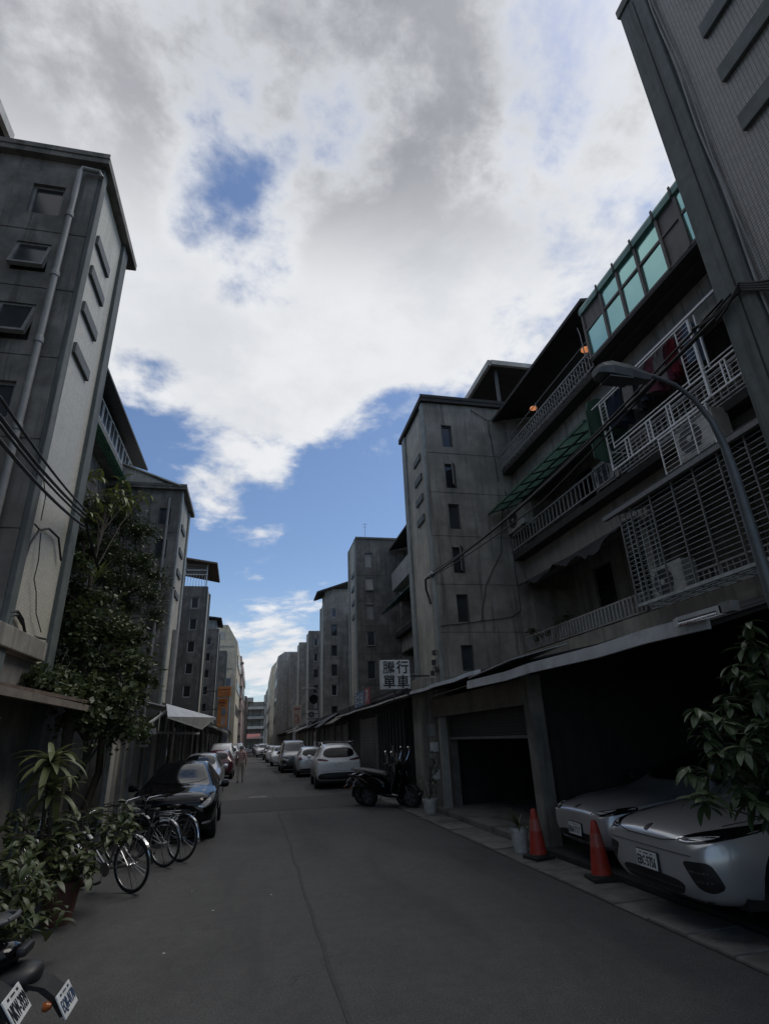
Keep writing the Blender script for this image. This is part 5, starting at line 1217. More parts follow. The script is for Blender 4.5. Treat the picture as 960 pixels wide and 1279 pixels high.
limbs(t2, (-2.6, 9.9, 0), CROWN2, .06, seed=5); crown(t2, 'foliage', [c for i, c in enumerate(CROWN2) if i % 3], 'leaf_vine', n_per=850, size=.078, leafL=1.5, seed=6)
crown(t2, 'foliage', [c for i, c in enumerate(CROWN2) if not i % 3], 'leaf_mid', n_per=600, size=.10, leafL=1.7, seed=16)
crown(t2, 'foliage', [(x - .1, y + .25, z + .1, r * .8) for x, y, z, r in CROWN2[::2]], 'leaf_dark', n_per=800, size=.06, leafL=2.2, seed=26)
t3 = thing('sapling', 'lanky sapling with pale drooping leaves rising above the vine', 'tree', (-3.0, 10.4, 0))
mb = MB(); mb.tube([(-3.0, 10.4, 0), (-2.95, 10.4, 2.5), (-3.0, 10.45, 4.5), (-2.95, 10.5, 5.8)], [.05, .045, .035, .02], 8).obj('trunk', 'bark', t3)
mb = MB()
for p_ in SPRAY: stem_to(mb, (-2.97, 10.45, 5.0 + random.uniform(-.6, .5)), p_, .014, .005, .12)
mb.obj('limb', 'bark', t3)
YL = [leaf_me('leaf', 'leaf_yellow', l_, w_, 5, b, .25, shape='lance') for l_, w_, b in ((.34, .07, 1.3), (.28, .06, 1.0), (.38, .075, 1.6))]
for x, y, z in SPRAY:
    for k in range(13): put_leaf(random.choice(YL), t3, (x + random.uniform(-.08, .08), y + random.uniform(-.1, .1), z + random.uniform(-.1, .05)), k * 2.4 + random.random(), random.uniform(-.5, .7), 0, random.uniform(.6, 1.05))
sp_ = thing('spiky_plant', 'spiky plant with long pale leaves sprouting from the vine', 'plant', (-2.75, 9.9, 4.2))
SPK = leaf_me('leaf', 'leaf_yellow', .5, .03, 5, .5, .3, shape='strap')
for k in range(16): put_leaf(SPK, sp_, (-2.75, 9.9, 4.25), k * 2.4, random.uniform(.2, 1.3), 0, random.uniform(.6, 1.0))
BAL = [(6.72, 12.9 - i * .32, 3.7 + random.uniform(0, .25), .2) for i in range(6)]
bp = thing('balcony_plants', 'bushy plants on the second floor balcony beside the tower', 'plants', (6.75, 12, 3.45))
MB().box(6.78, 6.98, 11.0, 13.1, 3.42, 3.55).obj('planter', 'terracotta', bp); crown(bp, 'foliage', BAL, 'leaf_mid', n_per=900, size=.06, seed=8)
B2 = [(6.5, 24.6 + i * .25, 3.0 + random.uniform(0, .3), .2) for i in range(3)]
b2 = thing('balcony_plants', 'small plants behind the blue shop banner', 'plants', (3.9, 21.5, 2.7))
MB().box(3.75, 3.95, 21.2, 22.4, 2.76, 2.9).obj('planter', 'plastic_grey', b2); crown(b2, 'foliage', [(3.8, 21.4, 3.05, .18), (3.8, 21.8, 3.1, .2), (3.85, 22.2, 3.0, .16)], 'leaf_dark', n_per=700, size=.06, seed=9)

# ------------------------------------------------------------------ vehicles (local frame: front faces -y, origin on the ground below the front)
def eval_mesh(o):
    dg = bpy.context.evaluated_depsgraph_get(); dg.update()
    me = bpy.data.meshes.new_from_object(o.evaluated_get(dg), depsgraph=dg); return me
def car_shell(st, wheels, wr, lev=3):
    vs, fs = [], []
    N = 16
    for (y, zb, wb, zs, ws_, zt, wt) in st:
        half = [(0, zb), (wb * .80, zb), (wb, zb + .07), (ws_ * .995, zb + (zs - zb) * .42), (ws_, zs - (zs - zb) * .22), (ws_ * .955, zs), (wt, zt - .035), (wt * .60, zt), (0, zt + .006)]
        vs += [(x, y, z) for x, z in half] + [(-x, y, z) for x, z in reversed(half[1:-1])]
    for i in range(len(st) - 1):
        for k in range(N): fs.append((i * N + k, (i + 1) * N + k, (i + 1) * N + (k + 1) % N, i * N + (k + 1) % N))
    for base in (0, (len(st) - 1) * N):   # end caps as quads across
        for k in range(N // 2 - 1):
            a, b, c, d = base + k, base + k + 1, base + (N - k - 1) % N, base + (N - k) % N
            if k == 0: fs.append((base, base + 1, base + N - 1))
            elif k < N // 2 - 0: fs.append((a, b, c, d))
        fs.append((base + N // 2 - 1, base + N // 2, base + N // 2 + 1))
    me = bpy.data.meshes.new('shell'); me.from_pydata(vs, [], fs)
    bm = bmesh.new(); bm.from_mesh(me); bmesh.ops.recalc_face_normals(bm, faces=bm.faces); bm.to_mesh(me); bm.free()
    me.update(); ce = me.attributes.new('crease_edge', 'FLOAT', 'EDGE')   # crisp shoulder, hood edge and nose line
    for e in me.edges:
        a, b = e.vertices; ka, kb = a % N, b % N
        if ka == kb and ka in (5, N - 5): ce.data[e.index].value = .55
        elif ka == kb and ka in (6, N - 6): ce.data[e.index].value = .3
        elif a // N == b // N == 2 and 5 <= min(ka, kb) and max(ka, kb) <= N - 5: ce.data[e.index].value = .35
    o = bpy.data.objects.new('shell', me); COL.objects.link(o)
    md = o.modifiers.new('s', 'SUBSURF'); md.levels = lev; md.render_levels = lev
    m2 = eval_mesh(o); bv = bmesh.new(); bv.from_mesh(m2); tree = BVHTree.FromBMesh(bv); bv.free()
    cut = MB()
    for y in wheels: cut.lathe([(wr * 1.15, -1.3), (wr * 1.15, 1.3)], 28, (0, y, wr), axis='x')
    keep = MB()
    co = bpy.data.objects.new('cut', cut.mesh('cut', [])) ; COL.objects.link(co)
    b = o.modifiers.new('b', 'BOOLEAN'); b.operation = 'DIFFERENCE'; b.object = co; b.solver = 'EXACT'
    m3 = eval_mesh(o)
    bpy.data.objects.remove(o); bpy.data.objects.remove(co)
    return m3, tree
def clean(poly):
    return [p for i, p in enumerate(poly) if (Vector(p) - Vector(poly[i - 1])).length > 1e-4]
def patch(tree, poly, view, m, name, parent, off=.006, step=.032, thick=.02, far=6.0, smooth=True):
    """panel that follows the body shell: 2-D outline seen from front/rear (x,z), side (y,z) or top (x,y)"""
    def P(u, v): return {'front': Vector((u, -far, v)), 'rear': Vector((u, far + 6, v)), 'left': Vector((-far, u, v)), 'right': Vector((far, u, v)), 'top': Vector((u, v, far))}[view]
    D = {'front': Vector((0, 1, 0)), 'rear': Vector((0, -1, 0)), 'left': Vector((1, 0, 0)), 'right': Vector((-1, 0, 0)), 'top': Vector((0, 0, -1))}[view]
    bm = bmesh.new(); bm.faces.new([bm.verts.new((u, v, 0)) for u, v in clean(poly)])
    us = [p[0] for p in poly]; vs_ = [p[1] for p in poly]
    for ax, lo, hi in ((0, min(us), max(us)), (1, min(vs_), max(vs_))):
        k = int((hi - lo) / step)
        for i in range(1, k + 1):
            c = lo + (hi - lo) * i / (k + 1); co = (c, 0, 0) if ax == 0 else (0, c, 0); no = (1, 0, 0) if ax == 0 else (0, 1, 0)
            bmesh.ops.bisect_plane(bm, geom=bm.verts[:] + bm.edges[:] + bm.faces[:], plane_co=co, plane_no=no)
    for v in bm.verts:
        p0 = P(v.co.x, v.co.y); h, n, i, d = tree.ray_cast(p0, D)
        if h is None:
            # just past the silhouette: take the nearest point of the shell
            q = P(v.co.x, v.co.y) + D * (far if view not in ('rear',) else far + 2); h, n, i, d = tree.find_nearest(q)
        if n.dot(D) > 0: n = -n
        v.co = h + n * off
    bed = [e for e in bm.edges if e.is_boundary]
    ret = bmesh.ops.extrude_edge_only(bm, edges=bed)
    for g in ret['geom']:
        if isinstance(g, bmesh.types.BMVert): g.co += D * thick
    bmesh.ops.recalc_face_normals(bm, faces=bm.faces)
    me = bpy.data.meshes.new(name); bm.to_mesh(me); bm.free(); me.materials.append(MATS[m])
    if smooth: me.polygons.foreach_set('use_smooth', [True] * len(me.polygons)); me.set_sharp_from_angle(angle=R(40))
    o = bpy.data.objects.new(name, me); COL.objects.link(o); o.parent = parent; return o
def chaikin(poly, k=.22, it=2):
    for _ in range(it):
        out = []
        for i, a in enumerate(poly):
            b = poly[(i + 1) % len(poly)]
            out += [(a[0] + (b[0] - a[0]) * k, a[1] + (b[1] - a[1]) * k), (b[0] + (a[0] - b[0]) * k, b[1] + (a[1] - b[1]) * k)]
        poly = out
    return poly
def mir(poly): return [(-u, v) for u, v in poly]
WHEELS = {}
def wheel_meshes(r, w_, ns=5, rim='alloy'):
    k = (r, w_, ns, rim)
    if k not in WHEELS:
        ty = MB().lathe([(r * .66, -w_ / 2), (r * .93, -w_ / 2), (r, -w_ * .32), (r, w_ * .32), (r * .93, w_ / 2), (r * .66, w_ / 2)], 28, axis='x', cap=False).mesh('wheel', 'rubber', smooth=True)
        rm = MB().lathe([(r * .67, -w_ * .46), (r * .62, -w_ * .42), (r * .60, 0), (r * .62, w_ * .42), (r * .67, w_ * .46)], 28, axis='x', cap=False)
        rm.lathe([(r * .6, -.01), (r * .6, .01)], 24, axis='x')
        for s in (-1, 1):
            for i in range(ns):
                a = 2 * math.pi * i / ns
                for da in (-.13, .13): rm.bar((s * w_ * .40, math.cos(a) * r * .12, math.sin(a) * r * .12), (s * w_ * .38, math.cos(a + da) * r * .64, math.sin(a + da) * r * .64), .05, .03)
            rm.lathe([(r * .16, s * w_ * .30), (r * .16, s * w_ * .43)], 14, axis='x')
        WHEELS[k] = (ty, rm.mesh('rim', rim))
    return WHEELS[k]
def plate(parent, body, c, x_dir, n_dir, w_=.34, h_=.15, size=None, m='plate_text', strip=True, small=None):
    M = basis(x_dir, n_dir, Vector(c))
    o = bpy.data.objects.new('number_plate', MB().box(-w_ / 2, w_ / 2, -h_ / 2, h_ / 2, -.008, 0).mesh('number_plate', 'plate_white', bevel=.003)); COL.objects.link(o); o.parent = parent; o.matrix_local = M
    if body:
        t = bpy.data.objects.new('plate_text', text_mesh(body, size or h_ * .66, m, .001, .0012)); COL.objects.link(t); t.parent = o
        bw = max(v[0] for v in t.bound_box) - min(v[0] for v in t.bound_box); bh = max(v[1] for v in t.bound_box) - min(v[1] for v in t.bound_box)
        cy = (max(v[1] for v in t.bound_box) + min(v[1] for v in t.bound_box)) / 2
        sx = w_ * .9 / bw; sy = h_ * .58 / bh
        t.scale = (sx, sy, 1); t.location = (0, -h_ * .08 - cy * sy, .0018)
        d = MB()
        for x in (-w_ * .27, w_ * .27): d.box(x - .012, x + .012, h_ * .33, h_ * .42, .0006, .0025)
        if strip: d.box(-w_ * .12, w_ * .12, h_ * .34, h_ * .40, .0006, .002)
        q = bpy.data.objects.new('plate_bolt', d.mesh('plate_bolt', m)); COL.objects.link(q); q.parent = o
    return o

def car(label, loc, rz, st, paint, wheels, wr=.33, W=.9, parts=(), group='parked cars', name='parked_car', lev=3, rim=5, tw=.2):
    c = thing(name, label, 'car', loc, rz, group); c.scale = (REAL,) * 3
    shell, tree = car_shell(st, wheels, wr, lev); shell.materials.clear(); shell.materials.append(MATS[paint])
    shell.polygons.foreach_set('use_smooth', [True] * len(shell.polygons)); shell.set_sharp_from_angle(angle=R(32)); shell.name = 'body'
    o = bpy.data.objects.new('body', shell); COL.objects.link(o); o.parent = c
    L_ = st[-1][0]
    MB().box(-W + .12, W - .12, .35, L_ - .35, .20, .5).obj('underbody', 'rubber', c, world=False)
    ty, rm = wheel_meshes(wr, tw, rim)
    for y in wheels:
        for s in (-1, 1):
            w_ = place(ty, 'wheel', c, (s * (W - .13), y, wr)); place(rm, 'rim', w_, (0, 0, 0))
    for nm, view, poly, m, both in parts:
        if nm not in ('hood_seam', 'bumper_crease', 'chrome_strip', 'chin_lip', 'tailgate_gap', 'hood_gap', 'intake_vane', 'intake_slat'): poly = chaikin(poly)
        if view == 'side':
            patch(tree, poly, 'right', m, nm, c); patch(tree, poly, 'left', m, nm, c)
        else:
            patch(tree, poly, view, m, nm, c)
            if both: patch(tree, mir(poly), view, m, nm, c)
    c['_'] = 0; del c['_']
    return c, tree
def mirrors(c, y, z, x, m):
    for s in (-1, 1):
        MB().lathe([(.01, -.085), (.07, -.07), (.085, 0), (.07, .075), (.01, .09)], 12, (s * (x + .07), y, z), axis='x').bar((s * (x - .05), y + .04, z - .06), (s * x, y, z - .03), .05, .03).obj('mirror', m, c, smooth=True, world=False)
def handle(c, ys, z, x, m):
    for s in (-1, 1):
        for y in ys: MB().box(s * x - .012, s * x + .012, y - .09, y + .09, z - .015, z + .015).obj('door_handle', m, c, bevel=.006, world=False)

# hero: silver sports SUV nosing out of the garage
ST_SUV1 = [(.00, .36, .58, .63, .64, .70, .56), (.03, .26, .68, .67, .76, .765, .62), (.16, .19, .80, .73, .87, .81, .68), (.45, .18, .86, .80, .93, .865, .72), (1.0, .19, .87, .87, .94, .93, .76),
           (1.45, .19, .87, .93, .94, 1.0, .74), (2.25, .19, .88, 1.0, .965, 1.53, .56), (3.0, .19, .88, 1.02, .965, 1.61, .58), (3.8, .19, .88, 1.04, .96, 1.53, .54), (4.45, .24, .84, 1.04, .90, 1.22, .62), (4.66, .32, .76, .95, .82, 1.04, .66), (4.72, .45, .6, .8, .7, .9, .56)]
parts1 = [('lower_intake', 'front', [(-.52, .36), (-.40, .255), (.40, .255), (.52, .36), (.40, .40), (-.40, .40)], 'plastic_black', False),
          ('side_intake', 'front', [(.53, .565), (.72, .578), (.80, .575), (.83, .48), (.83, .38), (.76, .335), (.68, .36), (.60, .47)], 'plastic_black', True),
          ('chin_lip', 'front', [(-.60, .22), (.60, .22), (.70, .26), (-.70, .26)], 'plastic_black', False),
          ('headlight', 'front', [(.46, .72), (.60, .775), (.86, .86), (.90, .80), (.84, .735), (.62, .70)], 'glass_car', True),
          ('headlight_lens', 'front', [(.50, .722), (.60, .75), (.70, .765), (.80, .775), (.78, .748), (.64, .715)], 'lamp_lens', True), ('headlight_brow', 'front', [(.47, .73), (.60, .782), (.86, .868), (.87, .858), (.61, .772), (.49, .724)], 'chrome', True),
          ('intake_vane', 'front', [(.60, .50), (.78, .50), (.78, .485), (.61, .485)], 'plastic_grey', True), ('intake_vane', 'front', [(.64, .43), (.79, .43), (.79, .415), (.65, .415)], 'plastic_grey', True), ('intake_slat', 'front', [(-.46, .335), (.46, .335), (.46, .325), (-.46, .325)], 'plastic_grey', False), ('lower_blade', 'front', [(-.58, .238), (.58, .238), (.66, .262), (.60, .268), (-.60, .268), (-.66, .262)], 'paint_silver', False),
          ('hood_seam', 'front', [(-.62, .748), (-.3, .705), (.3, .705), (.62, .748), (.62, .742), (.3, .699), (-.3, .699), (-.62, .742)], 'plastic_black', False),
          ('bumper_crease', 'front', [(-.66, .618), (.66, .618), (.66, .611), (-.66, .611)], 'plastic_grey', False),
          ('emblem', 'front', [(-.03, .745), (.03, .745), (.035, .785), (0, .80), (-.035, .785)], 'sign_black', False),
          ('hood_gap', 'top', [(.655, .42), (.72, .9), (.735, 1.38), (.728, 1.38), (.713, .9), (.648, .42)], 'plastic_black', True),
          ('windscreen', 'front', [(-.70, 1.07), (.70, 1.07), (.54, 1.50), (-.54, 1.50)], 'glass_car', False),
          ('side_window', 'side', [(1.75, 1.03), (3.0, 1.06), (3.0, 1.50), (2.35, 1.46)], 'glass_car', False), ('side_window', 'side', [(3.06, 1.06), (4.1, 1.10), (3.8, 1.42), (3.06, 1.50)], 'glass_car', False)]
def hero(c0, tree, txt, pz, pw=.34, mir_m='paint_silver'):
    h, n, i, d = tree.ray_cast(Vector((0, -3, pz)), Vector((0, 1, 0)))
    MB().box(-pw / 2 - .012, pw / 2 + .012, h.y - .018, h.y + .06, pz - .085, pz + .085).obj('plate_holder', 'plastic_black', c0, world=False, bevel=.006)
    plate(c0, txt, (0, h.y - .028, pz), (1, 0, 0), (0, -1, .05), pw, .15)
    mirrors(c0, 1.62, 1.0, .97, mir_m)
C1, T1 = car('silver sports SUV with white number plate nosing out of the dark garage', (3.40, 5.0, .06), R(-93), ST_SUV1, 'paint_silver', (.92, 3.78), .36, .96, parts1, 'silver cars in the garage', lev=3)
hero(C1, T1, 'EBC·5756', .485)
ST_C2 = [(y, zb, wb * .97, zs * .94, w2_ * .96, zt * .91, wt * .98) for y, zb, wb, zs, w2_, zt, wt in ST_SUV1]
parts2 = [('lower_intake', 'front', [(-.62, .30), (.62, .30), (.52, .40), (-.52, .40)], 'plastic_black', False), ('chrome_strip', 'front', [(-.64, .262), (.64, .262), (.66, .285), (-.66, .285)], 'chrome', False),
          ('headlight', 'front', [(.42, .66), (.60, .70), (.84, .76), (.86, .70), (.78, .65), (.56, .63)], 'glass_car', True), ('headlight_lens', 'front', [(.46, .662), (.60, .69), (.74, .725), (.72, .68), (.58, .645)], 'lamp_lens', True),
          ('emblem', 'front', [(-.028, .69), (.028, .69), (.03, .72), (0, .735), (-.03, .72)], 'sign_black', False), ('windscreen', 'front', [(-.68, .99), (.68, .99), (.52, 1.36), (-.52, 1.36)], 'glass_car', False),
          ('side_window', 'side', [(1.75, .95), (3.0, .98), (3.0, 1.36), (2.35, 1.33)], 'glass_car', False)]
C2, T2 = car('second silver car half hidden behind the red cone in the garage', (3.92, 7.12, .05), R(-93), ST_C2, 'paint_silver', (.92, 3.7), .34, .92, parts2, 'silver cars in the garage')
hero(C2, T2, 'BNA·7117', .43, .36, 'plastic_black')

# black sedan facing us on the left
ST_SED = [(.00, .34, .56, .58, .62, .74, .52), (.05, .25, .66, .66, .76, .84, .60), (.26, .19, .78, .76, .86, .91, .66), (.85, .18, .82, .86, .90, .99, .68), (1.25, .18, .82, .90, .90, 1.03, .70),
          (2.0, .18, .82, .92, .90, 1.42, .52), (2.6, .18, .82, .94, .90, 1.49, .54), (3.3, .18, .82, .95, .90, 1.44, .52), (4.0, .2, .82, .96, .88, 1.06, .66), (4.55, .26, .78, .92, .84, .98, .64), (4.75, .36, .66, .80, .74, .88, .56)]
pB = [('headlight', 'front', [(.44, .645), (.58, .70), (.78, .86), (.83, .86), (.80, .70), (.62, .61)], 'plastic_grey', True), ('headlight_lens', 'front', [(.52, .66), (.60, .70), (.76, .82), (.76, .72), (.62, .63)], 'lamp_lens', True), ('grille', 'front', [(-.38, .52), (.38, .52), (.42, .64), (-.42, .64)], 'plastic_black', False),
      ('lower_intake', 'front', [(-.5, .27), (.5, .27), (.56, .38), (-.56, .38)], 'plastic_black', False), ('fog_lamp', 'front', [(.62, .34), (.78, .36), (.78, .40), (.62, .385)], 'lamp_lens', True),
      ('emblem', 'front', [(-.05, .675), (.05, .675), (.05, .715), (-.05, .715)], 'chrome', False),
      ('windscreen', 'front', [(-.68, 1.04), (.68, 1.04), (.53, 1.41), (-.53, 1.41)], 'glass_car', False),
      ('side_window', 'side', [(1.55, .95), (2.6, .97), (2.6, 1.39), (2.08, 1.35)], 'glass_car', False), ('side_window', 'side', [(2.66, .97), (3.6, .99), (3.25, 1.33), (2.66, 1.39)], 'glass_car', False),
      ('rear_window', 'rear', [(-.55, 1.04), (.55, 1.04), (.46, 1.36), (-.46, 1.36)], 'glass_car', False), ('tail_light', 'rear', [(.5, .72), (.8, .74), (.78, .88), (.5, .85)], 'lamp_red', True)]
CB, TB = car('shiny black sedan parked on the left facing the camera', (-1.37, 11.2, 0), R(1), ST_SED, 'paint_black', (.88, 3.72), .33, .90, pB)
for k in range(4):
    z = .535 + k * .027; h, n, i, d = TB.ray_cast(Vector((0, -3, z)), Vector((0, 1, 0))); MB().tube([(-.36, h.y + .02, z), (-.2, h.y - .002, z), (0, h.y - .008, z), (.2, h.y - .002, z), (.36, h.y + .02, z)], .006, 5).obj('grille_slat', 'chrome', CB, world=False)
h, n, i, d = TB.ray_cast(Vector((0, -3, .45)), Vector((0, 1, 0)))
plate(CB, '', (0, h.y - .02, .45), (1, 0, 0), (0, -1, .1), .34, .15)
mirrors(CB, 1.5, .98, .92, 'paint_black'); handle(CB, (2.5, 3.4), .86, .905, 'chrome')

# white SUV seen from behind: rear faces -y, so it is turned round
ST_SUV = [(.00, .38, .56, .66, .66, .84, .56), (.07, .27, .7, .76, .80, .93, .62), (.3, .22, .82, .86, .915, .98, .68), (.9, .22, .86, .96, .935, 1.06, .72), (1.3, .22, .86, 1.02, .935, 1.14, .72), (2.0, .22, .86, 1.06, .935, 1.60, .58),
          (2.8, .22, .86, 1.08, .935, 1.68, .60), (3.7, .22, .86, 1.10, .93, 1.65, .58), (4.2, .25, .86, 1.10, .91, 1.50, .58), (4.42, .30, .84, 1.04, .89, 1.22, .70), (4.52, .34, .80, .98, .86, 1.06, .72), (4.56, .44, .7, .88, .78, .96, .64)]
def rear_parts(f=1.0, tl='lamp_red'):
    return [('rear_window', 'rear', [(-.66, 1.13), (.66, 1.13), (.56, 1.50), (-.56, 1.50)], 'glass_car', False), ('tail_light', 'rear', [(.42, 1.01), (.84, 1.04), (.84, 1.10), (.74, 1.12), (.42, 1.055)], tl, True),
            ('tailgate_gap', 'rear', [(-.72, .66), (.72, .66), (.72, .652), (-.72, .652)], 'plastic_black', False), ('rear_bumper', 'rear', [(-.80, .35), (.80, .35), (.82, .50), (.70, .60), (-.70, .60), (-.82, .50)], 'plastic_black', False),
            ('windscreen', 'front', [(-.68, 1.14), (.68, 1.14), (.54, 1.58), (-.54, 1.58)], 'glass_car', False), ('headlight', 'front', [(.5, .72), (.82, .80), (.84, .70), (.56, .66)], 'lamp_lens', True), ('grille', 'front', [(-.42, .52), (.42, .52), (.46, .68), (-.46, .68)], 'plastic_black', False),
            ('lower_intake', 'front', [(-.6, .30), (.6, .30), (.62, .44), (-.62, .44)], 'plastic_black', False),
            ('side_window', 'side', [(1.6, 1.10), (2.75, 1.13), (2.75, 1.56), (2.1, 1.52)], 'glass_car', False), ('side_window', 'side', [(2.81, 1.13), (3.95, 1.17), (3.75, 1.50), (2.81, 1.56)], 'glass_car', False)]
def turned(c, x, y, rz):   # place a car by its tail
    L_ = max(v.co.y for v in c.children[0].data.vertices); a = rz + math.pi
    c.rotation_euler = (0, 0, a); c.location = Vector((x, y, 0)) - Matrix.Rotation(a, 3, 'Z') @ Vector((0, L_ * REAL, 0))
CW, TW = car('white SUV with roof rails parked on the right, seen from behind', (0, 0, 0), 0, ST_SUV, 'paint_white_car', (.9, 3.62), .36, .935, rear_parts())
turned(CW, 2.84, 20.6, R(-2))
for s in (-1, 1): MB().tube([(s * .62, 1.9, 1.60), (s * .63, 2.1, 1.70), (s * .63, 3.7, 1.70), (s * .62, 3.95, 1.60)], .02, 6).obj('roof_rail', 'chrome', CW, world=False)
for y in (2.3, 3.6): MB().box(-.72, .72, y - .03, y + .03, 1.71, 1.74).obj('cross_bar', 'frame_grey', CW, world=False)
h, n, i, d = TW.ray_cast(Vector((0, 9, .90)), Vector((0, -1, 0)))
plate(CW, '', (0, h.y + .015, .88), (-1, 0, 0), (0, 1, 0), .34, .15)
MB().tube([(-.05, h.y - .12, 1.2), (.25, h.y - .14, 1.18)], .01, 5).obj('wiper', 'plastic_black', CW, world=False); mirrors(CW, 1.55, 1.14, .95, 'paint_white_car')
# silver hatchback from behind
ST_HAT = [(.00, .36, .5, .58, .60, .76, .5), (.06, .25, .62, .68, .74, .84, .56), (.25, .2, .74, .78, .83, .90, .6), (.75, .2, .78, .88, .85, 1.0, .64), (1.05, .2, .78, .93, .85, 1.08, .64), (1.75, .2, .78, .97, .85, 1.48, .5), (2.4, .2, .78, .99, .85, 1.53, .52), (3.1, .2, .78, 1.0, .85, 1.49, .5), (3.6, .22, .78, 1.0, .82, 1.3, .52), (3.85, .28, .74, .92, .79, 1.02, .6), (3.92, .4, .62, .8, .7, .88, .54)]
def hat_parts():
    return [('rear_window', 'rear', [(-.56, 1.03), (.56, 1.03), (.46, 1.38), (-.46, 1.38)], 'glass_car', False), ('tail_light', 'rear', [(.52, .82), (.74, .86), (.72, 1.02), (.56, .98)], 'lamp_red', True), ('rear_bumper', 'rear', [(-.66, .34), (.66, .34), (.66, .44), (-.66, .44)], 'plastic_black', False),
            ('windscreen', 'front', [(-.62, 1.08), (.62, 1.08), (.48, 1.45), (-.48, 1.45)], 'glass_car', False), ('headlight', 'front', [(.44, .64), (.74, .74), (.78, .66), (.5, .6)], 'lamp_lens', True), ('grille', 'front', [(-.36, .5), (.36, .5), (.4, .58), (-.4, .58)], 'plastic_black', False),
            ('side_window', 'side', [(1.4, 1.0), (2.35, 1.03), (2.35, 1.42), (1.85, 1.38)], 'glass_car', False), ('side_window', 'side', [(2.41, 1.03), (3.35, 1.06), (3.1, 1.38), (2.41, 1.42)], 'glass_car', False)]
CH, TH = car('silver hatchback parked ahead of the white SUV', (0, 0, 0), 0, ST_HAT, 'paint_silver', (.75, 3.2), .30, .85, hat_parts()); turned(CH, 2.62, 28.0, R(-1))
h, n, i, d = TH.ray_cast(Vector((0, 9, .70)), Vector((0, -1, 0))); plate(CH, '', (0, h.y + .015, .70), (-1, 0, 0), (0, 1, 0), .34, .15)
mirrors(CH, 1.3, 1.03, .87, 'paint_silver')
# dark people carrier facing us
ST_VAN = [(.00, .38, .56, .70, .64, .86, .56), (.07, .27, .7, .80, .80, .98, .62), (.3, .22, .82, .92, .90, 1.06, .68), (.7, .22, .85, 1.02, .92, 1.16, .72), (.95, .22, .85, 1.08, .92, 1.28, .72), (1.6, .22, .85, 1.12, .92, 1.82, .66), (2.4, .22, .85, 1.14, .92, 1.90, .70), (3.6, .22, .85, 1.14, .92, 1.88, .68), (4.3, .24, .85, 1.14, .9, 1.72, .68), (4.6, .3, .82, 1.0, .88, 1.2, .74), (4.66, .4, .7, .85, .8, 1.0, .66)]
CV, TV = car('dark tall people carrier facing the camera behind the silver hatchback', (2.2, 32.6, 0), R(1), ST_VAN, 'paint_navy', (.9, 3.6), .34, .92,
             [('windscreen', 'front', [(-.68, 1.24), (.68, 1.24), (.62, 1.76), (-.62, 1.76)], 'glass_grey', False), ('headlight', 'front', [(.48, .78), (.84, .88), (.86, .76), (.54, .70)], 'lamp_lens', True), ('grille', 'front', [(-.44, .60), (.44, .60), (.46, .80), (-.46, .80)], 'plastic_grey', False), ('lower_intake', 'front', [(-.6, .32), (.6, .32), (.62, .46), (-.62, .46)], 'plastic_black', False),
              ('fog_lamp', 'front', [(.64, .44), (.76, .45), (.76, .52), (.64, .51)], 'lamp_lens', True), ('side_window', 'side', [(1.4, 1.18), (2.4, 1.2), (2.4, 1.74), (1.75, 1.72)], 'glass_car', False), ('side_window', 'side', [(2.46, 1.2), (4.2, 1.22), (4.05, 1.68), (2.46, 1.74)], 'glass_car', False)])
h, n, i, d = TV.ray_cast(Vector((0, -3, .54)), Vector((0, 1, 0))); plate(CV, '', (0, h.y - .015, .54), (1, 0, 0), (0, -1, 0), .34, .15); mirrors(CV, 1.1, 1.2, .95, 'paint_navy')

def recolour(c, m):
    for ch in c.children:
        if ch.name.split('.')[0] == 'body':
            ch.material_slots[0].link = 'OBJECT'; ch.material_slots[0].material = MATS[m]
def again(src, label, x, y, rz, m, tail=False):
    c = copy_tree(src); c['label'] = label
    if m: recolour(c, m)
    if tail: turned_c(c, x, y, rz)
    else: c.location = (x, y, 0); c.rotation_euler = (0, 0, rz)
    return c
def turned_c(c, x, y, rz):
    b = [k for k in c.children if k.name.split('.')[0] == 'body'][0]
    L_ = max(v.co.y for v in b.data.vertices); a = rz + math.pi
    c.rotation_euler = (0, 0, a); c.location = Vector((x, y, 0)) - Matrix.Rotation(a, 3, 'Z') @ Vector((0, L_ * REAL, 0))
again(CH, 'white hatchback facing the camera past the dark people carrier', 1.85, 42.3, 0, 'paint_white_car')
again(CH, 'dark hatchback between the people carrier and the white hatchback', 2.25, 38.0, 0, 'paint_navy')
again(CB, 'white sedan facing the camera far along the right kerb', 1.75, 50.0, R(1), 'paint_white_car')
again(CH, 'distant dark hatchback next after the far white sedan', 1.5, 58, 0, 'paint_navy')
again(CW, 'distant white SUV on the right near the street end', .98, 70, 0, 'paint_white_car')
again(CB, 'distant silver sedan on the right near the street end', .6, 84, 0, 'paint_silver')
again(CH, 'small far hatchback by the red awning', .3, 104, 0, 'paint_wine')
again(CH, 'silver blue hatchback behind the black sedan at left', -1.72, 19.5, 0, 'paint_silverblue')
again(CH, 'dark wine red hatchback on the left with tail towards the camera', -1.68, 29.6, 0, 'paint_wine', tail=True)
again(CV, 'white van farther along the left side', -1.98, 37.5, 0, 'paint_white_car', tail=True)
again(CW, 'distant white SUV on the left near the walking person', -1.9, 48, 0, 'paint_white_car', tail=True)
again(CV, 'far pale truck like van on the left beyond the others', -1.75, 60, 0, 'paint_silverblue', tail=True)
again(CH, 'far white hatchback on the left side', -1.7, 74, 0, 'paint_white_car', tail=True)

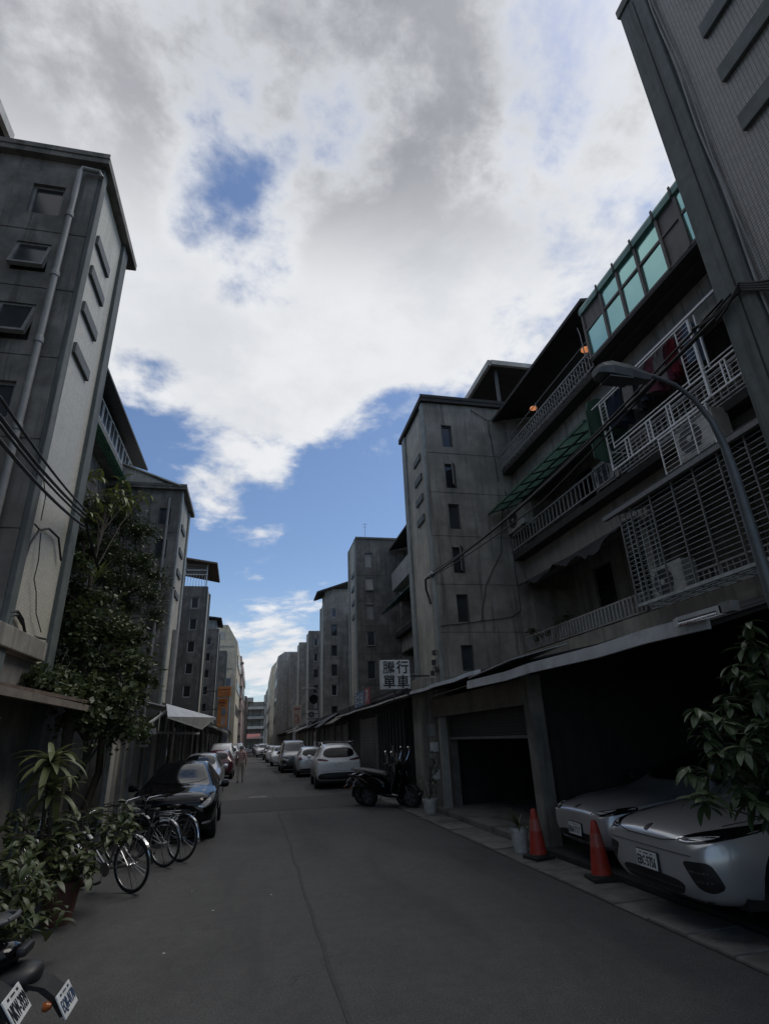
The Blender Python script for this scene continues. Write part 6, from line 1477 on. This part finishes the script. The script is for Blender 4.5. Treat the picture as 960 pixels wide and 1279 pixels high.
# ------------------------------------------------------------------ scooters (front faces -y, origin under the middle)
def sub_shell(sections, m, name, parent, lev=2):
    """closed rounded body from rectangular sections (y, zc, half width, half height)"""
    vs, fs = [], []
    for y, z, hw, hh in sections: vs += [(-hw, y, z - hh), (hw, y, z - hh), (hw, y, z + hh), (-hw, y, z + hh)]
    for i in range(len(sections) - 1):
        for k in range(4): fs.append((4 * i + k, 4 * i + (k + 1) % 4, 4 * i + 4 + (k + 1) % 4, 4 * i + 4 + k))
    e = 4 * (len(sections) - 1); fs += [(3, 2, 1, 0), (e, e + 1, e + 2, e + 3)]
    me = bpy.data.meshes.new(name); me.from_pydata(vs, [], fs)
    o = bpy.data.objects.new(name, me); COL.objects.link(o); md = o.modifiers.new('s', 'SUBSURF'); md.levels = lev; md.render_levels = lev
    m2 = eval_mesh(o); bpy.data.objects.remove(o); m2.materials.clear(); m2.materials.append(MATS[m]); m2.polygons.foreach_set('use_smooth', [True] * len(m2.polygons))
    o = bpy.data.objects.new(name, m2); COL.objects.link(o); o.parent = parent; return o
def scooter(label, loc, rz, paint='paint_black', group='parked scooters', txt='', pl=(.26, .14), tilt=.45, plate_at=(0, 1.0, .52), lean=0.0, seat='plastic_black', ptm='plate_text', ind=(-1, 1), tail='lamp_red'):
    s = thing('scooter', label, 'scooter', loc, rz, group); s.rotation_euler = (lean, 0, rz) if False else (0, lean, rz)
    sub_shell([(-.04, .42, .16, .14), (.2, .50, .20, .24), (.5, .56, .21, .21), (.78, .64, .16, .12), (.92, .67, .10, .06)], paint, 'body', s)
    sub_shell([(.62, .46, .15, .12), (.86, .52, .15, .12), (1.04, .57, .11, .06)], 'plastic_black', 'tail_cover', s)
    sub_shell([(-.08, .70, .10, .05), (.05, .74, .15, .07), (.35, .77, .17, .07), (.62, .82, .16, .06), (.86, .84, .10, .04)], seat, 'seat', s)
    sub_shell([(-.52, .30, .16, .03), (-.3, .26, .17, .05), (.05, .28, .16, .06), (.2, .36, .15, .08)], paint, 'floorboard', s)
    sh_ = sub_shell([(-.36, .24, .20, .10), (-.50, .46, .25, .15), (-.62, .72, .25, .17), (-.60, .96, .17, .10)], paint, 'leg_shield', s)
    sub_shell([(-.72, .60, .06, .05), (-.68, .72, .12, .09), (-.58, .78, .12, .10)], 'glass_car', 'headlight', s)
    ty, rm = wheel_meshes(.235, .12, 5, 'plastic_grey')
    for y in (-.66, .62): w_ = place(ty, 'wheel', s, (0, y, .235)); place(rm, 'rim', w_, (0, 0, 0))
    f = MB()
    for y, a0, a1 in ((-.66, .1, 2.7), (.62, -.2, 1.6)):
        n = 10; P = [(y - math.cos(a0 + (a1 - a0) * k / n) * .27 * (1 if y < 0 else -1), .235 + math.sin(a0 + (a1 - a0) * k / n) * .27) for k in range(n + 1)]
        for k in range(n): f.hexa([(-.07, P[k][0], P[k][1]), (.07, P[k][0], P[k][1]), (.07, P[k + 1][0], P[k + 1][1]), (-.07, P[k + 1][0], P[k + 1][1])], [(-.055, P[k][0], P[k][1] + .02), (.055, P[k][0], P[k][1] + .02), (.055, P[k + 1][0], P[k + 1][1] + .02), (-.055, P[k + 1][0], P[k + 1][1] + .02)])
    f.obj('mudguard', 'plastic_black', s, world=False)
    MB().tube([(-.1, -.66, .235), (-.1, -.60, .5)], .02, 8).tube([(.1, -.66, .235), (.1, -.60, .5)], .02, 8).obj('fork', 'plastic_grey', s, world=False)
    MB().tube([(-.34, -.36, .98), (-.2, -.48, 1.0), (0, -.54, .96), (.2, -.48, 1.0), (.34, -.36, .98)], .016, 8).obj('handlebar', 'plastic_black', s, world=False)
    for k in (-1, 1):
        MB().tube([(k * .22, -.46, 1.0), (k * .30, -.50, 1.14), (k * .33, -.50, 1.2)], .008, 6).lathe([(.01, -.02), (.06, -.012), (.062, .012), (.01, .02)], 14, (k * .35, -.49, 1.24), axis='y').obj('mirror', 'chrome', s, world=False)
        MB().tube([(k * .12, .40, .72), (k * .15, .60, .79), (k * .14, .78, .84), (k * .09, .84, .85)], .015, 8).obj('grab_rail', 'plastic_grey', s, smooth=True, world=False)
        if k in ind: MB().lathe([(.004, -.012), (.02, -.008), (.024, .01), (.012, .03)], 12, (k * .10, 1.08, .43), axis='y').obj('indicator', 'lamp_orange', s, smooth=True, world=False)
        MB().tube([(k * .17, .30, .5), (k * .175, .75, .68)], .012, 6).obj('chrome_trim', 'chrome', s, world=False)
    MB().tube([(-.09, .84, .85), (0, .855, .852), (.09, .84, .85)], .015, 8).obj('grab_rail', 'plastic_grey', s, smooth=True, world=False)
    MB().box(-.08, .08, .90, .95, .66, .71).obj('tail_light', tail, s, bevel=.02, world=False)
    MB().tube([(.15, .1, .24), (.16, .4, .28), (.16, .85, .36)], [.03, .05, .055], 10).obj('exhaust', 'plastic_grey', s, smooth=True, world=False)
    MB().tube([(-.12, .15, .25), (-.16, .22, .12), (-.18, .25, .0)], .012, 6).obj('stand', 'plastic_grey', s, world=False)
    px, py, pz = plate_at
    n_ = Vector((0, math.cos(tilt), math.sin(tilt))); u_ = Vector((0, -math.sin(tilt), math.cos(tilt))); c_ = Vector((0, py, pz)) - n_ * .012
    g = MB(); P = [Vector((0, .60, .60)), Vector((0, .84, .585)), c_ + u_ * .13 - n_ * .03, c_ + u_ * .05, c_ - u_ * .05]
    for a, b, w1, w2 in zip(P, P[1:], (.10, .10, .09, .085), (.10, .09, .085, .06)): g.hexa([a + Vector((-w1, 0, 0)) - n_ * .03, a + Vector((w1, 0, 0)) - n_ * .03, b + Vector((w2, 0, 0)) - n_ * .03, b + Vector((-w2, 0, 0)) - n_ * .03], [a + Vector((-w1, 0, 0)), a + Vector((w1, 0, 0)), b + Vector((w2, 0, 0)), b + Vector((-w2, 0, 0))])
    g.obj('plate_bracket', 'rubber', s, world=False)
    plate(s, txt, (0, py, pz), (-1, 0, 0), n_, pl[0], pl[1], m=ptm)
    return s
scooter('black scooter nearest on the right, parked by the concrete pier', (3.22, 14.5, 0), R(40), lean=R(-7))
scooter('second black scooter with round chrome mirrors behind the first', (3.16, 15.05, 0), R(43), lean=R(-7))
# the two in the near left corner: tails towards the road
def by_plate(c, rz, **kw):
    a = Matrix.Rotation(rz, 3, 'Z') @ Vector((0, 1.16, 0)); return (c[0] - a.x, c[1] - a.y, 0)
scooter('black scooter at the bottom left corner with plate NKW-3939', by_plate((-1.03, 3.56), R(-85)), R(-85), txt='NKW-3939', tilt=.57, plate_at=(0, 1.16, .52), ind=(), tail='plastic_black')
scooter('black scooter at bottom left with orange indicator and smaller plate', by_plate((-.88, 3.84), R(-88)), R(-88), txt='EQR-0170', pl=(.235, .125), tilt=.50, plate_at=(0, 1.16, .42), ptm='plate_text_blue', ind=(1,), tail='plastic_black')
for o_ in bpy.data.objects:
    if o_.name.split('.')[0] == 'scooter' and o_.location.x < 0: o_.scale = (1, 1, .89)

# ------------------------------------------------------------------ bicycles (front faces -y)
BW = {}
def bike_wheel():
    if not BW:
        r = .335; n = 40
        def torus(R0, r0, k=8): return MB().lathe([(R0 + r0 * math.cos(2 * math.pi * i / k), r0 * math.sin(2 * math.pi * i / k)) for i in range(k + 1)], n, axis='x', cap=False)
        BW['t'] = torus(r - .018, .018).mesh('wheel', 'rubber', smooth=True); BW['r'] = torus(r - .042, .010, 6).mesh('rim', 'alloy', smooth=True)
        sp = MB()
        for i in range(28):
            a = 2 * math.pi * i / 28; b = a + (.5 if i % 2 else -.5); sx = .028 if i % 4 < 2 else -.028
            sp.bar((sx, math.cos(b) * .02, math.sin(b) * .02), (0, math.cos(a) * (r - .045), math.sin(a) * (r - .045)), .0028)
        sp.lathe([(.022, -.04), (.022, .04)], 12, axis='x'); BW['s'] = sp.mesh('spokes', 'chrome')
    return BW
def bicycle(label, loc, rz, frame='plastic_grey', basket=True, lean=0.0):
    b = thing('bicycle', label, 'bicycle', loc, rz, 'bicycles parked by the plants'); b.rotation_euler = (0, lean, rz)
    W_ = bike_wheel(); wb = .52; r = .335
    for y in (-wb, wb): w_ = place(W_['t'], 'wheel', b, (0, y, r)); place(W_['r'], 'rim', w_, (0, 0, 0)); place(W_['s'], 'spokes', w_, (0, 0, 0))
    cr = (0, .06, .27); seat = (0, .26, .72); head = (0, -.40, .78)
    m = MB(); m.tube([head, (0, -.36, .62)], .02, 8).tube([(0, -.37, .66), (0, -.12, .42), cr], .017, 8).tube([(0, -.36, .60), (0, -.16, .36), cr], .014, 8).tube([cr, seat], .015, 8)
    for s in (-1, 1): m.tube([(s * .02, .06, .27), (s * .06, wb, r)], .009, 6).tube([(s * .015, .22, .62), (s * .06, wb, r)], .008, 6)
    m.obj('frame', frame, b, smooth=True, world=False)
    f = MB()
    for s in (-1, 1): f.tube([(s * .03, -.40, .70), (s * .05, -.45, .5), (s * .05, -wb, r)], .010, 6)
    f.obj('fork', frame, b, world=False)
    MB().tube([(-.27, -.18, 1.0), (-.22, -.33, .99), (-.06, -.43, .96), (0, -.42, .9), (.06, -.43, .96), (.22, -.33, .99), (.27, -.18, 1.0)], .011, 8).tube([(0, -.42, .92), (0, -.40, .76)], .012, 8).obj('handlebar', 'chrome', b, smooth=True, world=False)
    for s in (-1, 1): MB().tube([(s * .27, -.24, 1.0), (s * .27, -.12, 1.0)], .017, 8).obj('grip', 'plastic_black', b, world=False)
    sub_shell([(.13, .82, .03, .02), (.25, .83, .06, .03), (.38, .84, .10, .035)], 'plastic_black', 'saddle', b)
    MB().tube([seat, (0, .28, .82)], .012, 8).obj('seat_post', 'chrome', b, world=False)
    for y, a0, a1 in ((wb, -.1, 2.3), (-wb, .9, 2.6)):
        n = 26; g = MB(); P = [(y + math.cos(a0 + (a1 - a0) * k / n) * .368, r + math.sin(a0 + (a1 - a0) * k / n) * .368) for k in range(n + 1)]
        for k in range(n): g.hexa([(-.028, *P[k]), (.028, *P[k]), (.028, *P[k + 1]), (-.028, *P[k + 1])], [(-.02, P[k][0] + (P[k][0] - y) * .03, P[k][1] + (P[k][1] - r) * .03), (.02, P[k][0] + (P[k][0] - y) * .03, P[k][1] + (P[k][1] - r) * .03), (.02, P[k + 1][0] + (P[k + 1][0] - y) * .03, P[k + 1][1] + (P[k + 1][1] - r) * .03), (-.02, P[k + 1][0] + (P[k + 1][0] - y) * .03, P[k + 1][1] + (P[k + 1][1] - r) * .03)])
        g.obj('mudguard', 'chrome' if y > 0 else 'frame_white', b, smooth=True, world=False)
    rk = MB()
    for x in (-.06, 0, .06): rk.tube([(x, .30, .74), (x, .72, .74)], .006, 6)
    for s in (-1, 1): rk.tube([(s * .06, .70, .74), (s * .055, wb, r)], .006, 6)
    rk.tube([(-.06, .72, .74), (.06, .72, .74)], .006, 6).obj('rack', 'chrome', b, world=False)
    MB().lathe([(.09, -.004), (.09, .004)], 20, (.045, .06, .27), axis='x').obj('chainring', 'alloy', b, world=False)
    MB().bar((.055, .06, .27), (.06, .0, .12), .014).bar((-.055, .06, .27), (-.06, .12, .42), .014).obj('crank', 'chrome', b, world=False)
    for p_ in ((.10, -.01, .115), (-.10, .13, .425)): MB().box(p_[0] - .045, p_[0] + .045, p_[1] - .03, p_[1] + .03, p_[2] - .01, p_[2] + .01).obj('pedal', 'plastic_black', b, world=False)
    MB().tube([(-.05, .40, .28), (-.09, .46, .02)], .007, 6).obj('stand', 'plastic_grey', b, world=False)
    if basket:
        k_ = MB()
        for i in range(7):
            u = -.16 + i * .16 / 3; k_.bar((u, -.48, .72), (u * 1.2, -.46, .94), .006).bar((u, -.72, .72), (u * 1.2, -.76, .94), .006).bar((u, -.48, .72), (u, -.72, .72), .006)
        for z, w_ in ((.72, .16), (.83, .175), (.94, .19)): k_.tube([(-w_, -.47, z), (-w_, -.73, z), (w_, -.73, z), (w_, -.47, z), (-w_, -.47, z)], .005, 5)
        k_.obj('basket', 'iron', b, world=False)
    return b
def bike_at(tail, d, label, **kw):   # tail: ground point of the rear wheel, d: direction to the front wheel
    d = Vector((*d, 0)).normalized(); c = Vector((*tail, 0)) + d * .52 * REAL
    b = bicycle(label, c, math.atan2(d.x, -d.y), **kw); b.scale = (REAL,) * 3; return b
bike_at((-1.33, 8.02), (-.79, .62), 'nearest city bicycle with shiny rear mudguard beside the leafy bush', frame='alloy', lean=R(5))
bike_at((-1.17, 9.42), (-.80, .60), 'middle dark bicycle with silver mudguard in front of the sedan', frame='plastic_grey', lean=R(4))
bike_at((-.99, 9.72), (-.80, .60), 'farthest bicycle next to the black sedan bumper', frame='paint_black', lean=R(-3))
bike_at((-2.0, 7.75), (-.7, .75), 'bicycle mostly hidden behind the leafy bush', frame='paint_black', lean=R(-4))

# ------------------------------------------------------------------ the person walking away
def person(loc, rz):
    p = thing('person', 'person in a plaid shirt and khaki trousers walking away down the street', 'person', loc, rz)
    J = {'pelvis': ((0, 0, .92), .135, .105), 'waist': ((0, .005, 1.04), .13, .095), 'chest': ((0, .01, 1.25), .165, .11), 'neckb': ((0, .005, 1.42), .09, .075), 'neck': ((0, -.01, 1.48), .055, .055), 'head': ((0, -.025, 1.58), .078, .092), 'crown': ((0, -.02, 1.66), .06, .075)}
    for s, k in ((-1, 'l'), (1, 'r')):
        f = -.16 if s < 0 else .18
        J['hip' + k] = ((s * .09, 0, .86), .10, .10); J['knee' + k] = ((s * .10, f * .55 - .03, .48), .062, .066); J['ank' + k] = ((s * .10, f, .09), .042, .046); J['toe' + k] = ((s * .11, f - .15, .035), .04, .03)
        J['sho' + k] = ((s * .19, .01, 1.37), .06, .06); J['elb' + k] = ((s * .25, .02 - f * .3, 1.10), .046, .048); J['wri' + k] = ((s * .25, -.08 - f * .8, .88), .03, .032); J['han' + k] = ((s * .245, -.10 - f * .8, .79), .034, .026)
    E_ = [('pelvis', 'waist'), ('waist', 'chest'), ('chest', 'neckb'), ('neckb', 'neck'), ('neck', 'head'), ('head', 'crown')]
    for k in 'lr': E_ += [('pelvis', 'hip' + k), ('hip' + k, 'knee' + k), ('knee' + k, 'ank' + k), ('ank' + k, 'toe' + k), ('neckb', 'sho' + k), ('sho' + k, 'elb' + k), ('elb' + k, 'wri' + k), ('wri' + k, 'han' + k)]
    names = list(J); me = bpy.data.meshes.new('body'); me.from_pydata([J[n][0] for n in names], [(names.index(a), names.index(b)) for a, b in E_], [])
    o = bpy.data.objects.new('body', me); COL.objects.link(o); md = o.modifiers.new('k', 'SKIN'); md.use_smooth_shade = True
    for i, n in enumerate(names): me.skin_vertices[0].data[i].radius = J[n][1:]; me.skin_vertices[0].data[i].use_root = (n == 'pelvis')
    ss = o.modifiers.new('s', 'SUBSURF'); ss.levels = 2; ss.render_levels = 2
    m2 = eval_mesh(o); bpy.data.objects.remove(o)
    m2.materials.clear()
    for m in ('skin', 'plaid', 'trouser', 'shoe'): m2.materials.append(MATS[m])
    for f in m2.polygons:
        z = f.center.z; ax = abs(f.center.x)
        f.material_index = 3 if z < .085 else 2 if (z < .97 and ax < .205) else 1 if (z < 1.44 and (ax < .215 or z > 1.12)) else 0
        f.use_smooth = True
    b = bpy.data.objects.new('body', m2); COL.objects.link(b); b.parent = p
    MB().lathe([(.02, .10), (.07, .085), (.092, .03), (.09, -.03), (.075, -.06)], 16, (0, -.012, 1.60)).obj('hair', 'hair_grey', p, smooth=True, world=False)
    for s in (-1, 1): MB().lathe([(.005, -.012), (.022, -.008), (.026, .006), (.01, .012)], 10, (s * .082, -.02, 1.575), axis='x').obj('ear', 'skin', p, smooth=True, world=False)
    MB().lathe([(.004, -.03), (.014, -.01), (.016, .01), (.005, .02)], 8, (0, -.118, 1.575)).obj('nose', 'skin', p, smooth=True, world=False)
    MB().box(-.045, -.02, -.112, -.10, 1.595, 1.605).box(.02, .045, -.112, -.10, 1.595, 1.605).obj('eyes', 'hair_grey', p, world=False)
    MB().box(-.024, .024, -.112, -.10, 1.525, 1.532).obj('mouth', 'cloth_maroon', p, world=False)
    for s in (-1, 1):
        f = -.16 if s < 0 else .18; h = Vector((s * .245, -.10 - f * .8, .79)); fg = MB()
        for k in range(4): a = h + Vector((0, -.02 + k * .017, -.02)); fg.tube([a, a + Vector((-s * .004, -.004, -.045)), a + Vector((-s * .014, -.008, -.075 + abs(k - 1.4) * .008))], [.009, .008, .006], 6)
        fg.tube([h + Vector((-s * .01, -.025, .02)), h + Vector((-s * .025, -.045, -.02)), h + Vector((-s * .028, -.05, -.05))], [.010, .009, .007], 6)
        fg.obj('fingers', 'skin', p, smooth=True, world=False)
    return p
pp_ = person((-.56, 26.9, 0), math.pi - .05); pp_.scale = (REAL,) * 3

grow_leaves()

# ------------------------------------------------------------------ layout units to metres
for o in list(bpy.data.objects):
    if o.parent is None and o.type in ('MESH', 'EMPTY'):
        o.location = Vector(o.location) * UNIT_M; o.scale = Vector(o.scale) * UNIT_M
